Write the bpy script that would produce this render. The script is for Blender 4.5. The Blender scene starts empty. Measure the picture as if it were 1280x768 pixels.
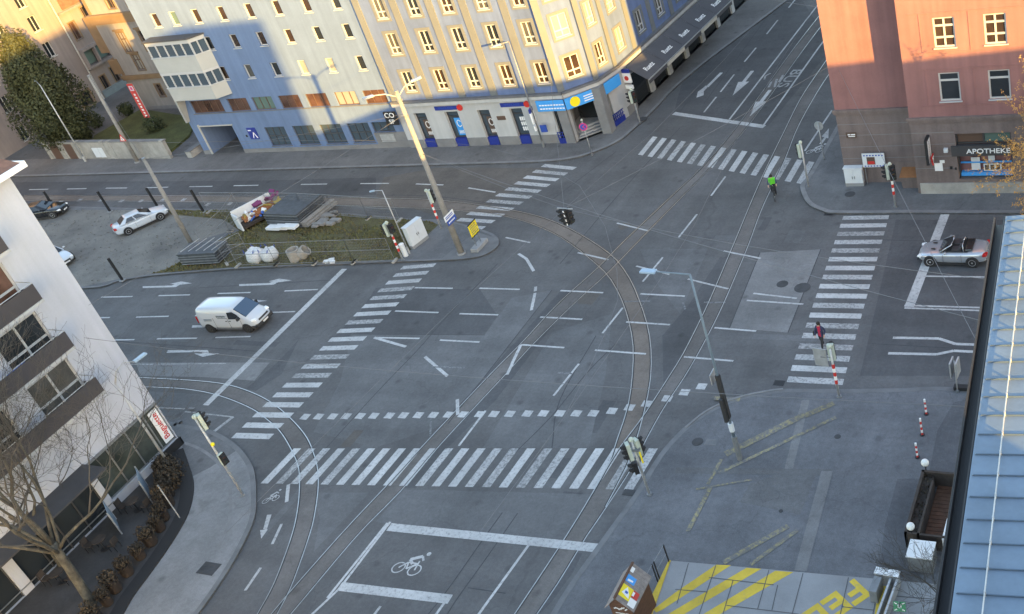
import bpy, bmesh, math, random
from mathutils import Vector, Matrix
random.seed(7)
S = bpy.context.scene
SUN_E, SKY_S, EXPO, WB = 3.5, 0.15, 2.63, 7700
COL = S.collection
R = math.radians
# ------------------------------------------------------------------ camera geometry (fitted to the survey of the photo)
F_PX, CX, CY, HCAM = 1370.0, 890.0, 384.0, 35.84
_d = Vector((1420 - CX, 2400 - CY, F_PX)).normalized()            # down, in image axes (x right, y down, z forward)
_f = (Vector((0, 0, 1)) - _d * _d.z).normalized()
_r = _d.cross(_f)
if _r.x < 0: _r = -_r
_c, _s = math.cos(R(28.5)), math.sin(R(28.5))                      # the streets run along world X and Y
def _w(v):
    a, b, h = v.dot(_r), v.dot(_f), -v.dot(_d)
    return Vector((a * _c - b * _s, a * _s + b * _c, h))
AX, AY, AZ = _w(Vector((1, 0, 0))), _w(Vector((0, 1, 0))), _w(Vector((0, 0, 1)))
def G(u, v, z=0.0):
    """survey point of the photograph -> place on the level z"""
    d = _w(Vector((u - CX, v - CY, F_PX)))
    t = (z - HCAM) / d.z
    return Vector((d.x * t, d.y * t, z))
def onY(u, v, Y):
    d = _w(Vector((u - CX, v - CY, F_PX))); t = Y / d.y
    return Vector((d.x * t, Y, HCAM + d.z * t))
def Z(x0, y0, s=3.84):
    return lambda X, Y, z=0.0: G(x0 + X / s, y0 + Y / s, z)

# ------------------------------------------------------------------ materials
def mat(name, col, rough=0.8, metal=0.0, var=0.0, scale=1.0, fine=0.0, fscale=40.0, spec=0.5, dark=None, emit=None, bump=0.0, stretch=None, coat=0.0, streak=0.0):
    m = bpy.data.materials.new(name); m.use_nodes = True
    nt = m.node_tree; b = nt.nodes['Principled BSDF']
    b.inputs['Roughness'].default_value = rough
    b.inputs['Metallic'].default_value = metal
    b.inputs['Specular IOR Level'].default_value = spec
    b.inputs['Coat Weight'].default_value = coat
    c = tuple(col) + (1,)
    b.inputs['Base Color'].default_value = c
    if emit:
        b.inputs['Emission Color'].default_value = tuple(emit[:3]) + (1,); b.inputs['Emission Strength'].default_value = emit[3]
    if var or fine:
        geo = nt.nodes.new('ShaderNodeNewGeometry'); last = geo.outputs['Position']
        if stretch:
            mp = nt.nodes.new('ShaderNodeMapping'); mp.inputs['Scale'].default_value = stretch
            nt.links.new(last, mp.inputs['Vector']); last = mp.outputs['Vector']
        n = nt.nodes.new('ShaderNodeTexNoise'); n.inputs['Scale'].default_value = scale; n.inputs['Detail'].default_value = 6; n.inputs['Roughness'].default_value = 0.62
        nt.links.new(last, n.inputs['Vector'])
        rmp = nt.nodes.new('ShaderNodeValToRGB'); rmp.color_ramp.elements[0].position = 0.3; rmp.color_ramp.elements[1].position = 0.7
        d = dark if dark else tuple(x * (1 - var) for x in col)
        rmp.color_ramp.elements[0].color = tuple(d) + (1,)
        rmp.color_ramp.elements[1].color = tuple(min(1, x * (1 + var * .5)) for x in col) + (1,)
        nt.links.new(n.outputs['Fac'], rmp.inputs['Fac']); out = rmp.outputs['Color']
        if fine:
            n2 = nt.nodes.new('ShaderNodeTexNoise'); n2.inputs['Scale'].default_value = fscale; n2.inputs['Detail'].default_value = 3
            nt.links.new(geo.outputs['Position'], n2.inputs['Vector'])
            mr = nt.nodes.new('ShaderNodeMapRange'); mr.inputs['From Min'].default_value = .25; mr.inputs['From Max'].default_value = .75
            mr.inputs['To Min'].default_value = 1 - fine; mr.inputs['To Max'].default_value = 1 + fine
            nt.links.new(n2.outputs['Fac'], mr.inputs['Value'])
            mx = nt.nodes.new('ShaderNodeMix'); mx.data_type = 'RGBA'; mx.blend_type = 'MULTIPLY'; mx.inputs[0].default_value = 1
            nt.links.new(out, mx.inputs[6]); nt.links.new(mr.outputs['Result'], mx.inputs[7]); out = mx.outputs[2]
        if streak:
            mp2 = nt.nodes.new('ShaderNodeMapping'); mp2.inputs['Scale'].default_value = (1.6, 1.6, .11); nt.links.new(geo.outputs['Position'], mp2.inputs['Vector'])
            n4 = nt.nodes.new('ShaderNodeTexNoise'); n4.inputs['Scale'].default_value = 1.4; n4.inputs['Detail'].default_value = 6; nt.links.new(mp2.outputs['Vector'], n4.inputs['Vector'])
            mr4 = nt.nodes.new('ShaderNodeMapRange'); mr4.inputs['From Min'].default_value = .3; mr4.inputs['From Max'].default_value = .68; mr4.inputs['To Min'].default_value = 1 - streak; mr4.inputs['To Max'].default_value = 1.03; nt.links.new(n4.outputs['Fac'], mr4.inputs['Value'])
            mx4 = nt.nodes.new('ShaderNodeMix'); mx4.data_type = 'RGBA'; mx4.blend_type = 'MULTIPLY'; mx4.inputs[0].default_value = 1; nt.links.new(out, mx4.inputs[6]); nt.links.new(mr4.outputs['Result'], mx4.inputs[7]); out = mx4.outputs[2]
        nt.links.new(out, b.inputs['Base Color'])
        if bump:
            bp = nt.nodes.new('ShaderNodeBump'); bp.inputs['Strength'].default_value = bump; bp.inputs['Distance'].default_value = .03
            nt.links.new(n.outputs['Fac'], bp.inputs['Height']); nt.links.new(bp.outputs['Normal'], b.inputs['Normal'])
    return m

def worn(name, col, under, amount=0.45, scale=3.0, seed=0.0):
    """road paint worn through to the asphalt"""
    m = bpy.data.materials.new(name); m.use_nodes = True
    nt = m.node_tree; b = nt.nodes['Principled BSDF']; b.inputs['Roughness'].default_value = .75
    geo = nt.nodes.new('ShaderNodeNewGeometry')
    n = nt.nodes.new('ShaderNodeTexNoise'); n.inputs['Scale'].default_value = scale; n.inputs['Detail'].default_value = 9; n.inputs['Roughness'].default_value = .75
    nt.links.new(geo.outputs['Position'], n.inputs['Vector'])
    r = nt.nodes.new('ShaderNodeValToRGB')
    r.color_ramp.elements[0].position = amount - .12; r.color_ramp.elements[0].color = tuple(under) + (1,)
    r.color_ramp.elements[1].position = amount + .08; r.color_ramp.elements[1].color = tuple(col) + (1,)
    e = r.color_ramp.elements.new(min(.99, amount + .3)); e.color = tuple(min(1, x * 1.12) for x in col) + (1,)
    nt.links.new(n.outputs['Fac'], r.inputs['Fac'])
    n3 = nt.nodes.new('ShaderNodeTexNoise'); n3.inputs['Scale'].default_value = .45; n3.inputs['Detail'].default_value = 5; nt.links.new(geo.outputs['Position'], n3.inputs['Vector'])
    mr = nt.nodes.new('ShaderNodeMapRange'); mr.inputs['From Min'].default_value = .3; mr.inputs['From Max'].default_value = .7; mr.inputs['To Min'].default_value = .74; mr.inputs['To Max'].default_value = 1.12; nt.links.new(n3.outputs['Fac'], mr.inputs['Value'])
    mx = nt.nodes.new('ShaderNodeMix'); mx.data_type = 'RGBA'; mx.blend_type = 'MULTIPLY'; mx.inputs[0].default_value = 1; nt.links.new(r.outputs['Color'], mx.inputs[6]); nt.links.new(mr.outputs['Result'], mx.inputs[7]); nt.links.new(mx.outputs[2], b.inputs['Base Color'])
    return m

def asphalt(name, col, rough=.85):
    """asphalt: grain, blotches, long drips of wear along the driving direction, thin cracks"""
    m = bpy.data.materials.new(name); m.use_nodes = True
    nt = m.node_tree; L = nt.links.new; b = nt.nodes['Principled BSDF']; b.inputs['Roughness'].default_value = rough
    b.inputs['Specular IOR Level'].default_value = .35
    geo = nt.nodes.new('ShaderNodeNewGeometry'); P = geo.outputs['Position']
    def noise(sc, det, mp=None, r=.6):
        n = nt.nodes.new('ShaderNodeTexNoise'); n.inputs['Scale'].default_value = sc; n.inputs['Detail'].default_value = det; n.inputs['Roughness'].default_value = r
        if mp:
            k = nt.nodes.new('ShaderNodeMapping'); k.inputs['Scale'].default_value = mp; L(P, k.inputs['Vector']); L(k.outputs['Vector'], n.inputs['Vector'])
        else: L(P, n.inputs['Vector'])
        return n.outputs['Fac']
    def rng(x, lo, hi, a=.3, c=.7):
        k = nt.nodes.new('ShaderNodeMapRange'); k.inputs['From Min'].default_value = a; k.inputs['From Max'].default_value = c
        k.inputs['To Min'].default_value = lo; k.inputs['To Max'].default_value = hi; L(x, k.inputs['Value']); return k.outputs['Result']
    def mul(a, c):
        k = nt.nodes.new('ShaderNodeMath'); k.operation = 'MULTIPLY'; L(a, k.inputs[0]); L(c, k.inputs[1]); return k.outputs[0]
    f = mul(rng(noise(.16, 5), .80, 1.18), rng(noise(1.1, 6, None, .7), .9, 1.1))
    f = mul(f, rng(noise(34, 3), .78, 1.22)); f = mul(f, rng(noise(5.5, 4), .9, 1.1))
    f = mul(f, rng(noise(.5, 5, (.06, 1, 1)), .89, 1.1))
    f = mul(f, rng(noise(.5, 5, (1, .06, 1)), .89, 1.1))
    v = nt.nodes.new('ShaderNodeTexVoronoi'); v.feature = 'DISTANCE_TO_EDGE'; v.inputs['Scale'].default_value = .11
    wob = nt.nodes.new('ShaderNodeTexNoise'); wob.inputs['Scale'].default_value = .6; wob.inputs['Detail'].default_value = 5; L(P, wob.inputs['Vector'])
    va = nt.nodes.new('ShaderNodeVectorMath'); va.operation = 'MULTIPLY_ADD'; va.inputs[1].default_value = (2.4, 2.4, 0)
    L(wob.outputs['Color'], va.inputs[0]); L(P, va.inputs[2]); L(va.outputs[0], v.inputs['Vector'])
    f = mul(f, rng(v.outputs['Distance'], .84, 1.0, 0.0, .004))
    spots = nt.nodes.new('ShaderNodeTexVoronoi'); spots.inputs['Scale'].default_value = .55; L(P, spots.inputs['Vector'])
    f = mul(f, rng(spots.outputs['Distance'], .72, 1.0, .05, .16))
    sp2 = nt.nodes.new('ShaderNodeTexVoronoi'); sp2.inputs['Scale'].default_value = .17; L(va.outputs[0], sp2.inputs['Vector'])
    f = mul(f, rng(sp2.outputs['Distance'], .84, 1.0, .08, .26))
    mx = nt.nodes.new('ShaderNodeMix'); mx.data_type = 'RGBA'; mx.blend_type = 'MULTIPLY'; mx.inputs[0].default_value = 1
    mx.inputs[6].default_value = tuple(col) + (1,); L(f, mx.inputs[7]); L(mx.outputs[2], b.inputs['Base Color'])
    return m

def glass(name, col=(.02, .025, .03), rough=.06, var=0):
    m = mat(name, col, rough, 0, var, .7, spec=.8)
    return m

M = {}
ASP = (.112, .111, .114)
M['asphalt'] = asphalt('asphalt', ASP)
M['asphalt_far'] = asphalt('asphalt_far', (.05, .052, .058))
M['asphalt_light'] = asphalt('asphalt_light', (.128, .129, .134))
M['asphalt_pale'] = asphalt('asphalt_pale', (.185, .185, .188))
M['asphalt_dark'] = asphalt('asphalt_dark', (.086, .087, .092))
M['asphalt_brown'] = asphalt('asphalt_brown', (.118, .106, .098))
M['track'] = asphalt('track_bed', (.142, .132, .128))
M['track_brown'] = asphalt('track_bed_brown', (.172, .144, .126))
M['plaza'] = asphalt('plaza_asphalt', (.134, .138, .15))
M['plaza_dark'] = asphalt('plaza_asphalt_dark', (.104, .107, .117))
M['pave'] = asphalt('pavement_asphalt', (.135, .137, .143))
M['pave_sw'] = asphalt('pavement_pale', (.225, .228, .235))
M['pave_n'] = asphalt('pavement_grey', (.152, .147, .146))
M['kerb'] = mat('kerb_granite', (.20, .20, .205), .8, 0, .25, 1.5, .15)
M['kerb_lo'] = mat('kerb_flush', (.155, .158, .165), .8, 0, .25, 1.2, .15)
M['concrete'] = mat('concrete_slab', (.27, .275, .285), .85, 0, .16, .6, .1)
M['concwall'] = mat('concrete_wall', (.33, .32, .30), .85, 0, .35, .8, .15, bump=.2)
M['paint'] = worn('road_paint', (.47, .472, .475), (.14, .142, .148), .405, 5.5)
M['paint_b'] = worn('road_paint_worn', (.44, .442, .445), (.14, .142, .148), .455, 6)
M['paint_c'] = worn('road_paint_dirty', (.39, .39, .39), (.13, .132, .138), .49, 5)
M['paint_old'] = worn('road_paint_old', (.36, .36, .36), (.115, .118, .124), .46, 4)
M['paint_faint'] = worn('road_paint_faint', (.26, .265, .27), (.09, .094, .102), .54, 6)
M['yellow'] = worn('yellow_paint', (.62, .43, .05), (.25, .24, .2), .34, 3)
M['yellow_old'] = worn('yellow_paint_old', (.36, .30, .14), (.134, .137, .147), .565, 6)
M['rail'] = mat('rail_steel', (.43, .425, .42), .36, .85, .25, 3)
M['groove'] = mat('rail_groove', (.04, .04, .042), .9)
M['joint'] = mat('slab_joint', (.09, .09, .092), .9)
M['grass'] = mat('grass_soil', (.085, .082, .034), .95, 0, .55, .5, .35, 9, dark=(.07, .052, .03))
M['lawn'] = mat('lawn_soil', (.075, .085, .028), .95, 0, .4, .8, .3, 9)
M['gravel'] = mat('gravel', (.185, .175, .158), .95, 0, .4, .28, .25, 14, dark=(.105, .10, .095))
M['blade'] = mat('grass_blade', (.11, .115, .04), .9, 0, .5, .7, dark=(.13, .095, .045))
M['bluewall'] = mat('blue_grey_render', (.122, .188, .325), .9, 0, .1, .5, .04, 12, streak=.14)
M['bankwall'] = mat('pale_blue_render', (.108, .162, .31), .9, 0, .2, .35, .04, 12, streak=.18)
M['cream'] = mat('cream_trim', (.130, .146, .158), .85, 0, .08, .8)
M['white'] = mat('white_render', (.43, .44, .45), .85, 0, .08, .6, streak=.12)
M['offwhite'] = mat('off_white', (.38, .39, .38), .85, 0, .08, .6)
M['pinkwall'] = mat('pink_render', (.265, .13, .127), .9, 0, .14, .5, .04, 12, streak=.18)
M['stone'] = mat('grey_stone_render', (.18, .142, .137), .9, 0, .18, .7, .08, 10, streak=.22)
M['stone_dark'] = mat('grey_plinth', (.20, .20, .205), .85, 0, .2, .9, .1)
M['creamwall'] = mat('cream_render', (.24, .205, .20), .9, 0, .12, .35, .05, 10, streak=.2)
M['villawall'] = mat('villa_render', (.28, .265, .255), .9, 0, .14, .5, streak=.2)
M['ochre'] = mat('ochre_stone', (.21, .14, .082), .85, 0, .15, 1.2)
M['whitewall'] = mat('lavender_white_render', (.44, .465, .53), .9, 0, .07, .4, .03, 10, streak=.1)
M['frame'] = mat('window_frame_white', (.42, .43, .44), .5)
M['frame_dark'] = mat('window_frame_dark', (.05, .05, .055), .5)
M['frame_brown'] = mat('window_frame_brown', (.10, .06, .045), .5)
M['glass'] = glass('window_glass')
M['glass_g'] = glass('window_glass_green', (.10, .16, .145), .12)
M['glass_b'] = glass('window_glass_blue', (.05, .075, .10), .06)
M['glass_warm'] = glass('window_glass_warm', (.11, .06, .045), .15, .7)
M['glass_s'] = glass('shop_glass', (.05, .062, .058), .05, .5)
M['glass_c'] = glass('window_glass_curtain', (.085, .085, .08), .12, .5)
M['glass_d'] = glass('window_glass_brown', (.045, .03, .022), .08, .5)
M['tar'] = mat('tar_seam', (.055, .057, .062), .8, 0, .3, 2)
M['blind'] = mat('blind', (.26, .25, .23), .6, 0, .1, 2)
M['cornice_dark'] = mat('cornice_lead', (.12, .125, .14), .7, 0, .2, 2)
M['roof_tile'] = mat('roof_tile', (.20, .10, .07), .9, 0, .3, 2)
M['roof_dark'] = mat('roof_dark', (.06, .06, .066), .7, 0, .2, 1)
M['roof_blue'] = mat('roof_sheet_pale_blue', (.14, .20, .272), .55, .1, .22, .7, .05, 6)
M['roof_seam'] = mat('roof_seam', (.075, .115, .165), .5, .2)
M['galv'] = mat('galvanised_steel', (.46, .47, .48), .5, .5, .2, 3)
M['galv_dark'] = mat('weathered_steel', (.22, .235, .25), .55, .4, .2, 3)
M['steel_blue'] = mat('painted_steel_blue', (.16, .21, .25), .5, .2, .15, 2)
M['lamp_glass'] = mat('lamp_cover', (.26, .35, .44), .25)
M['conc_pole'] = mat('concrete_pole', (.25, .24, .228), .9, 0, .2, 2.5, .08, 20)
M['black'] = mat('black_metal', (.022, .022, .025), .5, .2)
M['blackmat'] = mat('black_matt', (.02, .02, .022), .8)
M['rubber'] = mat('rubber', (.018, .018, .02), .85)
M['tlgreen'] = mat('signal_housing_pale', (.45, .50, .43), .5, 0, .1, 4)
M['red'] = mat('red_paint', (.55, .03, .025), .5)
M['whitep'] = mat('white_paint', (.78, .78, .78), .4)
M['signyellow'] = mat('sign_yellow', (.85, .66, .02), .5)
M['signblue'] = mat('sign_blue', (.02, .07, .35), .5)
M['skyblue'] = mat('banner_sky_blue', (.03, .30, .72), .6)
M['bankblue'] = mat('bank_blue', (.012, .03, .23), .5)
M['pinkred'] = mat('sign_pink_red', (.62, .05, .20), .5)
M['banner'] = mat('banner_red', (.55, .055, .05), .7, 0, .1, 1)
M['signgreen'] = mat('sign_green', (.01, .22, .10), .5)
M['lens_r'] = mat('lens_red', (.10, .01, .01), .3)
M['lens_a'] = mat('lens_amber', (.12, .06, .01), .3)
M['lens_g'] = mat('lens_green', (.01, .07, .05), .3)
M['cab'] = mat('cabinet_grey', (.60, .63, .66), .55, 0, .06, 2)
M['wood'] = mat('hut_wood', (.12, .055, .032), .8, 0, .4, 3, stretch=(1, 1, 8))
M['wood_grey'] = mat('weathered_boards', (.27, .235, .22), .8, 0, .35, 5)
M['wood_dark'] = mat('dark_boards', (.055, .042, .035), .8, 0, .4, 3)
M['wood_or'] = mat('orange_board', (.32, .14, .06), .8, 0, .2, 3)
M['fabric'] = mat('awning_fabric', (.072, .073, .085), .85, 0, .15, 1)
M['canvas'] = mat('parasol_canvas', (.55, .52, .45), .9, 0, .15, 4)
M['panel_dark'] = mat('balcony_panel', (.052, .047, .052), .7, 0, .12, 1.5)
M['bark'] = mat('plane_bark', (.098, .088, .068), .9, 0, .55, 3.0, .2, 20, dark=(.03, .027, .023))
M['twig'] = mat('twig', (.082, .075, .066), .9, 0, .3, 2)
M['twig_gold'] = mat('twig_budding', (.36, .22, .10), .9)
M['bud'] = mat('bud', (.62, .33, .09), .8, 0, .3, 3)
M['ivy'] = mat('ivy_leaf', (.043, .05, .018), .75, 0, .5, 1.2, dark=(.022, .028, .01))
M['shrub'] = mat('shrub_leaf', (.048, .033, .02), .8, 0, .6, 3, dark=(.022, .018, .012))
M['hedge'] = mat('hedge_leaf', (.04, .055, .02), .8, 0, .5, 3)
M['rust'] = mat('rust_pot', (.028, .02, .018), .85, 0, .35, 5)
M['terrace'] = mat('terrace_tiles', (.062, .06, .062), .7, 0, .3, .9, .15, 9)
M['carwhite'] = mat('car_paint_white', (.50, .545, .60), .22, 0, coat=.6)
M['carsilver'] = mat('car_paint_silver', (.47, .50, .55), .24, .55, coat=.8)
M['carblack'] = mat('car_paint_black', (.015, .015, .017), .18, 0, coat=.6)
M['carglass'] = mat('car_glass', (.018, .022, .028), .05, 0, spec=.9)
M['carglass_b'] = mat('car_windscreen', (.04, .075, .13), .05, 0, spec=.9)
M['plastic'] = mat('black_plastic', (.03, .03, .032), .6)
M['alloy'] = mat('alloy_wheel', (.55, .55, .56), .3, .8)
M['taillight'] = mat('tail_light', (.45, .015, .015), .25)
M['headlight'] = mat('head_light', (.75, .78, .80), .1)
M['plate'] = mat('number_plate', (.72, .72, .72), .5)
M['bag'] = mat('builders_bag', (.74, .75, .76), .8, 0, .1, 3)
M['concring'] = mat('concrete_ring', (.36, .34, .31), .9, 0, .2, 3)
M['sheetblue'] = mat('stacked_fence_grey', (.085, .097, .112), .6, .3, .3, 3)
M['skin'] = mat('skin', (.55, .34, .25), .6)
M['hair'] = mat('dark_hair', (.02, .014, .01), .7)
M['hivis'] = mat('hi_vis_green', (.12, .70, .06), .7)
M['trouser'] = mat('dark_trousers', (.025, .025, .03), .8)
M['jacket_red'] = mat('red_jacket', (.48, .02, .06), .8)
M['jacket_navy'] = mat('navy_jacket', (.03, .035, .08), .8)
M['wire'] = mat('overhead_wire', (.16, .16, .17), .6, .3)
M['lampball'] = mat('lamp_globe', (.78, .78, .76), .35)
M['clutter_p'] = mat('purple_plastic', (.14, .02, .10), .6)
M['clutter_b'] = mat('blue_plastic', (.03, .12, .45), .6)
M['clutter_y'] = mat('yellow_plastic', (.34, .26, .06), .6)

# ------------------------------------------------------------------ mesh builder
class MB:
    def __init__(s): s.v = []; s.f = []; s.mi = []; s.m = 0
    def add(s, vs, fs):
        o = len(s.v); s.v += [tuple(v) for v in vs]
        for f in fs: s.f.append([o + i for i in f]); s.mi.append(s.m)
        return s
    def quad(s, *p): return s.add(p, [range(len(p))])
    def hexa(s, p):   # 8 corners: bottom loop then top loop
        return s.add(p, [(3, 2, 1, 0), (4, 5, 6, 7), (0, 1, 5, 4), (1, 2, 6, 5), (2, 3, 7, 6), (3, 0, 4, 7)])
    def box(s, x0, x1, y0, y1, z0, z1):
        return s.hexa([(x0, y0, z0), (x1, y0, z0), (x1, y1, z0), (x0, y1, z0), (x0, y0, z1), (x1, y0, z1), (x1, y1, z1), (x0, y1, z1)])
    def obox(s, c, u, v, w):   # centre, three half vectors
        c, u, v, w = Vector(c), Vector(u), Vector(v), Vector(w)
        return s.hexa([c - u - v - w, c + u - v - w, c + u + v - w, c - u + v - w, c - u - v + w, c + u - v + w, c + u + v + w, c - u + v + w])
    def bar(s, a, b, wdt, h, up=(0, 0, 1)):
        a, b = Vector(a), Vector(b); d = (b - a); L = d.length
        if L < 1e-6: return s
        d /= L; up = Vector(up); side = d.cross(up)
        if side.length < 1e-4: side = d.cross(Vector((1, 0, 0)))
        side.normalize(); up = side.cross(d)
        return s.obox((a + b) / 2, d * L / 2, side * wdt / 2, up * h / 2)
    def prism(s, poly, z0, z1):
        n = len(poly); b = [(p[0], p[1], z0) for p in poly]; t = [(p[0], p[1], z1) for p in poly]
        return s.add(b + t, [tuple(range(n))[::-1], tuple(range(n, 2 * n))] + [(i, (i + 1) % n, n + (i + 1) % n, n + i) for i in range(n)])
    def sheet(s, poly, z): return s.add([(p[0], p[1], z) for p in poly], [range(len(poly))])
    def tube(s, pts, rad, n=8, cap=True):
        pts = [Vector(p) for p in pts]; k = len(pts)
        if not hasattr(rad, '__len__'): rad = [rad] * k
        vs = []; ref = None
        for i, p in enumerate(pts):
            d = (pts[min(i + 1, k - 1)] - pts[max(i - 1, 0)])
            d = d.normalized() if d.length > 1e-9 else Vector((0, 0, 1))
            if ref is None: ref = Vector((1, 0, 0)) if abs(d.x) < .9 else Vector((0, 1, 0))
            a = (ref - d * ref.dot(d)); a = a.normalized() if a.length > 1e-6 else d.orthogonal().normalized()
            ref = a; b = d.cross(a)
            for j in range(n):
                t = 2 * math.pi * j / n; vs.append(p + (a * math.cos(t) + b * math.sin(t)) * rad[i])
        fs = [(i * n + j, i * n + (j + 1) % n, (i + 1) * n + (j + 1) % n, (i + 1) * n + j) for i in range(k - 1) for j in range(n)]
        if cap: fs += [tuple(range(n))[::-1], tuple(range((k - 1) * n, k * n))]
        return s.add(vs, fs)
    def cyl(s, c, r, h, axis=(0, 0, 1), n=16):
        c = Vector(c); a = Vector(axis).normalized(); return s.tube([c - a * h / 2, c + a * h / 2], r, n)
    def lathe(s, c, prof, n=16):
        c = Vector(c); vs = [(c.x + r * math.cos(2 * math.pi * j / n), c.y + r * math.sin(2 * math.pi * j / n), c.z + z) for r, z in prof for j in range(n)]
        k = len(prof)
        fs = [(i * n + j, i * n + (j + 1) % n, (i + 1) * n + (j + 1) % n, (i + 1) * n + j) for i in range(k - 1) for j in range(n)]
        return s.add(vs, fs + [tuple(range(n))[::-1], tuple(range((k - 1) * n, k * n))])
    def ball(s, c, r, n=14, m=9, sz=1.0):
        return s.lathe(c, [(max(1e-4, r * math.sin(math.pi * i / m)), -r * sz * math.cos(math.pi * i / m)) for i in range(m + 1)], n)
    def fb(s, Fc, s0, s1, d0, d1, z0, z1):
        """box on a facade: along, outward, up"""
        P, u, n = Fc
        q = lambda a, d: (P[0] + u[0] * a + n[0] * d, P[1] + u[1] * a + n[1] * d)
        c = [q(s0, d0), q(s1, d0), q(s1, d1), q(s0, d1)]
        return s.hexa([(x, y, z0) for x, y in c] + [(x, y, z1) for x, y in c])
    def wall(s, Fc, W, z0, z1, holes, depth=.18):
        P, u, n = Fc
        q = lambda a, z, d=0: (P[0] + u[0] * a + n[0] * d, P[1] + u[1] * a + n[1] * d, z)
        xs = sorted({0, W} | {h[0] for h in holes} | {h[1] for h in holes}); zs = sorted({z0, z1} | {h[2] for h in holes} | {h[3] for h in holes})
        for i in range(len(xs) - 1):
            for j in range(len(zs) - 1):
                cx, cz = (xs[i] + xs[i + 1]) / 2, (zs[j] + zs[j + 1]) / 2
                if any(h[0] < cx < h[1] and h[2] < cz < h[3] for h in holes): continue
                s.quad(q(xs[i], zs[j]), q(xs[i + 1], zs[j]), q(xs[i + 1], zs[j + 1]), q(xs[i], zs[j + 1]))
        for a, b, c, d in holes:
            e = -depth
            s.quad(q(a, c), q(b, c), q(b, c, e), q(a, c, e)); s.quad(q(a, d), q(b, d), q(b, d, e), q(a, d, e))
            s.quad(q(a, c), q(a, d), q(a, d, e), q(a, c, e)); s.quad(q(b, c), q(b, d), q(b, d, e), q(b, c, e))
        return s
    def build(s, name, mats, parent=None, smooth=False, bevel=0, world=True):
        me = bpy.data.meshes.new(name)
        off = Vector((0, 0, 0))
        if parent is not None and world: off = origin_of(parent)
        me.from_pydata([(v[0] - off.x, v[1] - off.y, v[2] - off.z) for v in s.v], [], s.f)
        if not isinstance(mats, (list, tuple)): mats = [mats]
        for m in mats: me.materials.append(m)
        me.polygons.foreach_set('material_index', s.mi)
        if smooth: me.polygons.foreach_set('use_smooth', [True] * len(me.polygons))
        me.update()
        o = bpy.data.objects.new(name, me); COL.objects.link(o)
        if parent is not None: o.parent = parent
        if bevel:
            b = o.modifiers.new('bevel', 'BEVEL'); b.width = bevel; b.segments = 2; b.limit_method = 'ANGLE'
        return o

def origin_of(o):
    v = Vector(o.location)
    while o.parent: o = o.parent; v += Vector(o.location)
    return v
def thing(name, label, cat, loc=(0, 0, 0), rz=0, group=None):
    o = bpy.data.objects.new(name, None); COL.objects.link(o); o.location = loc; o.rotation_euler = (0, 0, rz)
    o.empty_display_size = .3; o['label'] = label; o['category'] = cat
    if group: o['group'] = group
    return o
def tag(o, label, cat, group=None):
    o['label'] = label; o['category'] = cat
    if group: o['group'] = group
    return o
def struct(o, kind='structure'): o['kind'] = kind; return o
def dup(root, loc, rz=0, label=None):
    def cp(o, p):
        c = o.copy(); COL.objects.link(c)
        if p is not None: c.parent = p
        for ch in list(o.children): cp(ch, c)
        return c
    r = cp(root, None); r.location = loc; r.rotation_euler = (0, 0, rz)
    if label: r['label'] = label
    return r
def textmesh(txt, size, depth=.01, font_scale=1.0):
    cu = bpy.data.curves.new('txt', 'FONT'); cu.body = txt; cu.size = size; cu.extrude = depth; cu.align_x = 'CENTER'; cu.align_y = 'CENTER'
    cu.offset = size * .012
    o = bpy.data.objects.new('txt', cu); COL.objects.link(o)
    dg = bpy.context.evaluated_depsgraph_get(); dg.update()
    me = bpy.data.meshes.new_from_object(o.evaluated_get(dg))
    bpy.data.objects.remove(o); bpy.data.curves.remove(cu)
    return me
def lettering(name, txt, size, org, xdir, ydir, material, parent=None, depth=.01, sx=1.0):
    """flat letters as geometry: org centre, xdir reading direction, ydir letter-up"""
    me = textmesh(txt, size, depth); x = Vector(xdir).normalized(); y = Vector(ydir).normalized(); n = x.cross(y)
    off = origin_of(parent) if parent is not None else Vector((0, 0, 0)); org = Vector(org)
    for v in me.vertices: v.co = org + x * v.co.x * sx + y * v.co.y + n * v.co.z - off
    me.materials.clear(); me.materials.append(material)
    o = bpy.data.objects.new(name, me); COL.objects.link(o)
    if parent is not None: o.parent = parent
    return o
def catmull(pts, per=6):
    pts = [Vector(p) for p in pts]; P = [pts[0] * 2 - pts[1]] + pts + [pts[-1] * 2 - pts[-2]]; out = []
    for i in range(1, len(P) - 2):
        for k in range(per):
            t = k / per; a, b, c, d = P[i - 1], P[i], P[i + 1], P[i + 2]
            out.append(.5 * ((2 * b) + (c - a) * t + (2 * a - 5 * b + 4 * c - d) * t * t + (3 * b - a - 3 * c + d) * t ** 3))
    return out + [pts[-1]]
# ================================================================== GROUND
gm = MB(); gm.sheet([(-1500, -1500), (1500, -1500), (1500, 1500), (-1500, 1500)], -.03)
struct(gm.build('ground', M['asphalt_far']))
rd = MB(); rd.sheet([(-190, -20), (70, -20), (70, 190), (-190, 190)], 0)
road = struct(rd.build('road', M['asphalt']))

def area(name, pts, z, m, kerb=None, kw=.28, closed_from=0, closed_to=None, base=-.02):
    """raised pavement with a kerb stone strip along the first part of its outline"""
    o = struct(MB().prism([(p[0], p[1]) for p in pts], base, z).build(name, m))
    return o
def offset_line(pts, w):
    out = []
    for i, p in enumerate(pts):
        a, b = pts[max(i - 1, 0)], pts[min(i + 1, len(pts) - 1)]
        d = Vector((b[0] - a[0], b[1] - a[1], 0)).normalized(); out.append(Vector((p[0] - d.y * w, p[1] + d.x * w, 0)))
    return out
def strip(mb, pts, w0, w1, z, th=0):
    a, b = offset_line(pts, w0), offset_line(pts, w1)
    for i in range(len(pts) - 1):
        p = [a[i], a[i + 1], b[i + 1], b[i]]
        if th: mb.hexa([(q.x, q.y, z - th) for q in p] + [(q.x, q.y, z) for q in p])
        else: mb.quad(*[(q.x, q.y, z) for q in p])
    return mb
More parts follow.
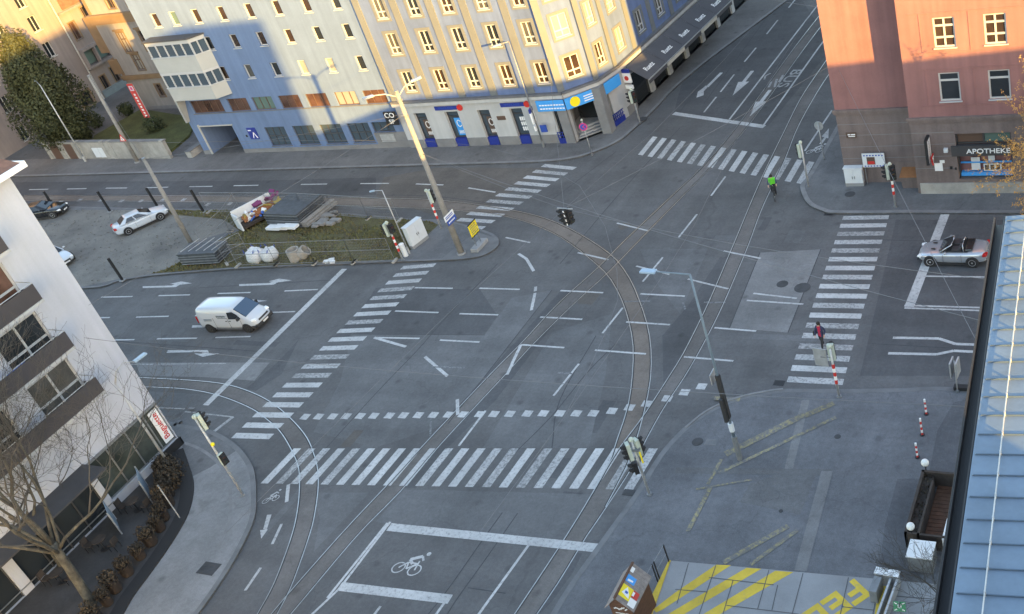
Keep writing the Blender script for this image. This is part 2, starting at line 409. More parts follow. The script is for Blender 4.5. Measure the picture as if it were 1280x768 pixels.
def V2(x, y): return Vector((x, y, 0))

# north pavement: kerb along Y=66.3, corner, up the side street
curveN = [V2(-190, 66.2), V2(-120, 66.2), V2(-70, 66.25), V2(-56, 66.3), V2(-51, 66.3), G(690, 203), G(725, 197.5), G(755, 187), G(775, 177), G(790, 165), G(820, 137), G(842, 113), G(880, 81), G(930, 43), G(1000, -10)]
lastd = (curveN[-1] - curveN[-2]).normalized(); curveN += [curveN[-1] + lastd * 12, curveN[-1] + lastd * 60]
kn = catmull(curveN, 4)
area('pavement', [V2(p.x, p.y) for p in kn] + [V2(-190, kn[-1].y)], .12, M['pave_n'])
k = strip(MB(), kn, .0, .3, .128, .2); struct(k.build('kerb', M['kerb']))
# north east pavement (pharmacy corner)
d1 = (G(1043.7, 163) - G(1012.5, 218)).normalized()
ne = [G(1043.7, 163) + d1 * 90, G(1043.7, 163) + d1 * 30, G(1043.7, 163) + d1 * 10, G(1043.7, 163) + d1 * 4, G(1043.7, 163), G(1012.5, 218), G(1001.5, 232), G(1002, 242), G(1010, 256.5), G(1027, 265), G(1048, 268.5), V2(-16, 58.35), V2(-14, 58.3), V2(-8, 58.27), V2(0, 58.25), V2(70, 58.2)]
ke = catmull(ne, 4)
area('pavement', [V2(p.x, p.y) for p in ke] + [V2(70, ke[0].y)], .12, M['pave'])
k = strip(MB(), ke, 0, .32, .128, .2); struct(k.build('kerb', M['kerb']))
# plaza on the south east
se = [G(655, 830), G(700, 750), G(747, 683), G(796, 615), G(812, 588), G(830, 562), G(856, 535), G(882, 516), G(908, 503), G(934, 495), G(960, 490), G(985, 487.5), G(1048, 488), G(1120, 487), G(1200, 486), V2(-4, 41.35), V2(4, 41.3), V2(20, 41.3), V2(70, 41.3)]
ks = catmull(se, 4)
area('plaza', [V2(p.x, p.y) for p in ks] + [V2(70, -15), V2(ks[0].x, -15)], .07, M['plaza'])
k = strip(MB(), ks, -.30, .0, .078, .12); struct(k.build('kerb', M['kerb_lo']))
k = strip(MB(), catmull([G(858, 537), G(882, 517.5), G(908, 504.5), G(934, 496.5), G(960, 491.3), G(979, 489)], 4), .0, .12, .11, .12); struct(k.build('kerb', M['kerb']))
# south west pavement by the terrace
sw = [V2(-120, 34.6), V2(-75, 34.6), G(205, 528), G(220, 531.5), G(254.6, 536.5), G(280, 546.5), G(300, 561), G(313, 577.5), G(319.5, 594), G(321.3, 620), G(319, 650), G(300, 692), G(275, 733), G(250, 768), G(215, 815), G(150, 900)]
kw_ = catmull(sw, 4)
area('pavement', [V2(p.x, p.y) for p in kw_] + [V2(-120, kw_[-1].y)], .12, M['pave_sw'])
k = strip(MB(), kw_, -.28, 0, .128, .2); struct(k.build('kerb', M['kerb_lo']))
ring = MB(); strip(ring, kw_[10:44], -1.5, -1.32, .126); struct(ring.build('pavement_joint', M['kerb']))
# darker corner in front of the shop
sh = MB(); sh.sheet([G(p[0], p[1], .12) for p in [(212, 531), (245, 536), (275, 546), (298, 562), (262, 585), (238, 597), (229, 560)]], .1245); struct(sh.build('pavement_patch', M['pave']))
# terrace with its dark edge strip
te = [G(*p, .12) for p in [(229.5, 561), (236, 580), (242, 600), (242, 618), (236, 642), (224, 665), (208, 690), (188, 718), (168, 745), (150, 775), (110, 830)]]
tk = catmull(te, 4)
area('terrace_paving', [V2(p.x, p.y) for p in tk] + [V2(-54.7, tk[-1].y), V2(-54.7, 31.9)], .15, M['terrace'])
k = strip(MB(), tk, -.75, 0, .20, .2); struct(k.build('terrace_edge', M['blackmat']))

# island: gravel lot, grass, paved tip
south = [V2(-125, 47.5), V2(-95, 47.6), G(105, 362), G(150, 352.5), G(188, 346.5), G(240, 342), G(300, 337.5), G(400, 333), G(500, 329), G(540, 327.6), G(575, 326), G(603, 321.5), G(620, 312), G(624.5, 304), G(620, 296), G(608, 290.5), G(590, 285), G(569, 279.5), G(550, 276.5), G(520, 275.5), G(470, 271.5), G(416, 267.5), G(382, 264.5), G(300, 262.5), G(200, 262.5), V2(-100, 60.2), V2(-125, 60.2)]
ki = catmull(south, 4)
area('traffic_island', [V2(p.x, p.y) for p in ki], .12, M['pave'])
k = strip(MB(), ki, 0, .2, .128, .2); struct(k.build('kerb', M['kerb_lo']))
gr = [V2(-125, 47.8), V2(-95, 47.9), G(106, 360), G(150, 350.5), G(190, 344.5), G(238, 340), G(228, 318), G(255, 300), G(300, 288), G(300, 264), G(200, 264.5), V2(-125, 59.9)]
struct(MB().sheet([(p.x, p.y) for p in gr], .126).build('gravel_lot', M['gravel']))
gs = [G(190, 344), G(300, 335.5), G(400, 331.3), G(498, 327), G(516, 313), G(549, 283), G(540, 279), G(470, 273.5), G(416, 269.5), G(382, 266.5), G(300, 265), G(210, 264.8), G(215, 270), G(280, 276), G(300, 290), G(255, 312), G(232, 325), G(215, 336)]
grass_poly = [(p.x, p.y) for p in gs]
struct(MB().sheet(grass_poly, .131).build('grass_strip', M['grass']))
def inside(p, poly):
    c = False; j = len(poly) - 1
    for i in range(len(poly)):
        a, b = poly[i], poly[j]
        if (a[1] > p[1]) != (b[1] > p[1]) and p[0] < (b[0] - a[0]) * (p[1] - a[1]) / (b[1] - a[1]) + a[0]: c = not c
        j = i
    return c
tuft = MB(); rg = random.Random(3)
xs = [p[0] for p in grass_poly]; ys = [p[1] for p in grass_poly]; cnt = 0
while cnt < 6500:
    x, y = rg.uniform(min(xs), max(xs)), rg.uniform(min(ys), max(ys))
    if not inside((x, y), grass_poly): continue
    if math.sin(x * .9 + 2 * math.sin(y * .7)) + math.sin(y * 1.7 + x * .3) < rg.uniform(-2, .9): continue
    cnt += 1
    a = rg.uniform(0, 6.28); h = rg.uniform(.05, .17); w = rg.uniform(.03, .08); dx, dy = math.cos(a) * w, math.sin(a) * w; l = rg.uniform(-.08, .08)
    tuft.quad((x - dx, y - dy, .12), (x + dx, y + dy, .12), (x + dx * .4 + l, y + dy * .4 - l, .13 + h), (x - dx * .4 + l, y - dy * .4 - l, .13 + h))
struct(tag(tuft.build('rough_grass', M['blade']), 'patchy dry grass tufts on the fenced traffic island', 'grass'), 'stuff')
stones = MB(); rg = random.Random(5)
for i in range(900):
    x, y = rg.uniform(-98, -66), rg.uniform(48, 60)
    if inside((x, y), [(p.x, p.y) for p in gr]):
        r = rg.uniform(.02, .055); stones.obox((x, y, .12 + r * .5), (r, 0, 0), (0, r * .8, 0), (0, 0, r * .6))
struct(tag(stones.build('loose_gravel', M['gravel']), 'loose stones scattered over the gravel parking lot', 'gravel'), 'stuff')
pv = [G(497, 328.7), G(549, 285.5), G(569, 281.5), G(600, 290.5), G(622, 300.8), G(622, 308), G(604, 320.5), G(572, 325), G(540, 326.5)]
struct(MB().sheet([(p.x, p.y) for p in pv], .1265).build('island_paving', M['pave']))
pv = [G(552, 325.8), G(577, 306), G(597, 292), G(622, 301), G(622, 308), G(604, 320), G(572, 324.6)]
struct(MB().sheet([(p.x, p.y) for p in pv], .1305).build('cobble_paving', M['kerb_lo']))

# yards behind the street wall
struct(MB().sheet([(-118, 70.0), (-89.2, 69.3), (-88.6, 95), (-118, 95)], .126).build('driveway', M['asphalt']))
lw = [(-104.5, 70.0), (-92.2, 69.4), (-93.0, 73.5), (-95.5, 77.5), (-99.5, 78.6), (-107, 80.6), (-107.8, 74.5)]
struct(MB().prism(lw, .05, .35).build('lawn', M['lawn']))
# fire lane slab on the plaza
fz = [G(780 + 185 / 3.2, 680 + 68 / 3.2, .07), G(780 + 1250 / 3.2, 680 + 162 / 3.2, .07), V2(-6.5, 14), V2(-21.5, 14), G(795, 790, .07), G(780 + 105 / 3.2, 680 + 282 / 3.2, .07)]
struct(MB().prism([(p.x, p.y) for p in fz], .0, .085).build('fire_lane_slab', M['concrete']))

# ------------------------------------------------------------------ patches in the asphalt (laid repairs of another age)
def patch(px, m, z=.004, name='asphalt_patch'):
    return struct(MB().sheet([G(*p) for p in px], z).build(name, M[m], road))
patch([(950.5, 316), (1026.5, 312), (985, 416), (912, 410)], 'asphalt_pale')
patch([(800, 312), (885, 311), (850, 392), (826, 362), (808, 330)], 'asphalt_light')
patch([(440, 418), (606, 419), (640, 372), (690, 363), (560, 530), (470, 560), (392, 540), (425, 478)], 'asphalt_light')
patch([(690, 416), (765, 392), (757, 470), (736, 560), (604, 560), (640, 500)], 'asphalt_light')
patch([(505, 612), (742, 618), (700, 684), (486, 656), (470, 652)], 'asphalt_light')
patch([(440, 405), (470, 360), (600, 362), (622, 395), (606, 418), (442, 418)], 'asphalt_dark', .0036)
patch([(170, 453.5), (337, 453.5), (318, 476), (252, 471.5), (175, 470)], 'asphalt_pale')
patch([(180, 489), (270, 494), (300, 507), (250, 535), (210, 528)], 'asphalt_light')
patch([(345, 455), (374, 424), (352, 468), (320, 489), (308, 486)], 'asphalt_dark', .0046)
patch([(392, 616), (462, 616), (392, 690), (400, 650)], 'asphalt_light')
patch([(20, 245), (20, 228), (330, 226), (470, 222), (470, 244), (300, 246)], 'asphalt_dark', .0036)
patch([(870, 40), (990, -20), (1040, 60), (960, 158), (842, 142)], 'asphalt_dark', .0036)
patch([(1120, 275), (1260, 275), (1240, 330), (1215, 470), (1075, 470)], 'asphalt_dark', .0036)
patch([(545, 210), (690, 210), (575, 280), (470, 246), (480, 222)], 'asphalt_brown', .0034)
patch([(726, 366), (754, 364), (740, 381), (722, 380)], 'asphalt_brown', .0052)
patch([(424.5, 559), (443, 538), (455, 538), (438, 559)], 'asphalt_brown', .0044)
patch([(772, 283), (786, 277), (790, 283), (776, 288)], 'asphalt_brown', .0044)
patch([(710, 668), (736, 668), (728, 677), (704, 677)], 'asphalt_dark', .0052)
patch([(716, 690), (728, 692), (716, 716), (690, 752), (668, 775), (660, 775), (690, 730)], 'asphalt_dark', .0044)
patch([(560, 520), (580, 500), (700, 365), (722, 366), (620, 500), (560, 560), (520, 610), (490, 610)], 'asphalt_dark', .0042)
patch([(828, 420), (862, 380), (900, 322), (925, 322), (860, 470), (830, 500)], 'asphalt_dark', .0042)
pr_ = random.Random(77)
for i_ in range(26):
    x, y = pr_.uniform(-68, -19), pr_.uniform(28, 58); w_, h_ = pr_.choice(((.5, 1.6), (.8, 2.6), (.45, 4.5), (1.1, 1.5), (2.4, .6), (3.8, .5))); m_ = pr_.choice(('asphalt_light', 'asphalt_dark', 'asphalt', 'asphalt_light'))
    if x > -26 and y < 42 or y > 46 and x < -48: continue
    struct(MB().sheet([(x - w_ / 2, y - h_ / 2), (x + w_ / 2, y - h_ / 2), (x + w_ / 2, y + h_ / 2), (x - w_ / 2, y + h_ / 2)], .0012 + i_ * .00006).build('asphalt_patch', M[m_], road))
# plaza light bands
def band(p, q, w, m, z=.0745, name='paving_band'):
    a, b = G(*p, .07), G(*q, .07); d = (b - a).normalized(); n = Vector((-d.y, d.x, 0)) * w / 2
    return struct(MB().sheet([a - n, b - n, b + n, a + n], z).build(name, M[m]))
z3 = lambda X, Y: (860 + X / 3.84, 520 + Y / 3.84)
band(z3(565, -75), z3(482, 262), .42, 'asphalt_pale')
band(z3(-60, 262), z3(690, 272), .42, 'asphalt_light', .0785)
band(z3(668, 266), z3(540, 745), .55, 'asphalt_pale', .0825)
patch([z3(475, 275), z3(620, 275), z3(540, 480), z3(250, 420), z3(300, 330)], 'asphalt_light', .0742)
patch([(1122, 600), (1156, 600), (1150, 725), (1098, 722), (1106, 660)], 'plaza_dark', .0742)
patch([(1192, 505), (1212, 500), (1200, 590), (1160, 600), (1172, 540)], 'plaza_dark', .0742)

# tar seams and old joints
mb = MB()
def seam(pts, w=.06, z=.0075):
    P = catmull([G(*p) for p in pts], 5); strip(mb, P, -w / 2, w / 2, z)
for s_ in ([(622, 330), (560, 395), (520, 440), (470, 492), (372, 600)], [(628, 641), (600, 680), (560, 737), (530, 775)], [(647, 642), (610, 695), (572, 748), (555, 775)], [(770, 430), (735, 465), (690, 520), (640, 570)], [(745, 420), (700, 500), (690, 560)], [(585, 735), (632, 742)], [(440, 418), (606, 419)], [(950, 316), (912, 410)], [(985, 416), (1026, 312)], [(690, 363), (560, 530)], [(470, 244), (545, 246), (640, 258)], [(330, 226), (300, 246)], [(250, 360), (420, 350)], [(120, 425), (330, 440)], [(1100, 300), (1230, 304)], [(1090, 430), (1200, 436)], [(690, 250), (770, 190)], [(700, 330), (780, 236), (850, 160)], [(880, 130), (960, 20)], [(850, 140), (950, 0)]): seam(s_)
struct(mb.build('tar_seam', M['tar'], road))
# ------------------------------------------------------------------ markings
_zc = [0]
def lift():
    _zc[0] = (_zc[0] + 1) % 9; return _zc[0] * .00045
def line_into(mb, p, q, w, z=.0095, lvl=0.0):
    z += lift()
    a, b = G(*p, lvl), G(*q, lvl); d = (b - a); d = d.normalized(); n = Vector((-d.y, d.x, 0)) * w / 2
    mb.quad(*[(v.x, v.y, z) for v in (a - n, b - n, b + n, a + n)])
def mark(name, segs, w, m='paint', z=.0095):
    mb = MB()
    for s_ in segs: line_into(mb, s_[0], s_[1], s_[2] if len(s_) > 2 else w, z)
    return struct(mb.build(name, M[m], road))
zr_ = random.Random(12)
def zebra(q0, q1, n, m='paint', side=None):
    """q0: outer edge of the first bar (two pixels), q1: outer edge of the last bar"""
    a0, b0, a1, b1 = G(*q0[0]), G(*q0[1]), G(*q1[0]), G(*q1[1]); mb = MB(); k = 2 * n - 1
    for i in range(n):
        t, u = 2 * i / k, (2 * i + 1) / k; mb.m = zr_.choice((0, 0, 0, 1, 1, 2))
        mb.quad(*[(v.x, v.y, .0095) for v in (a0.lerp(a1, t), b0.lerp(b1, t), b0.lerp(b1, u), a0.lerp(a1, u))])
    return struct(mb.build('zebra_crossing', [M[m], M['paint_b'], M['paint_c']], road))
zebra(((1054.3, 270.4), (1111.6, 269.3)), ((983.4, 478), (1053.2, 481.6)), 18)
zebra(((325.8, 604.6), (367.5, 560.9)), ((791.5, 612.4), (822.5, 560.8)), 23)
zebra(((797.5, 193.6), (816, 170.8)), ((1002.9, 230.6), (1018.2, 203.1)), 16)
zebra(((681.4, 205.3), (721.2, 209.2)), ((557.7, 284.7), (601.9, 287.3)), 11)
zebra(((504.6, 332.7), (546, 329.3)), ((289, 548), (336.3, 549.4)), 20)
# squares of the bicycle crossing
sq = MB(); cs = [376.3 if 0 else 381.6, 398.3, 416, 432.8, 450.5, 467.5, 486.8, 504.5, 523, 541.8, 560.8, 579, 600, 617.5, 637.5, 659.3, 679.3, 700, 720.5, 741.8, 765, 787]
pts = [(u, 521.3 + (517 - 521.3) * min(1, (u - 381) / 300) - (0 if u < 750 else (u - 750) * .2)) for u in cs] + [(808.5, 505), (834, 498.5), (855.7, 490.7), (877, 483.4)]
for u, v in pts:
    c = G(u, v); sq.quad((c.x - .27, c.y - .25, .0095), (c.x + .27, c.y - .25, .0095), (c.x + .27, c.y + .25, .0095), (c.x - .27, c.y + .25, .0095))
struct(sq.build('bicycle_crossing', M['paint'], road))
za = lambda x, y, s: (lambda X, Y: (x + X / s, y + Y / s))
A = za(110, 320, 3.765); W = .14
seg = [(A(63, 195), A(210, 192)), (A(332, 188), A(480, 184)), (A(610, 178), A(765, 173)), (A(925, 166), A(1082, 159)), (A(40, 292), A(103, 291)), (A(227, 289), A(380, 285)), (A(505, 281), A(655, 276)), (A(862, 267), A(975, 263)), (A(90, 397), A(218, 395)), (A(325, 391), A(513, 388)), (A(600, 385), A(765, 380))]
mark('lane_marking', seg, W)
mark('lane_marking', [(A(200, 512), A(650, 507))], .10, 'paint_old')
mark('stop_line', [((430.6, 336.5), (257, 507))], .48, 'paint')
B = za(560, 280, 5.333); Cc = za(400, 320, 5.906); D = za(480, 380, 4); E_ = za(740, 260, 4.8); F_ = za(880, 290, 5.906)
seg = [(B(385, 92), B(548, 126)), (B(210, 430), B(478, 438)), (B(750, 446), B(1035, 460)), (B(78, 600), B(335, 608)), (B(615, 622), B(895, 637)), (B(1030, 730), B(1165, 560)), (B(865, 193), B(1070, 240)),
       (Cc(700, 236), Cc(980, 241)), (Cc(555, 408), Cc(875, 420)), (Cc(400, 604), Cc(735, 611)), (D(280, 182), D(478, 192)), (D(685, 205), D(902, 220)), (D(508, 535), D(375, 710)), (D(975, 300), D(848, 460)), (D(1055, 232), D(1310, 251)),
       (E_(150, 92), E_(335, 138)), (E_(630, 40), E_(520, 178)), (E_(425, 298), E_(305, 443)), (E_(265, 350), E_(465, 400)), (E_(290, 517), E_(557, 531)), (E_(575, 428), E_(818, 487)), (E_(790, 260), E_(1012, 304)), (E_(735, 720), E_(985, 740)), (E_(205, 685), E_(468, 702)),
       (F_(365, 455), F_(685, 492)), (F_(315, 507), F_(735, 535)), ((906.8, 221), (889, 245)), ((855, 446.4), (916.7, 451.6))]
mark('lane_marking', seg, .14)
seg = [(B(470, 200), B(525, 236)), (B(522, 232), B(572, 316)), (B(585, 420), B(582, 450)), (B(580, 462), B(556, 577)), (Cc(400, 604), Cc(635, 672)), (D(205, 265), D(318, 362)), (D(685, 205), D(640, 300)), (D(642, 300), D(615, 355)), (D(367, 478), D(369, 555))]
mark('guide_marking', seg, .2, 'paint')
N1 = za(0, 190, 3.84); N2 = za(200, 190, 3.84); N3 = za(460, 180, 3.84)
seg = [(N1(140, 182), N1(232, 180)), (N1(322, 179), N1(415, 177)), (N1(508, 175), N1(610, 174)), (N1(700, 173), N1(808, 170)), (N1(908, 168), N1(1020, 166)), (N1(1122, 163), N1(1240, 161)), (N2(677, 157), N2(802, 155)), (N2(962, 153), N2(1100, 152)), (N3(230, 193), N3(362, 198)), (N3(482, 212), N3(612, 233))]
mark('lane_marking', seg, .15)
seg = []
for X, Y in [(170, 262), (290, 241), (383, 232), (485, 233), (583, 236), (677, 236), (783, 230), (882, 230), (998, 253), (1103, 250), (1210, 250)]:
    p = N1(X, Y); seg.append(((p[0] - 2.4, p[1]), (p[0] + 2.4, p[1])))
mark('tram_clearance_marking', seg, .45, 'paint_old')
K = za(880, 60, 7.68); c4 = za(700, 0, 3.84); z9 = za(950, 0, 6.4)
seg = [(K(500, 0), K(388, 135)), (K(290, 257), K(158, 425)), (K(118, 472), K(0, 620)), (c4(1045, 98), c4(992, 165)), (c4(1140, -15), c4(1098, 38)), (K(775, 0), K(245, 688)), (K(775, 0), K(1100, -420)), (K(1100, 0), K(575, 740)), (K(1100, 0), K(1440, -450)), ((1040, 138), (1006, 189))]
mark('lane_marking', seg, .15)
mark('stop_line', [((842, 142), (955.5, 158.7))], .5)
# arrows: shaft + head
def arrow(p, q, w=.22, head=1.5, hw=.75, m='paint'):
    a, b = G(*p), G(*q); d = (b - a).normalized(); n = Vector((-d.y, d.x, 0)); c = b - d * head; mb = MB(); z = .0098
    t = lambda v: (v.x, v.y, z)
    mb.quad(t(a - n * w), t(c - n * w), t(c + n * w), t(a + n * w)); z += .0009; mb.quad(t(c - n * hw), t(b), t(c + n * hw))
    return struct(mb.build('lane_arrow', M[m], road))
arrow(K(465, 222), K(275, 460), .16, 2.6, .5); arrow(K(635, 405), K(440, 660), .16, 2.6, .5)
mb = MB(); line_into(mb, c4(775, 350), c4(705, 420), .3); 
def poly_into(mb, px, z=.0098):
    z += lift()
    mb.quad(*[(v.x, v.y, z) for v in (G(*p) for p in px)])
poly_into(mb, [c4(712, 416), c4(690, 440), c4(690, 458), c4(655, 470), c4(662, 442), c4(684, 426), c4(700, 412)])
struct(mb.build('lane_arrow', M['paint'], road))
def poly_mark(name, polys, m='paint'):
    mb = MB()
    for p in polys: poly_into(mb, p)
    return struct(mb.build(name, M[m], road))
poly_mark('lane_arrow', [[A(258, 144), A(408, 140), A(408, 148), A(258, 152)], [A(395, 140), A(440, 122), A(445, 130), A(412, 148)], [A(385, 133), A(440, 121), A(490, 130), A(440, 136)]])
poly_mark('lane_arrow', [[A(712, 134), A(870, 128), A(870, 137), A(712, 143)], [A(855, 128), A(900, 110), A(908, 119), A(872, 137)], [A(850, 121), A(900, 108), A(960, 116), A(905, 124)]])
poly_mark('lane_arrow', [[A(700, 208), A(800, 208), A(800, 216), A(700, 216)], [A(770, 206), A(845, 212), A(790, 219)]])
poly_mark('lane_arrow', [[A(376, 445), A(562, 444), A(562, 452), A(370, 457)], [A(545, 444), A(565, 446), A(572, 462), A(540, 470), A(538, 458)], [A(498, 460), A(620, 460), A(540, 476)]])
poly_mark('lane_arrow', [[A(492, 328), A(560, 327), A(560, 337), A(488, 339)]])
# bottom: box for bicycles, lanes
H = za(300, 568, 3.84); Q = za(560, 640, 5.333)
mark('stop_line', [(H(715, 350), (747.5, 685.5))], .52); mark('stop_line', [(H(478, 635), H(1010, 697))], .52)
mark('lane_marking', [(H(722, 325), H(478, 645)), (H(708, 330), H(420, 690)), (H(478, 645), H(345, 770)), (H(1005, 680), H(920, 800)), (H(675, 730), H(600, 830)), (Q(540, 220), Q(150, 760)), (Q(1030, 285), Q(770, 683)), (Q(770, 683), Q(700, 790))], .14)
mark('lane_marking', [(H(233, 145), H(224, 230), .2), (H(200, 335), H(155, 432), .16), (H(100, 545), H(25, 655), .16)], .16)
poly_mark('lane_arrow', [[H(130, 292), H(152, 290), H(128, 365), H(112, 360)], [H(97, 365), H(134, 362), H(102, 406)]])
I = za(160, 480, 2.667)
mark('lane_marking', [(I(351, 110), I(285, 161), .26), (I(190, 93), I(351, 111), .12), (I(60, 78), I(190, 84), .12)], .14, 'paint_old')
# right-hand street
X1 = za(960, 180, 3.84); X2 = za(960, 360, 3.84)
mark('stop_line', [((1181.5, 268), (1136.5, 384))], .55)
mark('lane_marking', [(X1(755, 636), X1(1100, 641)), (X2(655, 97), X2(1060, 111)), (X2(655, 85), X2(1060, 97)), (X1(1000, 503), X1(1130, 504)), (X2(600, 240), X2(820, 244), .2), (X2(820, 244), X2(900, 270), .2), (X2(900, 270), X2(1010, 274), .2), (X2(577, 315), X2(810, 320), .2), (X2(810, 320), X2(890, 303), .2), (X2(890, 303), X2(1010, 309), .2)], .14)
# bicycle pictograms
def bicycle_symbol(c, xd, yd, s, m='paint', sx=1):
    mb = MB(); c = Vector(c); x, y = Vector(xd).normalized() * s * sx, Vector(yd).normalized() * s
    P = lambda a, b: c + x * a + y * b
    def ln(a, b, w=.05):
        a, b = P(*a), P(*b); d = (b - a).normalized(); n = Vector((-d.y, d.x, 0)) * w * s; zz = .0098 + lift(); mb.quad(*[(v.x, v.y, zz) for v in (a - n, b - n, b + n, a + n)])
    for cx in (-.5, .5):
        for i in range(14):
            t, u = i / 14 * 6.283, (i + 1) / 14 * 6.283; ln((cx + .34 * math.cos(t), -.3 + .34 * math.sin(t)), (cx + .34 * math.cos(u), -.3 + .34 * math.sin(u)), .035)
    for a, b in [((-.5, -.3), (-.2, .12)), ((-.2, .12), (.35, .12)), ((-.02, -.3), (.35, .12)), ((-.2, .12), (-.02, -.3)), ((.35, .3), (.5, -.3))]: ln(a, b, .045)
    ln((-.25, .3), (.3, .62), .1); ln((-.25, .3), (.1, .05), .08); ln((.3, .62), (.55, .35), .06)
    q = P(.52, .82); r = .13 * s
    mb.quad(*[(q.x + r * math.cos(t * .785), q.y + r * math.sin(t * .785), .0098) for t in range(8)])
    return struct(mb.build('bicycle_symbol', M[m], road))
bicycle_symbol(G(513, 706), (1, -.02, 0), (.15, 1, 0), .95)
bicycle_symbol(G(340, 622), (.85, .5, 0), (-.3, 1, 0), .55)
bicycle_symbol(G(1020, 187), (.95, .2, 0), (.2, 1, 0), .85, sx=.8)
poly_mark('lane_arrow', [[(1030.5, 172), (1033, 172.5), (1027, 181), (1024, 180)], [(1027, 171), (1036, 161), (1035.5, 173.5)]])
# BUS lettering, and a ring with two bars, in the tram lane
def road_text(t, size, c, xd, yd, m, name='road_lettering', sx=1.0, z=.0098):
    me = textmesh(t, size, 0); x = Vector(xd).normalized(); y = Vector(yd).normalized(); c = Vector(c)
    for v in me.vertices:
        p = c + x * v.co.x * sx + y * v.co.y; v.co = (p.x, p.y, z)
    me.materials.clear(); me.materials.append(M[m]); o = bpy.data.objects.new(name, me); COL.objects.link(o); o.parent = road; return struct(o)
up = (G(1080, 30) - G(960, 158)).normalized(); rt_ = Vector((up.y, -up.x, 0))
road_text('BUS', 1.35, G(987, 98), up * -1, rt_ * 1, 'paint_old', sx=1.5)
mark('road_lettering', [(K(645, 325), K(622, 380), .2), (K(700, 300), K(678, 378), .2), (K(760, 262), K(720, 330), .2), (K(640, 245), K(590, 270), .16), (K(590, 270), K(580, 305), .16)], .2, 'paint_old')
# faded traces
mark('faded_marking', [(D(870, 345), D(940, 350)), (D(240, 316), D(400, 321)), (za(440, 380, 7.68)(770, 600), za(440, 380, 7.68)(1080, 614)), (E_(190, 562), E_(350, 560)), (E_(700, 570), E_(800, 568)), (E_(545, 570), E_(560, 610)), (D(235, 575), D(232, 660)), (F_(0, 520), F_(160, 522))], .12, 'paint_faint')
# faded yellow on the plaza, bright yellow on the slab
def ystripe(name, segs, m, z):
    mb = MB()
    for p, q, w in segs: line_into(mb, p, q, w, z, .07)
    return struct(mb.build(name, M[m]))
ystripe('worn_hatching', [(z3(560, -5), z3(180, 185), .42), (z3(710, 8), z3(150, 275), .2), (z3(110, 340), z3(0, 555), .22), (z3(95, 330), z3(160, 210), .18), (z3(480, 530), z3(170, 705), .28), (z3(525, 550), z3(300, 715), .2), (z3(700, -60), z3(560, 0), .35), ((893, 498), (925, 500), .3), ((940, 600), (870, 612), .12)], 'yellow_old', .0865)
J = za(780, 680, 3.2)
mb = MB()
for p in [[J(368, 84), J(428, 86), J(150, 266), J(128, 275), J(118, 262), J(205, 195)], [J(490, 96), J(550, 100), J(235, 285), J(170, 285)], [J(605, 108), J(678, 113), J(378, 285), J(312, 285)]]:
    mb.quad(*[(v.x, v.y, .0895) for v in (G(a, b, .085) for a, b in p)])
for p in [[J(1020, 168), J(1078, 170), J(1050, 285), J(1002, 285)]]:
    mb.quad(*[(v.x, v.y, .0895) for v in (G(a, b, .085) for a, b in p)])
struct(mb.build('fire_lane_hatching', M['yellow']))
mb = MB(); a = [G(*J(*p), .1) for p in [(187, 66), (178, 70), (75, 285), (112, 285)]]
mb.prism([(v.x, v.y) for v in a], .03, .13); struct(mb.build('yellow_kerb', M['yellow']))
mb = MB()   # letters of FEUERWEHR, running towards the lower left
base = G(*J(920, 150), .085); e_ = G(*J(720, 278), .085)
rd_ = (e_ - base).normalized(); ud_ = Vector((-rd_.y, rd_.x, 0))
if (G(*J(985, 205), .085) - G(*J(915, 250), .085)).dot(ud_) * 0 + 1 > 0: pass
o0 = G(*J(918, 150), .085); 
import math as _m
# F: top corner (918,150) bottom corner (985,205)
lu = (G(*J(918, 150), .085) - G(*J(980, 206), .085)); lh = lu.length; lu.normalize(); lr = (G(*J(905, 248), .085) - G(*J(980, 206), .085)).normalized()
def glyph(ch, org, w, h, t=.3):
    S_ = {'F': [(0, 0, 0, 1), (0, 1, 1, 1), (0, .5, .75, .5)], 'E': [(0, 0, 0, 1), (0, 1, 1, 1), (0, .5, .8, .5), (0, 0, 1, 0)], 'U': [(0, 1, 0, 0), (0, 0, 1, 0), (1, 0, 1, 1)], 'R': [(0, 0, 0, 1), (0, 1, 1, 1), (1, 1, 1, .5), (1, .5, 0, .5), (.3, .5, 1, 0)], 'W': [(0, 1, .25, 0), (.25, 0, .5, .7), (.5, .7, .75, 0), (.75, 0, 1, 1)], 'H': [(0, 0, 0, 1), (1, 0, 1, 1), (0, .5, 1, .5)]}[ch]
    for k_, (a, b, c, d) in enumerate(S_):
        p = org + xr * a * w + yr * b * h; q = org + xr * c * w + yr * d * h; dd = (q - p).normalized(); n = Vector((-dd.y, dd.x, 0)) * t / 2
        p, q = p - dd * t / 2, q + dd * t / 2; zz = .0895 + k_ * .0006
        mb.quad(*[(v.x, v.y, zz) for v in (p - n, q - n, q + n, p + n)])
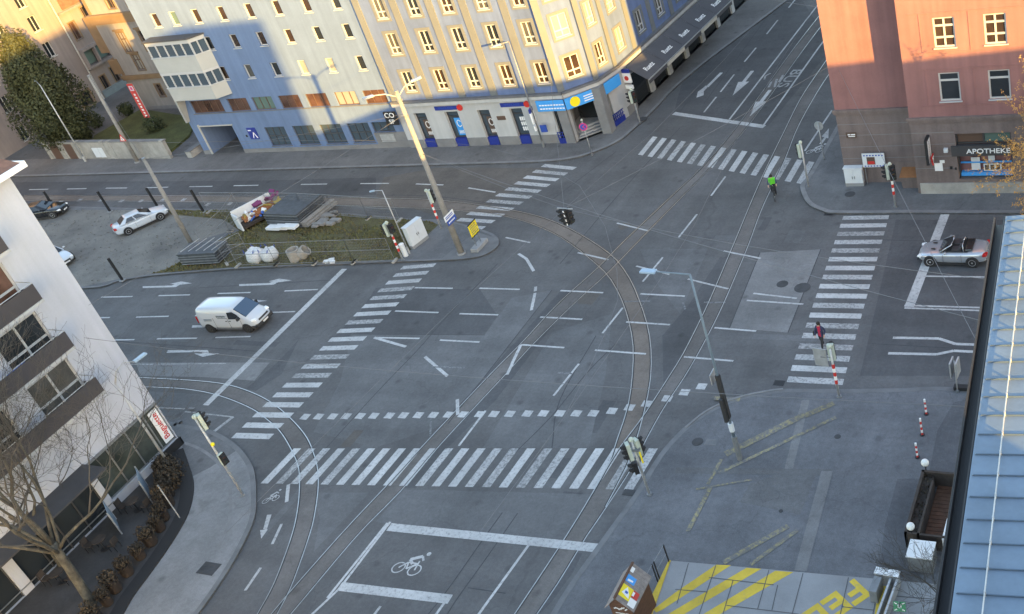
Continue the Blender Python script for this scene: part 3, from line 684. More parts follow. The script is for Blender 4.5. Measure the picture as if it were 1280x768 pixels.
# letters stand with their feet to the right in the picture and read downwards to the left
yr = (G(*J(980, 206), .085) - G(*J(920, 150), .085)); yr.z = 0; hgt = yr.length; yr.normalize(); xr = Vector((yr.y, -yr.x, 0))
if (G(*J(720, 278), .085) - G(*J(980, 206), .085)).dot(xr) < 0: xr = -xr
org = G(*J(918, 152), .085)
LW = hgt * .62; step = hgt * .95
for i_, ch in enumerate('FEUERWEHR'): glyph(ch, org + xr * step * i_, LW, hgt * .92, .26)
struct(mb.build('fire_lane_lettering', M['yellow']))
mb = MB()   # joints between the slabs
for p, q in [((258, 78), (212, 240)), ((368, 86), (300, 285)), ((437, 145), (395, 285)), ((580, 105), (535, 260)), ((615, 165), (592, 265)), ((716, 118), (672, 285)), ((898, 135), (865, 285)), ((1020, 165), (995, 285)), ((205, 183), (335, 193)), ((410, 247), (700, 282)), ((870, 252), (1000, 266)), ((340, 135), (600, 165)), ((1090, 210), (1240, 222))]: line_into(mb, J(*p), J(*q), .035, .0955, .085)
struct(mb.build('slab_joint', M['joint']))

# ------------------------------------------------------------------ tram tracks
def track(l, r, m, label, z=.006, brown=None):
    L, Rr = catmull([G(*p) for p in l], 8), catmull([G(*p) for p in r], 8)
    n = min(len(L), len(Rr))
    def res(P, n):
        d = [0]
        for i in range(len(P) - 1): d.append(d[-1] + (P[i + 1] - P[i]).length)
        out = []
        for k in range(n):
            t = d[-1] * k / (n - 1); i = 0
            while i < len(d) - 2 and d[i + 1] < t: i += 1
            out.append(P[i].lerp(P[i + 1], (t - d[i]) / max(1e-6, d[i + 1] - d[i])))
        return out
    n = 70; L, Rr = res(L, n), res(Rr, n)
    root = MB()
    for i in range(n - 1): root.quad(*[(v.x, v.y, z) for v in (L[i], L[i + 1], Rr[i + 1], Rr[i])])
    bed = struct(root.build('tram_track', M[m])); bed['label'] = label
    for P, sgn in ((L, 1), (Rr, -1)):
        g = MB(); strip(g, P, *((-.085, -.02) if sgn == 1 else (.02, .085)), z + .004); struct(g.build('rail_groove', M['groove'], bed))
        q = MB(); strip(q, P, -.024, .024, z + .011, .006); struct(q.build('rail', M['rail'], bed))
    return bed
track([(320, 771), (339, 737), (352, 706), (364, 672), (370, 648.7), (374, 620), (374, 589), (367, 568), (352, 542), (335, 525.5), (312.5, 510), (273.4, 494.6), (234, 486.8), (186, 484), (120, 482)],
      [(345, 771), (362.5, 737), (375.5, 703), (386, 672), (392.4, 648.7), (397.7, 612), (396.9, 586), (392.4, 568), (384, 548), (368, 528), (345, 507.5), (320, 493), (286.5, 481.6), (247.4, 476.4), (177, 472.4), (112, 470)], 'track', 'tram track curving left round the terrace corner', .0052)
track([(339, 768), (356, 747.7), (425, 669.6), (461.5, 630.5), (487.5, 603), (527.5, 558.8), (572.5, 511), (620, 461), (655, 426), (697.5, 380), (749, 333.6), (780, 302), (838, 247), (878, 208.5), (923, 156), (993, 60), (1040, 0), (1075, -45)],
      [(362, 770), (369, 762), (435, 683), (469, 646), (498, 617.5), (547.5, 559.5), (600, 502.5), (635, 465), (666, 431), (717.5, 380), (757, 344), (797, 303), (851, 248), (888, 210), (935, 158), (1006, 60), (1052, 0), (1087, -45)], 'track', 'long straight tram track through the middle of the junction', .0064)
track([(640, 773), (700, 682.6), (734, 628), (769, 568), (804, 520.6), (842, 462), (856, 438.6), (885, 380), (916, 308), (950, 227.5), (981, 163), (1002.4, 121), (1032, 77), (1075, 15)],
      [(668, 773), (700, 725.5), (734, 669.6), (752, 643.5), (791, 583.6), (804, 557), (830, 510), (856, 471), (879.7, 429.5), (904.4, 380), (935, 308), (953, 260), (980, 202.5), (997, 160), (1020.6, 117), (1045, 80), (1085, 20)], 'track', 'straight tram track along the plaza kerb', .0070)
track([(740, 618), (761, 580), (773, 545), (784.6, 510), (790, 475), (791.7, 440), (789, 415), (781, 385), (768, 357), (749, 333.6), (694, 293), (629, 270), (550, 262.3), (460, 258.2), (350, 254.5), (200, 252), (30, 251)],
      [(757, 634), (785, 580), (797, 545), (806, 512), (813, 475), (814, 440), (810, 410), (800, 378), (785, 345), (759, 315), (699.6, 280), (640, 263), (550, 250.8), (460, 247.7), (350, 246), (200, 245), (30, 244.5)], 'track_brown', 'brown tram track sweeping from the plaza to the street in front of the bank', .0058)
# manholes and gullies
def manhole(px, r, lvl, m='tar', round_=True):
    c = G(*px, lvl); mb = MB()
    if round_:
        mb.cyl((c.x, c.y, lvl + .006), r, .016, n=20); mb.cyl((c.x, c.y, lvl + .011), r * .8, .016, n=20)
    else:
        mb.box(c.x - r, c.x + r, c.y - r * .7, c.y + r * .7, lvl - .01, lvl + .012)
        for i in range(4): mb.box(c.x - r * .85, c.x + r * .85, c.y - r * .6 + i * r * .33, c.y - r * .6 + i * r * .33 + .03, lvl, lvl + .02)
    return struct(mb.build('manhole_cover', M[m]))
for px, r, l in [((1062.5, 243), .36, .12), ((1003, 360), .5, 0), ((978, 355.3), .36, 0), ((872, 552.5), .3, .07), ((803, 149), .4, .12), ((1047, 546), .16, .07), ((898, 46), .4, 0), ((976, 639), .1, .07)]: manhole(px, r, l)
manhole((889, 553), .32, .07, 'kerb_lo', False); manhole((974, 479), .3, 0, 'black', False); manhole((261, 711), .55, .12, 'tar', False); manhole((786, 616), .3, 0, 'tar', False); manhole((1036, 267.5), .3, 0, 'black', False)
# ================================================================== BUILDINGS
def bld(name, label, loc): return thing(name, label, 'building', loc)
def win(parent, Fc, s0, s1, z0, z1, style='white', depth=.16, pane='glass', rows=(), cols=(.5,), fw=.07, surround=None, sur_m='cream', sill=True, rough_part=None):
    """one window in its wall opening: frame with bars, panes behind, optional surround"""
    mb = MB(); d0, d1 = -depth - .05, -depth + .03
    if surround:
        mb.m = 1; w = surround
        for a, b, c, d in [(s0 - w, s0, z0 - w, z1 + w), (s1, s1 + w, z0 - w, z1 + w), (s0, s1, z1, z1 + w), (s0, s1, z0 - w, z0)]: mb.fb(Fc, a, b, -.01, .05, c, d)
        mb.m = 0
    for a, b, c, d in [(s0, s0 + fw, z0, z1), (s1 - fw, s1, z0, z1), (s0 + fw, s1 - fw, z0, z0 + fw), (s0 + fw, s1 - fw, z1 - fw, z1)]: mb.fb(Fc, a, b, d0, d1, c, d)
    for r in rows:
        zc = z0 + (z1 - z0) * r; mb.fb(Fc, s0 + fw, s1 - fw, d0, d1 - .004, zc - fw * .6, zc + fw * .6)
    for c in cols:
        sc = s0 + (s1 - s0) * c; mb.fb(Fc, sc - fw * .55, sc + fw * .55, d0, d1 - .008, z0 + fw, z1 - fw)
    if sill:
        mb.m = 2; mb.fb(Fc, s0 - .06, s1 + .06, -depth + .03, .09, z0 - .06, z0 - .002)
    fm = {'white': M['frame'], 'dark': M['frame_dark'], 'brown': M['frame_brown']}[style]
    w_ = mb.build('window', [fm, M[sur_m], M['frame'] if style == 'white' else M['cornice_dark']], parent)
    MB().fb(Fc, s0 + fw * .5, s1 - fw * .5, d0 - .02, d0 + .03, z0 + fw * .5, z1 - fw * .5).build('pane', M[pane], w_)
    return w_
rg = random.Random(11)
def shell(mb, Fc, W, depth, z0, z1, roof=True):
    """the unseen sides, back and roof of a block behind its facade"""
    P, u, n = Fc; q = lambda a, d: (P[0] + u[0] * a + n[0] * d, P[1] + u[1] * a + n[1] * d)
    c = [q(0, 0), q(W, 0), q(W, -depth), q(0, -depth)]
    for i in (1, 2, 3):
        a, b = c[i], c[(i + 1) % 4]; mb.quad((a[0], a[1], z0), (b[0], b[1], z0), (b[0], b[1], z1), (a[0], a[1], z1))
    if roof: mb.quad(*[(x, y, z1) for x, y in c])
    return mb

# ---------------- blue office block
BX0, BY = -87.3, 69.7
Fb = ((BX0, BY), (1, 0), (0, -1)); bW = -62.62 - BX0
blue = bld('office_building', 'blue grey office block with white glazed bays and a garage entrance', (BX0, BY, 0))
wins = []
for x in (-84.85, -82.56, -79.9, -76.9, -73.75, -70.65, -67.5, -64.4): wins.append((x - .42, x + .42, 12.8, 14.08))
for x in (-80.0, -76.93, -73.84, -70.7, -67.56, -64.4): wins.append((x - .42, x + .42, 10.3, 11.56))
for x in (-80.0, -76.93, -73.82, -70.7, -67.62, -64.4): wins.append((x - .42, x + .42, 7.44, 8.74))
strips = [(-85.9, -82.05)] + [(c - 1.2, c + 1.18) for c in (-80.02, -77.0, -73.85, -70.72, -67.45, -64.35)]
grounds = [(c - 1.2, c + 1.2, .72, 2.62) for c in (-77.2, -73.83, -70.65, -67.55)] + [(-66.0, -63.7, 1.65, 2.62)]
holes = [(a - BX0, b - BX0, c, d) for a, b, c, d in wins] + [(a - BX0, b - BX0, 4.35, 5.62) for a, b in strips] + [(a - BX0, b - BX0, c, d) for a, b, c, d in grounds] + [(1.1, 5.15, .02, 2.98)]
mb = MB(); mb.wall(Fb, bW, 0, 19, holes, .2); shell(mb, Fb, bW, 14, 0, 19)
mb.build('wall', M['bluewall'], blue)
for i, (a, b, c, d) in enumerate(wins):
    win(blue, Fb, a - BX0, b - BX0, c, d, 'white', .15, 'glass_g' if i == 1 else ('blind' if i in (17, 18) else rg.choice(['glass', 'glass', 'glass_c', 'glass_d', 'glass_d'])), cols=(), fw=.09)
for i, (a, b) in enumerate(strips):
    n = 5 if i == 0 else 3
    win(blue, Fb, a - BX0, b - BX0, 4.35, 5.62, 'brown', .15, 'glass_warm' if i in (0, 1, 3, 4, 6) else ('glass_g' if i == 2 else 'blind'), cols=[k / n for k in range(1, n)], fw=.06, sill=False)
for a, b, c, d in grounds: win(blue, Fb, a - BX0, b - BX0, c, d, 'dark', .15, 'glass_b', rows=(.5,) if d - c > 1.5 else (), cols=(.33, .66), fw=.06)
mb = MB()
for z_ in (4.25,): mb.fb(Fb, 1.2, bW, 0, .06, z_, 4.34)
mb.build('sill_band', M['cornice_dark'], blue)
mb = MB(); mb.fb(Fb, 5.16, bW, 0, .05, .0, .5); mb.fb(Fb, 21.2, bW, .0, .052, .5, 1.62); mb.fb(Fb, 0, 1.08, 0, .05, 0, .5)
mb.build('plinth', M['stone_dark'], blue)
mb = MB(); P0 = BX0 + 1.1; P1 = BX0 + 5.15
mb.quad((P0, BY + .2, 0.13), (P1, BY + .2, 0.13), (P1, BY + 6, 0.13), (P0, BY + 6, 0.13)); mb.quad((P0, BY + 6, 0), (P1, BY + 6, 0), (P1, BY + 6, 2.98), (P0, BY + 6, 2.98))
mb.quad((P0, BY + .2, 0), (P0, BY + 6, 0), (P0, BY + 6, 2.98), (P0, BY + .2, 2.98)); mb.quad((P1, BY + .2, 0), (P1, BY + 6, 0), (P1, BY + 6, 2.98), (P1, BY + .2, 2.98)); mb.quad((P0, BY + .2, 2.98), (P1, BY + .2, 2.98), (P1, BY + 6, 2.98), (P0, BY + 6, 2.98))
mb.build('garage_entrance', M['bluewall'], blue)
MB().box(P0 + .9, P1 - .05, BY + 3.2, BY + 3.3, .14, 2.6).build('garage_door', M['stone_dark'], blue)
struct(MB().sheet([(P0 + .02, BY + .05), (P1 - .02, BY + .05), (P1 - .02, BY + 5.9), (P0 + .02, BY + 5.9)], .1345).build('driveway', M['asphalt']))
mb = MB(); mb.fb(Fb, .95, 1.09, 0, .12, .0, 3.2); mb.fb(Fb, 1.09, 5.3, 0, .08, 3.0, 3.1); mb.build('garage_trim', M['offwhite'], blue)
# the white glazed bays
def bay(zp0, zp1, zw1, zr, x0, x1):
    po = [(x0, BY), (x0, BY - 1.05), (x1 - 1.0, BY - 1.05), (x1, BY - .02)]
    g = MB().prism(po, zp0, zp1).build('bay', M['offwhite'], blue)
    ins = [(x0 + .1, BY), (x0 + .1, BY - .95), (x1 - 1.05, BY - .95), (x1 - .12, BY - .02)]
    MB().prism(ins, zp1, zw1).build('bay_glazing', M['glass_b'], g)
    f = MB(); f.prism([(x0 - .05, BY), (x0 - .05, BY - 1.12), (x1 - .97, BY - 1.12), (x1 + .06, BY - .02)], zp1 - .005, zp1 + .07)
    f.prism([(x0 - .0, BY), (x0 - .0, BY - 1.06), (x1 - 1.0, BY - 1.06), (x1 + .0, BY - .02)], zw1 - .06, zr)
    for k in range(6):
        t = k / 5; xx = x0 + .05 + (x1 - 1.05 - x0) * t; f.box(xx - .06, xx + .06, BY - 1.03, BY - .9, zp1 + .05, zw1 - .04)
    for k in (1, 2): t = k / 2; f.bar((x1 - 1.03 + .98 * t, BY - 1.0 + .96 * t, zp1), (x1 - 1.03 + .98 * t, BY - 1.0 + .96 * t, zw1), .1, .1, up=(0, 1, 0))
    f.build('bay_frame', M['frame'], g); return g
b1 = bay(8.88, 10.32, 11.55, 11.85, -86.4, -80.1)
MB().prism([(-86.55, BY), (-86.55, BY - 1.2), (-81.0, BY - 1.2), (-79.95, BY - .02)], 11.852, 11.98).build('bay_roof', M['roof_dark'], b1)
bay(6.15, 7.42, 8.72, 8.875, -86.4, -80.1)
mb = MB(); mb.hexa([(-86.4, BY - 1.05, 6.146), (-86.2, BY - 1.05, 6.146), (-86.2, BY, 6.146), (-86.4, BY, 6.146)] + [(-86.4, BY - 1.05, 6.147), (-86.2, BY - 1.05, 6.147), (-86.2, BY, 6.147), (-86.4, BY, 6.147)])
mb.add([(-87.28, BY, 3.6), (-87.28, BY - .35, 3.6), (-86.4, BY - 1.05, 6.14), (-86.4, BY, 6.14), (-87.08, BY, 3.6), (-87.08, BY - .35, 3.6), (-86.2, BY - 1.05, 6.14), (-86.2, BY, 6.14)], [(0, 1, 2, 3), (7, 6, 5, 4), (0, 4, 5, 1), (1, 5, 6, 2), (2, 6, 7, 3), (3, 7, 4, 0)])
mb.build('side_fin', M['offwhite'], blue)
sg = MB().fb(Fb, -80.55 - BX0, -79.5 - BX0, .0, .05, 1.5, 2.65).build('wall_emblem', M['bankblue'], blue)
mb = MB(); e0 = -80.55 - BX0
for a, b in [((.42, 1.62), (.66, 2.2)), ((.66, 2.2), (.92, 1.62))]:
    y = BY - .056; mb.bar((BX0 + e0 + a[0], y, a[1]), (BX0 + e0 + b[0], y, b[1]), .1, .012, up=(0, 1, 0))
mb.fb(Fb, e0 + .12, e0 + .5, .05, .062, 2.35, 2.45); mb.build('emblem_stroke', M['whitep'], sg)
MB().fb(Fb, -81.0 - BX0, -80.85 - BX0, 0, .06, 1.75, 1.95).build('door_bell', M['black'], blue)
MB().fb(Fb, -65.5 - BX0, -64.0 - BX0, .055, .12, .75, 1.45).build('notice_case', M['galv'], blue)

# ---------------- pale blue bank building
KX0, KY = -62.6, 69.5
bank = bld('bank_building', 'pale blue corner building with cream pilasters and a bank on its ground floor', (KX0, KY, 0))
Pp = [(-62.6, 69.5), (-45.9, 69.5), (-43.75, 71.5), (-43.1, 73.9), (-40.0, 110)]
def seg_f(a, b):
    d = Vector((b[0] - a[0], b[1] - a[1], 0)); L = d.length; d /= L
    return (a, (d.x, d.y), (d.y, -d.x)), L
facs = [seg_f(Pp[i], Pp[i + 1]) for i in range(4)]
HB = 20
up_w = MB(); lo_w = MB()
F0, L0 = facs[0]
w0 = [(x - KX0 - .5, x - KX0 + .5) for x in (-60.1, -56.83, -53.65, -50.4, -47.17)]
rows_ = [(5.38, 7.15), (8.7, 10.5), (11.75, 13.6), (15, 16.8)]
h0 = [(a, b, c, d) for a, b in w0 for c, d in rows_]
up_w.wall(F0, L0, 4.5, HB, h0, .2)
F1, L1 = facs[1]; h1 = [(L1 / 2 - .62, L1 / 2 + .62, c, d) for c, d in rows_]; up_w.wall(F1, L1, 4.5, HB, h1, .2)
F2, L2 = facs[2]; h2 = [(L2 / 2 - .42, L2 / 2 + .42, c, d) for c, d in rows_]; up_w.wall(F2, L2, 4.5, HB, h2, .2)
F3, L3 = facs[3]; s3 = [1.6 + 3.55 * k for k in range(8)]; h3 = [(a - .5, a + .5, c, d) for a in s3 for c, d in rows_]; up_w.wall(F3, L3, 4.5, HB, h3, .2)
up_w.quad((-62.6, 69.5, 4.5), (-62.6, 69.5, HB), (-62.6, 110, HB), (-62.6, 110, 4.5)); up_w.quad((-62.6, 110, 4.5), (-40, 110, 4.5), (-40, 110, HB), (-62.6, 110, HB))
up_w.quad(*[(x, y, HB) for x, y in Pp + [(-62.6, 110)]])
inn = [(-61.9, 70.3), (-46.2, 70.3), (-44.5, 71.9), (-43.9, 74), (-41, 109.5)]
up_w.build('wall', M['bankwall'], bank)
k = 0
for (Fc, hs) in ((F0, h0), (F1, h1), (F2, h2), (F3, h3)):
    for (a, b, c, d) in hs:
        if c > 14: continue
        shut = (Fc is F1 and c > 8) or (Fc is F2 and c > 8) or (Fc is F3 and a < 2 and c < 14)
        win(bank, Fc, a, b, c, d, 'white', .1, 'blind' if shut else rg.choice(['glass', 'glass_d', 'glass_d', 'glass_c']), rows=(.3,), cols=(.5,), fw=.09, surround=.24)
# ground floor of the bank
shops = [(-60.95, -59.7), (-57.75, -56.4), (-54.45, -53.25), (-51.3, -50.1)]
hs = [(a - KX0, b - KX0, .12, 3.36) for a, b in shops] + [(-47.3 - KX0, L0, .12, 3.0)]
lo_w.wall(F0, L0, 0, 4.5, hs, .35)
lo_w.wall(F1, L1, 0, 4.5, [(0.0, L1, .12, 3.0)], .35); lo_w.wall(F2, L2, 0, 4.5, [(.0, .9, .12, 3.0)], .3); lo_w.wall(F3, L3, 0, 4.5, [(1.6 + k * 3.4, 4.4 + k * 3.4, .12, 3.0) for k in range(8)], .3)
lo_w.build('ground_floor_wall', M['white'], bank)
iw = MB(); inn = [(-62, 70.4), (-47.6, 70.4), (-47.6, 73.0), (-44.9, 73.6), (-44.4, 76), (-41.3, 109)]
for i in range(5): a, b = inn[i], inn[i + 1]; iw.quad((*a, .1), (*b, .1), (*b, 4.3), (*a, 4.3))
iw.build('interior_wall', M['stone_dark'], bank)
prev = 0
for a, b in shops: MB().fb(F0, prev, a - KX0 - .02, 0, .05, 0, .88).build('plinth', M['stone_dark'], bank); prev = b - KX0 + .02
MB().fb(F0, prev, -47.4 - KX0, 0, .05, 0, .88).build('plinth', M['stone_dark'], bank); MB().fb(F3, .05, 1.55, 0, .05, 0, .88).build('plinth', M['stone_dark'], bank)
for i, (a, b) in enumerate(shops):
    f = MB(); a -= KX0; b -= KX0
    for p in [(a, a + .06, .85, 3.36), (b - .06, b, .85, 3.36), (a, b, 3.3, 3.36), (a, b, 2.75, 2.82), (a, b, .85, .92)]: f.fb(F0, p[0], p[1], -.36, -.28, p[2], p[3])
    fo = f.build('shop_window', M['frame_dark'], bank)
    MB().fb(F0, a, b, -.42, -.37, .12, 3.36).build('pane', M['glass_b'], fo)
    MB().fb(F0, a + .1, b - .1, -.3, -.02, .12, .84).build('blue_panel', M['bankblue'], fo)
    po = MB().fb(F0, a + .45, b - .1, -.36, -.33, 1.0, 2.6).build('poster', M[('frame_brown', 'skyblue', 'frame_brown', 'glass_b')[i]], fo)
    pm = MB(); zc = 2.1; xc = (a + .45 + b - .1) / 2
    if i < 3:
        for t in range(12):
            u, v = t / 12 * 5.2 + .5, (t + 1) / 12 * 5.2 + .5
            pm.bar((KX0 + xc + .2 * math.cos(u), KY + .325, zc + .3 * math.sin(u)), (KX0 + xc + .2 * math.cos(v), KY + .325, zc + .3 * math.sin(v)), .07, .01, up=(0, 1, 0))
        for t in range(4): pm.fb(F0, xc - .25 + t * .12, xc - .18 + t * .12, -.33, -.32, 1.15, 1.45)
    else:
        for r in range(3):
            for c_ in range(3): pm.fb(F0, a + .5 + c_ * .19, a + .65 + c_ * .19, -.33, -.32, 1.2 + r * .45, 1.55 + r * .45)
    pm.build('poster_print', M['whitep'], po)
# trims
mb = MB()
for x0, x1 in [(-62.55, -61.95), (-58.95, -58.3), (-55.6, -54.95), (-52.5, -51.85), (-48.95, -48.3)]: mb.fb(F0, x0 - KX0, x1 - KX0, 0, .09, 4.62, HB)
for Fc, L in ((F1, L1), (F2, L2)): mb.fb(Fc, -.28, .28, 0.02, .1, 4.62, HB)
mb.fb(F3, -.28, .2, .02, .1, 4.62, HB)
for s_ in s3: mb.fb(F3, s_ + 1.5, s_ + 2.05, 0, .09, 4.62, HB)
mb.build('pilaster', M['cream'], bank)
mb = MB()
for Fc, L in ((F0, L0), (F1, L1), (F2, L2), (F3, L3)): mb.fb(Fc, -.02, L + .1, -.02, .28, 4.12, 4.42)
c_ = mb.build('cornice', M['white'], bank)
mb = MB()
for Fc, L in ((F0, L0), (F1, L1), (F2, L2), (F3, L3)): mb.fb(Fc, -.02, L + .12, -.02, .34, 4.424, 4.6)
mb.build('cornice_cover', M['cornice_dark'], c_)
mb = MB(); mb.fb(F0, -48.35 - KX0, L0 + .1, .3, .36, 3.12, 4.05); mb.fb(F1, -.06, L1 + .1, .3, .36, 3.12, 4.05); mb.fb(F2, -.06, L2 - .2, .3, .36, 3.12, 4.05)
bn = mb.build('entrance_banner', M['skyblue'], bank)
p = Vector((F1[0][0] + F1[1][0] * .75 + F1[2][0] * .37, F1[0][1] + F1[1][1] * .75 + F1[2][1] * .37, 3.58)); MB().cyl(p, .42, .02, (F1[2][0], F1[2][1], 0), 20).build('banner_disc', M['signyellow'], bn)
mb = MB()
for r in range(2): 
    for t in range(9): mb.fb(F0, -48.1 - KX0 + t * .26, -47.9 - KX0 + t * .26, .36, .372, 3.3 + r * .3, 3.4 + r * .3)
for r in range(3): mb.fb(F1, 1.5, 2.5, .36, .372, 3.3 + r * .2, 3.38 + r * .2)
mb.build('banner_print', M['whitep'], bn)
mb = MB()
for c_, r in (((-46.35, 69.75), .42), ((-43.7, 71.2), .42)): mb.box(c_[0] - r, c_[0] + r, c_[1] - r, c_[1] + r, .1, 4.11)
mb.build('pillar', M['stone_dark'], bank)
mb = MB()
for i in range(4): mb.prism([(-47.2, 70.0 + i * .32), (-45.9, 70.0 + i * .32), (-44.1 - i * .2, 71.6 + i * .25), (-44.2, 74), (-47.2, 74)], .1, .26 + i * .16)
mb.build('entrance_steps', M['concrete'], bank)
mb = MB(); mb.fb(F0, -47.3 - KX0, -46.8 - KX0, -.3, -.2, .12, 3.0); mb.build('side_door', M['glass'], bank); mb = MB(); mb.box(-46.9, -45.2, 72.6, 72.7, .75, 3.0); mb.build('entrance_door', M['glass'], bank)
for Fc, a, b in ((F0, -47.4 - KX0, -46.8 - KX0), (F2, .15, 1.9)):
    mb = MB()
    for z_ in (.5, .8, 1.1): mb.fb(Fc, a, b, .12, .16, z_, z_ + .05)
    n_ = int((b - a) / .22) + 1
    for t in range(n_): mb.fb(Fc, a + t * .22, a + t * .22 + .05, .11, .17, .12, 1.15)
    mb.fb(Fc, a, b, .13, .15, .12, .6)
    mb.build('railing', M['bankblue'], bank)
# lettering and red emblem over the windows
def bank_sign(x0, x1, z):
    s_ = MB().fb(F0, x0 - KX0, x1 - KX0 - .55, .01, .08, z - .17, z + .17).build('fascia_sign', M['bankblue'], bank)
    lettering('sign_lettering', 'SPARKASSE', .26, ((x0 + x1 - .55) / 2, KY - .085, z), (1, 0, 0), (0, 0, 1), M['signblue'], s_, .006, 1.15)
    m2 = MB(); m2.cyl((x1 - .27, KY - .05, z - .02), .27, .09, (0, 1, 0), 18); m2.cyl((x1 - .22, KY - .05, z + .34), .09, .08, (0, 1, 0), 12); m2.build('sign_emblem', M['red'], s_)
bank_sign(-58.5, -55.7, 3.72); bank_sign(-51.95, -49.15, 3.72)
MB().fb(F0, -52.7 - KX0, -51.9 - KX0, 0, .05, 2.4, 2.75).build('house_plaque', M['frame_brown'], bank)
def blade_sign(pos, u, w, parts, name='projecting_sign'):
    r = None
    for (z0, z1, m) in parts:
        o = MB().obox((pos[0] + u[0] * w / 2, pos[1] + u[1] * w / 2, (z0 + z1) / 2), (u[0] * w / 2, u[1] * w / 2, 0), (-u[1] * .07, u[0] * .07, 0), (0, 0, (z1 - z0) / 2)).build(name if r is None else 'sign_panel', M[m], bank if r is None else r)
        r = r or o
    return r
sg = blade_sign((-48.9, 69.2), (.25, -.97), .75, [(3.3, 3.62, 'bankblue'), (2.35, 3.296, 'whitep'), (1.75, 2.2, 'whitep')])
m2 = MB(); m2.cyl((-48.85, 68.85, 2.8), .2, .2, (.97, .25, 0), 14); m2.build('sign_emblem', M['red'], sg)
MB().obox((-48.2, 68.9, 1.75), (.28, 0, 0), (0, .05, 0), (0, 0, .3)).build('sign_panel', M['signblue'], sg)
sg = blade_sign((-43.0, 74.5), (.98, -.15), .75, [(3.7, 4.0, 'bankblue'), (2.85, 3.696, 'whitep'), (2.3, 2.62, 'whitep')])
MB().cyl((-42.65, 74.45, 3.25), .2, .2, (.15, .98, 0), 14).build('sign_emblem', M['red'], sg)
# awnings along the side street
for k in range(5):
    a, b = .95 + k * 3.35, .95 + (k + 1) * 3.35 - .05; P, u, n = F3
    q = lambda s_, d, z_: (P[0] + u[0] * s_ + n[0] * d, P[1] + u[1] * s_ + n[1] * d, z_)
    aw = MB(); aw.hexa([q(a, .3, 3.97), q(b, .3, 3.97), q(b, 2.15, 2.85), q(a, 2.15, 2.85), q(a, .3, 4.0), q(b, .3, 4.0), q(b, 2.15, 2.88), q(a, 2.15, 2.88)])
    ao = aw.build('awning', M['fabric'], bank)
    v = MB(); v.fb(F3, a, b, 2.13, 2.2, 2.82, 2.9); v.build('awning_rail', M['galv'], ao)
    MB().fb(F3, a, b, 2.16, 2.17, 2.5, 2.82).build('awning_valance', M['canvas' if k % 2 else 'fabric'], ao)
    dn = Vector(q(0, 2.15, 2.88)) - Vector(q(0, .3, 4.0))
    lettering('awning_lettering', 'Ruetz', .62, Vector(q((a + b) / 2, 1.45, 3.318)), (u[0], u[1], 0), -dn.normalized(), M['whitep'], ao, .004)
mb = MB()
for k in range(8): a = 1.65 + k * 3.4; mb.fb(F3, a, a + 2.75, -.28, -.22, .12, 3.0)
mb.build('shopfront', M['glass'], bank)

# ---------------- pink pharmacy building
PX0, PX1, PX2 = -21.4, -16.2, 14.0
pink = bld('pharmacy_building', 'pink corner building with grey stone ground floor and a pharmacy', (PX0, 62.3, 0))
FL = ((PX0, 62.3), (1, 0), (0, -1)); FR = ((PX1, 60.75), (1, 0), (0, -1)); WL, WR = PX1 - PX0, PX2 - PX1
HP = 19
pw = []
for c in (-13.52, -10.6, -7.68, -4.76, -1.84, 1.1): pw += [(c - .63, c + .63, 6.5, 8.36), (c - .63, c + .63, 9.95, 11.8), (c - .63, c + .63, 13.3, 15.1)]
hr = [(a - PX1, b - PX1, c, d) for a, b, c, d in pw]
mb = MB(); mb.wall(FR, WR, 5.5, HP, hr, .2); mb.wall(FL, WL, 5.5, HP, [], .1); mb.quad((PX1, 60.75, 5.5), (PX1, 62.3, 5.5), (PX1, 62.3, HP), (PX1, 60.75, HP))
dl = d1; px3 = PX0 + dl.x / dl.y * 40
mb.quad((PX0, 62.3, 0), (px3, 102.3, 0), (px3, 102.3, HP), (PX0, 62.3, HP)); mb.quad((PX0, 62.3, HP), (PX1, 62.3, HP), (PX1, 60.75, HP), (PX2, 60.75, HP), (PX2, 102, HP), (px3, 102.3, HP)); mb.quad((PX2, 60.75, 0), (PX2, 102, 0), (PX2, 102, HP), (PX2, 60.75, HP)); mb.quad((PX1, 61.4, 0), (PX2 - .2, 61.4, 0), (PX2 - .2, 61.4, HP - .1), (PX1, 61.4, HP - .1))
mb.build('wall', M['pinkwall'], pink)
for a, b, c, d in hr:
    if c > 13: continue
    win(pink, FR, a, b, c, d, 'white', .12, 'glass_d' if c > 9 else rg.choice(['glass', 'glass_c']), rows=(.33, .72) if c > 9 else (.72,), cols=(.5,) if c > 9 else (), fw=.1)
mb = MB()   # raised string lines round the windows
for c in (6.2, 8.6, 9.65, 12.1): mb.fb(FR, .9 if c < 9 else .6, WR, .0, .03, c, c + .05)
for x in (-14.9, -12.06, -9.14): mb.fb(FR, x - PX1 - .03, x - PX1 + .03, 0, .026, 6.25, 8.6)
for x in (-14.9, -12.06): mb.fb(FR, x - PX1 - .03, x - PX1 + .03, 0, .026, 9.7, 12.1)
mb.build('wall_moulding', M['pinkwall'], pink)
ss = (-13.5 - PX1, -10.15 - PX1, 1.08, 4.28)
mb = MB(); mb.wall(FR, WR, 0, 5.5, [ss, (7.8, 10.6, 1.08, 4.2), (12, 15, 1.08, 4.2)], .3); mb.wall(FL, WL, 0, 5.5, [], .1); mb.quad((PX1, 60.75, 0), (PX1, 62.3, 0), (PX1, 62.3, 5.5), (PX1, 60.75, 5.5))
mb.build('ground_floor_wall', M['stone'], pink)
mb = MB(); mb.fb(FL, -.15, WL - .16, 0, .16, 5.32, 5.5); mb.fb(FR, -.16, WR, 0, .16, 5.32, 5.5); mb.fb(FL, -.1, WL - .1, 0, .09, 5.14, 5.31); mb.fb(FR, -.1, WR, 0, .09, 5.14, 5.31); mb.build('ledge', M['stone'], pink)
mb = MB()
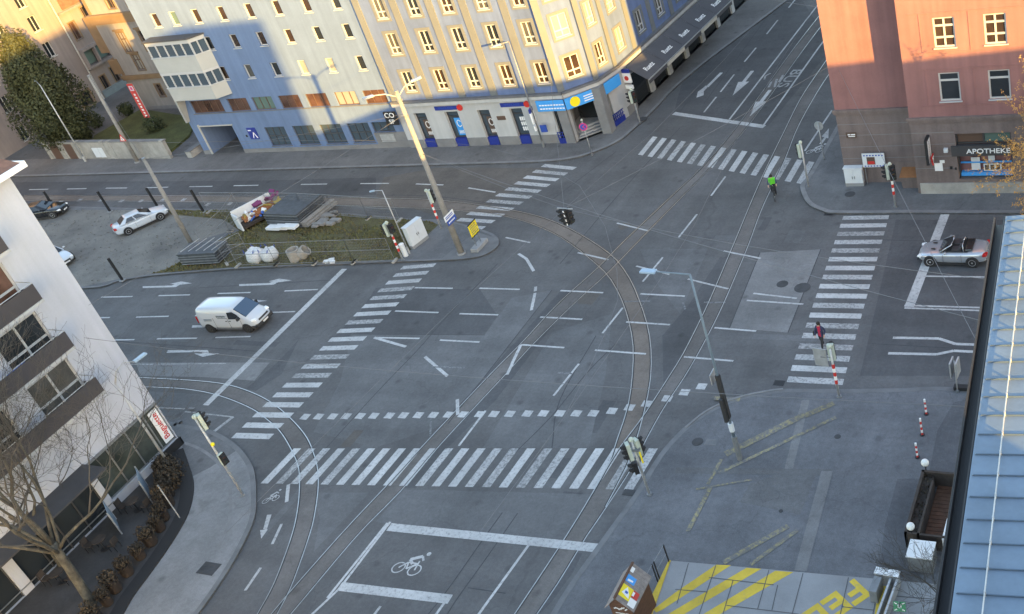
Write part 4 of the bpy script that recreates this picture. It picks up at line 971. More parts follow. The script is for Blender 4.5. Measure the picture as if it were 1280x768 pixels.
for z_ in (1.9, 2.75, 3.6, 4.4): mb.fb(FL, 0, WL, -.01, .004, z_, z_ + .035); mb.fb(FR, 0, ss[0] - .05, -.01, .004, z_, z_ + .035)
mb.build('stone_joint', M['stone_dark'], pink)
mb = MB(); mb.fb(FR, .2, WR, 0, .12, 0, .86); mb.build('plinth', M['concwall'], pink)
mb = MB(); mb.fb(FL, 0.02, WL - .01, 0, .05, 0.05, 1.6); mb.build('plinth', M['stone'], pink)
f = MB(); a, b = ss[0], ss[1]
for p in [(a, a + .09, 1.08, 4.28), (b - .09, b, 1.08, 4.28), (a, b, 3.5, 3.58), (a, b, 4.2, 4.28), (a, b, 1.08, 1.16), ((a + b) / 2 - .05, (a + b) / 2 + .05, 3.58, 4.2), (a, b, 2.68, 2.76)]: f.fb(FR, p[0], p[1], -.31, -.2, p[2], p[3])
sw_ = f.build('shop_window', M['frame_dark'], pink)
MB().fb(FR, a, b, -.9, -.85, 1.08, 3.5).build('shop_interior', M['frame_brown'], sw_)
MB().fb(FR, a + .1, (a + b) / 2 - .06, -.29, -.26, 3.6, 4.18).build('pane', M['frame_brown'], sw_); MB().fb(FR, (a + b) / 2 + .06, b - .1, -.29, -.26, 3.6, 4.18).build('pane', M['glass_g'], sw_)
m2 = MB(); m2.fb(FR, a + .1, b - .1, -.8, -.3, 1.16, 1.4); m2.fb(FR, a + .1, b - .1, -.5, -.42, 2.0, 2.1); m2.build('shop_display', M['skyblue'], sw_)
m2 = MB(); m2.fb(FR, a + 1.5, a + 2.6, -.4, -.38, 1.45, 1.95); m2.fb(FR, a + .75, a + 1.3, -.45, -.43, 1.5, 2.4); m2.fb(FR, a + 1.8, a + 2.2, -.6, -.5, 2.1, 2.5); m2.build('display_card', M['cab'], sw_)
m2 = MB()
for t in range(3): m2.fb(FR, a + 1.58 + t * .34, a + 1.82 + t * .34, -.38, -.37, 1.52, 1.88)
m2.build('display_print', M['frame_dark'], sw_)
m2 = MB(); m2.fb(FR, a - .3, b + .35, -.15, .12, 2.78, 3.48); fs = m2.build('fascia_sign', M['frame_dark'], pink)
lettering('sign_lettering', 'APOTHEKE', .46, (PX1 + (a + b) / 2 + .28, 60.75 - .128, 3.1), (1, 0, 0), (0, 0, 1), M['whitep'], fs, .012, 1.16)
MB().fb(FR, a - .75, a - .5, 0, .2, 3.1, 3.35).build('alarm_box', M['cab'], pink)
# projecting sign, triangle and small panel by the shop
q = MB(); q.obox((-15.15, 60.3, 3.45), (0, .42, 0), (.09, 0, 0), (0, 0, .85)); pj = q.build('projecting_sign', M['black'], pink)
m2 = MB(); m2.obox((-15.055, 60.3, 3.45), (0, .35, 0), (.008, 0, 0), (0, 0, .75)); fc_ = m2.build('sign_face', M['whitep'], pj)
lettering('sign_lettering', 'APOTHEKE', .26, (-15.044, 60.3, 3.45), (0, 0, -1), (0, 1, 0), M['galv_dark'], fc_, .003)
m2 = MB(); m2.add([(-14.86, 60.45, 3.15), (-14.86, 59.85, 3.15), (-14.86, 60.15, 2.45), (-14.94, 60.45, 3.15), (-14.94, 59.85, 3.15), (-14.94, 60.15, 2.45)], [(0, 1, 2), (5, 4, 3), (0, 3, 4, 1), (1, 4, 5, 2), (2, 5, 3, 0)]); tr_ = m2.build('projecting_sign', M['red'], pink)
m2 = MB(); m2.add([(-14.85, 60.36, 3.08), (-14.85, 59.94, 3.08), (-14.85, 60.15, 2.6)], [(0, 1, 2)]); m2.build('sign_face', M['whitep'], tr_)
m2 = MB(); m2.fb(FR, 1.25, 1.75, .02, .06, 1.75, 2.3); m2.fb(FR, 1.6, 1.9, .02, .05, 2.3, 2.5); m2.build('wall_notice', M['whitep'], pink)
m2 = MB(); m2.fb(FR, 2.2, 2.35, .02, .05, 1.85, 2.05); m2.fb(FR, 2.5, 2.62, .02, .05, 1.8, 1.95); m2.build('bell_panel', M['black'], pink)
sp = MB().fb(FL, .5, 1.2, .02, .05, 3.45, 3.85).build('street_name_plate', M['frame_brown'], pink)
m2 = MB(); m2.fb(FL, .62, .78, .05, .056, 3.66, 3.74); m2.fb(FL, .82, 1.12, .05, .056, 3.66, 3.74); m2.fb(FL, .65, 1.1, .05, .056, 3.54, 3.6); m2.build('plate_lettering', M['whitep'], sp)

# ---------------- white apartment house with balconies (left foreground)
WX, WY = -54.7, 32.44
apt = bld('apartment_building', 'white apartment building with dark balcony panels and a bakery shop below', (WX, WY, 0))
FA = ((WX, WY), (0, -1), (1, 0)); WA = 30
fl = [6.7, 9.75, 12.78, 15.82]; fw_ = [(2.8, 5.5), (6.9, 9.9), (11.2, 14.0), (15.4, 18.4)]
ha = [(a, b, z_ + .02, z_ + 2.25) for a, b in fw_ for z_ in fl] + [(.06, 5.2, .66, 3.3), (5.6, 11, .15, 3.3), (11.6, 17, .15, 3.3)]
mb = MB(); mb.wall(FA, WA, 0, 18.6, ha, .22); shell(mb, FA, WA, 12, 0, 18.6); mb.quad((WX, WY, 0), (WX - 12, WY, 0), (WX - 12, WY, 18.6), (WX, WY, 18.6)); mb.build('wall', M['whitewall'], apt)
for i, (a, b, c, d) in enumerate(ha[:-3]): win(apt, FA, a, b, c, d, 'white', .12, 'glass_warm' if i % 5 == 2 else rg.choice(['glass', 'glass_c', 'glass']), rows=(.35,), cols=(.5,), fw=.1, sill=False)
for z_ in fl:
    g = MB(); g.box(WX + .002, -53.5, WY - 19.2, 29.72, z_ - .18, z_ - .02); bo = g.build('balcony', M['white'], apt)
    p = MB(); p.box(-53.58, -53.52, WY - 19.2, 29.7, z_ - .0, z_ + .92); p.box(WX + .01, -53.58, 29.64, 29.7, z_, z_ + .55); p.build('balcony_panel', M['panel_dark'], bo)
    p = MB(); p.tube([(WX + .02, 29.67, z_ + 1.0), (-53.55, 29.67, z_ + 1.0), (-53.55, WY - 19.2, z_ + 1.0)], .025, 6)
    for t in range(8): p.bar((-53.55, 29.67 - t * 2.2, z_ + .9), (-53.55, 29.67 - t * 2.2, z_ + 1.0), .03, .03, up=(0, 1, 0))
    for yy in (22.8,): p.box(WX, -53.6, yy - .05, yy + .05, z_, z_ + 2.2)
    p.build('balcony_rail', M['galv'], bo)
tag(MB().obox((-53.95, 26.9, 10.3), (.28, 0, 0), (0, .55, 0), (0, 0, .12)).build('towel', M['clutter_b']), 'blue towel hung over the second balcony rail of the white house', 'towel')
mb = MB(); mb.box(WX + .03, WX + .12, 31.04, WY + .05, .02, .64); mb.box(WX - .5, WX + .12, WY - .0, WY + .1, .02, .64); mb.build('shop_plinth', M['black'], apt)
f = MB()
for y in (0.06, 1.0, 2.4, 3.8, 5.14): f.fb(FA, y, y + .06, -.2, -.1, .66, 3.3)
f.fb(FA, .06, 5.2, -.2, -.1, .66, .74); f.fb(FA, .06, 5.2, -.2, -.1, 3.22, 3.3); f.fb(FA, 0, 5.6, -.02, .1, 3.32, 3.45); f.fb(FA, 5.2, 18, .0, .05, .55, .6)
sf = f.build('shop_window', M['galv_dark'], apt); MB().fb(FA, .1, 5.15, -.22, -.17, .7, 3.26).build('pane', M['glass_s'], sf)
m2 = MB().fb(FA, .16, .78, -.08, -.03, .85, 3.1).build('shop_sign', M['whitep'], sf)
lettering('sign_lettering', 'Baguette', .52, (WX - .02, WY - .47, 1.98), (0, 0, 1), (0, -1, 0), M['red'], m2, .006, 1.0)
for a, b in ((5.6, 11), (11.6, 17)):
    f = MB()
    for k in range(5): y = a + (b - a - .06) * k / 4; f.fb(FA, y, y + .06, -.2, -.1, .15, 3.3)
    sf = f.build('shop_window', M['frame_dark'], apt); MB().fb(FA, a, b, -.22, -.17, .15, 3.3).build('pane', M['glass'], sf)
mb = MB(); mb.add([(WX + .75, WY + .5, 18.62), (WX + .75, WY - WA - .5, 18.62), (WX - 12.5, WY - WA - .5, 21.5), (WX - 12.5, WY + .5, 21.5), (WX + .75, WY + .5, 18.8), (WX + .75, WY - WA - .5, 18.8), (WX - 12.5, WY - WA - .5, 21.7), (WX - 12.5, WY + .5, 21.7)], [(0, 1, 2, 3), (4, 5, 6, 7), (0, 1, 5, 4), (1, 2, 6, 5), (2, 3, 7, 6), (3, 0, 4, 7)])
ro = mb.build('roof', M['roof_tile'], apt)
mb = MB(); mb.box(WX + .76, WX + .9, WY - WA - .5, WY + .52, 18.58, 18.86); mb.box(WX - .2, WX + .9, WY + .51, WY + .6, 18.58, 18.9); mb.build('gutter', M['whitep'], ro)
mb = MB(); mb.fb(FA, 5.4, 17.6, .02, 1.9, 3.5, 3.6); mb.build('canopy', M['roof_dark'], apt)

# ---------------- cream building far left
CX0 = -117.3
cream = bld('cream_building', 'tall cream building behind the ivy covered tree with grey windows and a green glass bay', (CX0, 60, 0))
FC = ((CX0, 96), (0, -1), (1, 0)); WC = 46
cw = [(y, z_, .52, .85) for y, z_ in ((81.6, 10.65), (81.6, 7.62), (81.6, 4.75), (73.7, 4.86), (73.7, 1.45), (77.6, 11.0), (77.6, 7.6), (81.4, 13.4), (69.5, 4.86), (69.5, 7.7), (73.7, 7.7), (73.7, 10.8))]
cw2 = [(85.8, 1.7, .4, .8), (87.6, 1.9, .4, .9), (89.2, 2.0, .4, .9), (85.7, 8.1, .42, 1.0), (88.0, 8.9, .35, 1.1), (82.6, 1.2, .8, .8)]
hc = [(96 - y - w, 96 - y + w, z_ - h, z_ + h) for y, z_, w, h in cw + cw2] + [(96 - 88.2, 96 - 86.6, 4.1, 5.7), (96 - 86.4, 96 - 84.9, 4.1, 5.7)]
mb = MB(); mb.wall(FC, WC, 0, 19, hc, .25); shell(mb, FC, WC, 12, 0, 19); mb.quad((CX0, 96, 0), (CX0 - 12, 96, 0), (CX0 - 12, 96, 19), (CX0, 96, 19)); mb.build('wall', M['creamwall'], cream)
for i, (a, b, c, d) in enumerate(hc[:-2]): win(cream, FC, a, b, c, d, 'brown' if i >= len(cw) else 'white', .2, 'glass_warm' if i in (14, 15) else 'glass', cols=(.5,), fw=.07, sur_m='ochre', surround=.12 if i >= len(cw) else None)
for a, b, c, d in hc[-2:]: win(cream, FC, a, b, c, d, 'dark', .04, 'glass_g', cols=(), fw=.08)
mb = MB()
for s0, s1, z0, z1 in [(7.4, 11.4, 3.75, 4.0), (7.4, 11.4, 5.8, 6.1), (7.4, 7.75, 4.0, 5.8), (9.42, 9.58, 4.0, 5.8), (11.12, 11.4, 4.0, 5.8)]: mb.fb(FC, s0, s1, .0, .5, z0, z1)
mb.build('bay_surround', M['creamwall'], cream)
mb = MB(); mb.tube([(CX0 + .12, 84.5, .1), (CX0 + .12, 84.5, 19)], .08, 8); mb.build('downpipe', M['galv'], cream)
mb = MB(); mb.fb(FC, 5, 11.2, 0, .08, 0, 1.0); mb.build('plinth', M['steel_blue'], cream)
mb = MB(); mb.fb(FC, 4.5, 10.5, .01, .12, 10.6, 14); mb.build('brick_panel', M['roof_tile'], cream)
mb = MB(); mb.fb(FC, 4, 11.3, 0, .25, 10.25, 10.5); mb.build('ledge', M['creamwall'], cream)

# ---------------- villa with ochre bands
VX0, VY = -107.2, 80.8
villa = bld('villa', 'pale villa with ochre stone bands and window frames behind the lawn', (VX0, VY, 0))
FV = ((VX0, VY), (1, 0), (0, -1)); WV = 13.5
vw = [(-104.3, 7.9, .5, 1.1), (-101.2, 7.9, .5, 1.1), (-103.9, 5.6, .5, .85), (-100.9, 5.7, .5, .85), (-102.9, 2.3, .4, .7), (-100.2, 1.55, .7, 1.45), (-103.4, 12.6, .5, 1.0), (-100.6, 12.6, .5, 1.0), (-97, 7.9, .5, 1.1), (-97, 12.6, .5, 1)]
hv = [(x - w - VX0, x + w - VX0, z_ - h, z_ + h) for x, z_, w, h in vw]
mb = MB(); mb.wall(FV, WV, 0, 17, hv, .25); shell(mb, FV, WV, 10, 0, 17); mb.quad((VX0, VY, 0), (VX0, VY + 10, 0), (VX0, VY + 10, 17), (VX0, VY, 17)); mb.build('wall', M['villawall'], villa)
for i, (a, b, c, d) in enumerate(hv): win(villa, FV, a, b, c, d, 'brown', .15, 'blind' if i in (0, 2) else 'glass', rows=(.65,), cols=(.5,), fw=.08, surround=.14, sur_m='ochre')
mb = MB(); mb.fb(FV, -.15, WV, 0, .3, 10.1, 10.9); mb.fb(FV, -.2, WV, 0, .42, 10.9, 11.15); mb.fb(FV, -.12, WV, 0, .2, 3.75, 4.25); mb.fb(FV, -.02, .35, 0, .06, 11.2, 17); mb.fb(FV, 0, .4, 0, .07, 4.3, 6.2)
for x, z_, w, h in vw[:4]: mb.fb(FV, x - VX0 - w - .25, x - VX0 + w + .25, 0, .16, z_ + h + .2, z_ + h + .38)
mb.build('stone_band', M['ochre'], villa)
mb = MB(); mb.box(VX0 - 1.4, VX0 - .01, VY + .2, VY + 3, 4.4, 6.0); mb.box(VX0 - 1.5, VX0 - .01, VY + .1, VY + 3.1, 6.9, 10.9); mb.build('side_oriel', M['ochre'], villa)
mb = MB(); mb.fb(FV, 0, WV, 0, .06, 0, .5); mb.build('plinth', M['stone_dark'], villa)

# ---------------- building with the pale blue sheet roof (right foreground)
ZR = 17.6
rb = bld('sheet_roof_building', 'building with a pale blue standing seam roof and black gutter at the right', (-4.5, 29, 0))
e0, e1 = G(1188.5, 766, ZR), G(1256, 278, ZR); ed = (e1 - e0).normalized(); e1 = e1 + ed * .35; en = Vector((ed.y, -ed.x, 0)); e0 = e0 - ed * 10; SL = .035
LR = (e1 - e0).length
def rp(a, o, h=0.0): v = e0 + ed * a + en * o; return (v.x, v.y, ZR + o * SL + h)
mb = MB(); mb.add([rp(0, 0), rp(LR, 0), rp(LR, 60), rp(0, 60), rp(0, 0, -.25), rp(LR, 0, -.25), rp(LR, 60, -.25), rp(0, 60, -.25)], [(0, 1, 2, 3), (7, 6, 5, 4), (0, 4, 5, 1), (1, 5, 6, 2), (2, 6, 7, 3), (3, 7, 4, 0)])
ro = mb.build('roof', M['roof_blue'], rb)
mb = MB(); n_ = int(LR / .69)
for i in range(n_):
    a = LR - .3 - i * .69
    if a < 0: break
    mb.add([rp(a - .012, .05), rp(a + .012, .05), rp(a + .012, 59), rp(a - .012, 59), rp(a - .012, .08, .035), rp(a + .012, .08, .035), rp(a + .012, 59, .035), rp(a - .012, 59, .035)], [(4, 5, 6, 7), (0, 4, 7, 3), (1, 2, 6, 5), (0, 1, 5, 4)])
mb.build('seam', M['roof_seam'], ro)
mb = MB()
for o_, h_, r_ in ((.64, .11, .017),): mb.tube([rp(0, o_, h_), rp(LR - .1, o_, h_)], r_, 8)
mb.tube([rp(0, 1.72, .06), rp(LR - .1, 1.72, .06)], .007, 5)
for i in range(n_):
    a = LR - .3 - i * .69
    if a > 0: mb.bar(rp(a, .64, .0), rp(a, .64, .13), .04, .06, up=(ed.x, ed.y, 0))
mb.build('snow_guard', M['galv'], ro)
mb = MB()
for v in ([(-.34, -.02), (-.31, -.02), (-.31, -.42), (-.34, -.42)], [(-.32, -.3), (-.02, -.3), (-.02, -.42), (-.34, -.42)], [(-.06, -.02), (-.02, -.02), (-.02, -.42), (-.06, -.42)]):
    a, b = v[0], v[2]; mb.add([rp(t, o, h) for t in (0, LR) for o, h in v], [(0, 1, 2, 3), (4, 5, 6, 7), (0, 1, 5, 4), (1, 2, 6, 5), (2, 3, 7, 6), (3, 0, 4, 7)])
mb.build('gutter', M['black'], ro)
mb = MB(); mb.tube([rp(0, -.35, -.02), rp(LR, -.35, -.02)], .014, 6)
mb.build('gutter_lip', M['black'], ro)
mb = MB(); w0, w1, w2, w3 = rp(0, .3), rp(LR - .4, .3), rp(LR, 60), rp(0, 60)
mb.hexa([(w0[0], w0[1], 0), (w3[0], w3[1], 0), (w2[0], w2[1], 0), (w1[0], w1[1], 0), (w0[0], w0[1], ZR - .4), (w3[0], w3[1], ZR - .3), (w2[0], w2[1], ZR - .3), (w1[0], w1[1], ZR - .4)]); mb.build('wall', M['stone'], rb)

# ---------------- high-rise beside the camera (throws the tall shadow)
hr_ = bld('high_rise', 'high rise tower standing behind the viewpoint', (10, -8, 0))
mb = MB(); mb.box(5, 14.75, -25, 6, 0, 33.1); mb.build('wall', M['stone'], hr_)
mb = MB(); mb.box(5.5, 12, -24, -4, 33.11, 37.5); mb.build('roof_house', M['stone'], hr_)

# ---------------- street wall in front of the villa
sw1 = thing('garden_wall', 'grey concrete wall along the pavement between driveway and villa lawn', 'wall', (-100, 69.4, 0))
mb = MB(); mb.hexa([(-109.2, 69.85, .1), (-91.2, 69.0, .1), (-91.2, 69.35, .1), (-109.2, 70.2, .1), (-109.2, 69.85, 1.95), (-91.2, 69.0, 1.95), (-91.2, 69.35, 1.95), (-109.2, 70.2, 1.95)]); mb.build('wall_panel', M['concwall'], sw1)
mb = MB(); mb.hexa([(-109.3, 69.79, 1.952), (-91.1, 68.94, 1.952), (-91.1, 69.41, 1.952), (-109.3, 70.26, 1.952), (-109.3, 69.79, 2.06), (-91.1, 68.94, 2.06), (-91.1, 69.41, 2.06), (-109.3, 70.26, 2.06)]); mb.build('wall_coping', M['stone_dark'], sw1)
mb = MB()
for t in (0.0, .13, .29, .5, .56, .99):
    x = -109.2 + 18 * t; y = 69.85 - .85 * t; mb.box(x - .22, x + .22, y - .06, y + .3, .1, 2.1)
mb.build('wall_pier', M['concwall'], sw1)
mb = MB()
for t in (.07, .20): x = -109.2 + 18 * t; y = 69.85 - .85 * t; mb.box(x - .6, x + .6, y - .035, y + .1, .12, 1.8)
mb.build('gate_panel', M['frame_brown'], sw1)
mb = MB()
for t in (.42, .47): x = -109.2 + 18 * t; y = 69.85 - .85 * t; mb.box(x - .4, x + .4, y - .05, y + .1, .3, 1.35)
mb.build('meter_box', M['cab'], sw1)
sw2 = thing('garden_wall', 'short low concrete wall stub left of the blue garage entrance', 'wall', (-88.4, 69.2, 0))
mb = MB(); mb.box(-88.95, -88.3, 69.0, 74.0, .1, .75); mb.build('wall_panel', M['concwall'], sw2); mb = MB(); mb.box(-89.0, -88.25, 68.95, 74.05, .752, .83); mb.build('wall_coping', M['kerb_lo'], sw2)
# ================================================================== STREET FURNITURE
def pole_mesh(x, y, z0, h, r0, r1, n=10): return MB().tube([(x, y, z0), (x, y, z0 + h * .5), (x, y, z0 + h)], [r0, (r0 + r1) / 2, r1], n)
def mast(px, h, label, r0=.21, r1=.12, z0=.12):
    p = G(*px, z0); t = thing('concrete_mast', label, 'mast', p, group='concrete masts along the street')
    pole_mesh(p.x, p.y, z0 - .1, h, r0, r1, 14).build('mast_pole', M['conc_pole'], t, True)
    m2 = MB(); m2.cyl((p.x, p.y, z0 + .05), r0 + .09, .12, n=14); m2.build('mast_foot', M['concrete'], t)
    m2 = MB(); m2.cyl((p.x, p.y, z0 + h - .12), r1 + .02, .16, n=12); m2.build('mast_cap', M['galv_dark'], t); return t, p
mA, pA = mast((172, 203), 9.3, 'concrete mast in front of the garden wall with a warning triangle')
v = pA + Vector((.05, -.26, 2.55)); m2 = MB(); m2.add([(v.x - .42, v.y, v.z - .1), (v.x + .42, v.y, v.z - .1), (v.x, v.y, v.z + .64), (v.x - .42, v.y + .03, v.z - .1), (v.x + .42, v.y + .03, v.z - .1), (v.x, v.y + .03, v.z + .64)], [(0, 1, 2), (5, 4, 3), (0, 3, 4, 1), (1, 4, 5, 2), (2, 5, 3, 0)]); ts = m2.build('warning_sign', M['red'], mA)
m2 = MB(); m2.add([(v.x - .28, v.y - .004, v.z - .01), (v.x + .28, v.y - .004, v.z - .01), (v.x, v.y - .004, v.z + .48)], [(0, 1, 2)]); m2.build('sign_face', M['whitep'], ts)
m2 = MB(); m2.box(v.x - .03, v.x + .03, v.y - .012, v.y - .006, v.z + .05, v.z + .27); m2.build('sign_symbol', M['black'], ts)
mast((241, 308), 8.1, 'concrete mast standing on the gravel car park beside the fence stack', .2, .13, .13)
mC, pC = mast((577, 317), 12.6, 'tall concrete mast on the paved island tip with lamp arms and a blue sign', .24, .13)
m2 = MB()
for dx, dy, L_ in ((-.55, -.85, 1.5), (.75, .5, 1.3)):
    a = pC + Vector((0, 0, 12.1)); b = a + Vector((dx * L_, dy * L_, .75)); m2.tube([a, a.lerp(b, .5) + Vector((0, 0, .15)), b], .04, 6)
m2.build('lamp_arm', M['galv'], mC)
for dx, dy, L_ in ((-.55, -.85, 1.5), (.75, .5, 1.3)):
    b = pC + Vector((dx * L_, dy * L_, 12.85)); d = Vector((dx, dy, .1)).normalized(); s_ = Vector((-d.y, d.x, 0)); MB().obox(b + d * .3, d * .36, s_ * .13, Vector((0, 0, .07))).build('lamp_head', M['galv'], mC, bevel=.02)
m2 = MB()
for z_ in (12.0, 10.9, 8.0): m2.cyl((pC.x, pC.y, z_), .2, .1, n=12)
m2.build('wire_collar', M['galv_dark'], mC)
ub = (G(594.7, 274, 2) - G(584.8, 284.8, 2)).normalized()
nb = Vector((ub.y, -ub.x, 0))
def board(name, c, w, h, m, parent, th=.02, u=None):
    u = Vector(u) if u is not None else ub; n = Vector((u.y, -u.x, 0)); return MB().obox(c, u * w / 2, n * th, Vector((0, 0, h / 2))).build(name, m if not isinstance(m, str) else M[m], parent)
c_ = pC + nb * .3 + Vector((0, 0, 2.75)); s1 = board('direction_sign', c_, 1.05, .36, 'signblue', mC); s2 = board('direction_sign', c_ + Vector((0, 0, .42)) - ub * .1, 1.15, .4, 'whitep', mC)
m2 = MB()
for r_, z_ in ((0, .48), (1, .36)):
    for t in range(6): m2.obox(c_ + ub * (-.5 + t * .15) + nb * .025 + Vector((0, 0, z_)), ub * .06, nb * .004, (0, 0, .035))
m2.build('sign_lettering', M['signblue'], s2)
m2 = MB()
for t in range(5): m2.obox(c_ + ub * (-.35 + t * .16) + nb * .025, ub * .06, nb * .004, (0, 0, .05))
m2.build('sign_lettering', M['whitep'], s1)
# black and white shop sign at the corner of the office block
cs_ = thing('shop_sign', 'black projecting sign with white letters between office block and bank', 'sign', (-62.9, 69.2, 2.6))
MB().obox((-62.95, 68.98, 3.25), (.62, 0, 0), (0, .06, 0), (0, 0, .62)).build('sign_panel', M['black'], cs_)
lettering('sign_lettering', 'CO', .62, (-62.98, 68.91, 3.54), (1, 0, 0), (0, 0, 1), M['whitep'], cs_, .006, 1.1); lettering('sign_lettering', 'SP', .56, (-62.95, 68.91, 2.95), (1, 0, 0), (0, 0, 1), M['whitep'], cs_, .006, 1.1)
m2 = MB(); m2.bar((-62.95, 69.75, 3.4), (-62.95, 69.0, 3.4), .05, .05); m2.build('sign_bracket', M['galv_dark'], cs_)

def signal_head(c, yaw, n, parent, housing='tlgreen', front='blackmat', sc=1.0):
    f = Vector((math.cos(yaw), math.sin(yaw), 0)); r = Vector((-f.y, f.x, 0)); c = Vector(c); h = .31 * sc
    up = Vector((0, 0, 1))
    hd = MB().obox(c - f * .04, f * .1, r * .17 * sc, up * (h * n / 2 + .03)).build('signal_head', M[housing], parent, bevel=.015)
    m_ = MB().obox(c + f * .07, f * .012, r * (.19 * sc), up * (h * n / 2 + .05)); m_.build('front_plate', M[front], hd)
    for k in range(n):
        v_ = MB(); q = c + up * (h * (n / 2 - .5 - k)) + f * .08; R_ = .125 * sc; pts = []
        for t in range(9):
            a = R(-20 + t * 27.5); o = r * math.cos(a) * R_ + up * math.sin(a) * R_; pts.append((q + o, q + o + f * (.24 if 1 < t < 7 else .14) * sc))
        for t in range(8): v_.quad(pts[t][0], pts[t + 1][0], pts[t + 1][1], pts[t][1])
        v_.build('visor', M['blackmat'], hd)
    for k in range(n):
        q = c + up * (h * (n / 2 - .5 - k)) + f * .085
        MB().cyl(q, .105 * sc, .012, f, 14).build('lens', M[('lens_r', 'lens_a', 'lens_g')[k] if n == 3 else ('lens_r', 'lens_g')[k]], hd)
    return hd
TLG = 'traffic lights around the junction'
def signal(px, h, heads, label, z0=.12, bands=None, r=.065):
    p = G(*px, z0); t = thing('traffic_light', label, 'traffic light', p, group=TLG)
    pole_mesh(p.x, p.y, z0 - .05, h, r * 1.1, r * .9, 10).build('pole', M['galv'], t, True)
    MB().cyl((p.x, p.y, z0 + .03), .14, .08, n=12).build('pole_foot', M['galv_dark'], t)
    for z_, yaw, off, n, hs in heads:
        f = Vector((math.cos(R(yaw)), math.sin(R(yaw)), 0)); signal_head((p.x + f.x * off, p.y + f.y * off, z0 + z_), R(yaw), n, t, hs)
    if bands:
        b = MB(); 
        for k in range(3): b.cyl((p.x, p.y, z0 + bands + k * .5), r * 1.25, .25, n=10)
        b.build('red_band', M['red'], t); b = MB()
        for k in range(2): b.cyl((p.x, p.y, z0 + bands + .25 + k * .5), r * 1.24, .25, n=10)
        b.build('white_band', M['whitep'], t)
    MB().ball((p.x, p.y, z0 + h + .06), .13, 10, 6).build('pole_cap', M['tlgreen'], t)
    return t, p
signal((1119.4, 258), 3.0, [(2.55, -50, .26, 3, 'black'), (2.55, 200, .26, 3, 'tlgreen')], 'traffic light with banded pole on the pharmacy pavement', bands=1.0)
t2, p2 = signal((1049, 496), 3.2, [(2.75, 100, .22, 3, 'tlgreen')], 'traffic light seen from behind beside the right zebra crossing', .07, bands=1.0)
u_ = Vector((1, -.15, 0)).normalized(); MB().obox(p2 + Vector((-.62, .1, 2.45)), u_ * .36, Vector((.15, 1, 0)).normalized() * .02, (0, 0, .55)).build('sign_back', M['galv'], t2)
MB().bar(p2 + Vector((-.6, .06, 2.5)), p2 + Vector((0, .05, 2.5)), .04, .04).build('sign_bracket', M['galv_dark'], t2)
t3, p3 = signal((812, 618), 3.5, [(2.95, 190, .3, 3, 'tlgreen'), (2.95, 60, .24, 3, 'tlgreen'), (1.95, 195, .26, 1, 'black')] if 0 else [(2.95, 222, .3, 3, 'tlgreen'), (2.95, 60, .24, 3, 'tlgreen'), (1.9, 215, .24, 2, 'black')], 'traffic light with black front at the right end of the lower zebra', .07)
MB().obox(p3 + Vector((.27, -.05, 2.5)), (.03, 0, 0), (0, .03, 0), (0, 0, .35)).build('orange_strip', M['signyellow'], t3)
MB().obox(p3 + Vector((.05, 0, 2.95)), (.22, 0, 0), (0, .12, 0), (0, 0, .05)).build('bracket', M['galv_dark'], t3)
signal((1010.8, 233), 3.3, [(2.7, 150, .22, 3, 'tlgreen')], 'traffic light behind the cyclist at the kerb of the pink building')
signal((800, 153.6), 2.9, [(2.4, -40, .24, 3, 'tlgreen'), (2.3, 200, .22, 3, 'tlgreen')], 'traffic light on the pavement corner below the awnings')
signal((503.7, 325.5), 3.1, [(2.6, 190, .26, 3, 'tlgreen'), (2.7, -10, .24, 2, 'black')], 'traffic light at the right end of the grass strip by the white post', bands=.9)
signal((552, 286), 3.2, [(2.75, 25, .24, 3, 'tlgreen')], 'traffic light left of the tall mast at the upper kerb', bands=1.0)
t8, p8 = signal((303.8, 619), 5.6, [(5.2, 60, .24, 3, 'tlgreen'), (5.15, 115, .28, 3, 'tlgreen'), (2.75, -5, .26, 2, 'tlgreen')], 'tall traffic light on the pale curved pavement at the lower left')
m2 = MB(); m2.ball(p8 + Vector((.1, 0, 3.75)), .11, 10, 6); m2.build('push_button', M['signyellow'], t8)
# hanging signal over the junction
hp = G(708, 270, 6.2); ht = thing('hanging_traffic_light', 'black traffic light hanging on wires over the curved tram track', 'traffic light', hp, group=TLG)
MB().bar(hp + Vector((-.5, .05, .5)), hp + Vector((.6, -.05, .5)), .06, .06).build('hanger', M['galv'], ht)
signal_head(hp + Vector((-.22, 0, 0)), R(200), 3, ht, 'black'); signal_head(hp + Vector((.22, 0, 0)), R(-15), 3, ht, 'black'); signal_head(hp + Vector((0, -.15, .0)), R(-95), 3, ht, 'black')
MB().obox(hp + Vector((.06, -.28, 0)), (.03, 0, 0), (0, .02, 0), (0, 0, .5)).build('signal_edge', M['whitep'], ht)

# street lamps
def lamp(px, h, arm, label, m='galv', r=.08, z0=.12, head='lamp_glass', curve=False, hl=.35):
    p = G(*px, z0); t = thing('street_lamp', label, 'street lamp', p, group='street lamps')
    pole_mesh(p.x, p.y, z0 - .05, h, r, r * .6).build('pole', M[m], t, True); MB().cyl((p.x, p.y, z0 + .25), r * 1.5, .6, n=10).build('pole_foot', M[m], t)
    a = Vector((p.x, p.y, z0 + h - .05)); b = a + Vector(arm); d = Vector((arm[0], arm[1], 0)).normalized(); s_ = Vector((-d.y, d.x, 0))
    m2 = MB(); m2.tube([a, a.lerp(b, .25) + Vector((0, 0, .45 if curve else 0)), a.lerp(b, .6) + Vector((0, 0, .5 if curve else 0)), b], [r * .6, r * .5, r * .45, r * .4], 8); m2.build('arm', M[m], t, True)
    MB().obox(b + d * hl * .8, d * hl, s_ * hl * .42, Vector((0, 0, .06))).build('lamp_head', M[head], t, bevel=.05); return t, p
lamp((107, 202), 8.4, (-1.9, 1.1, .15), 'slim grey street lamp in front of the ivy covered tree')
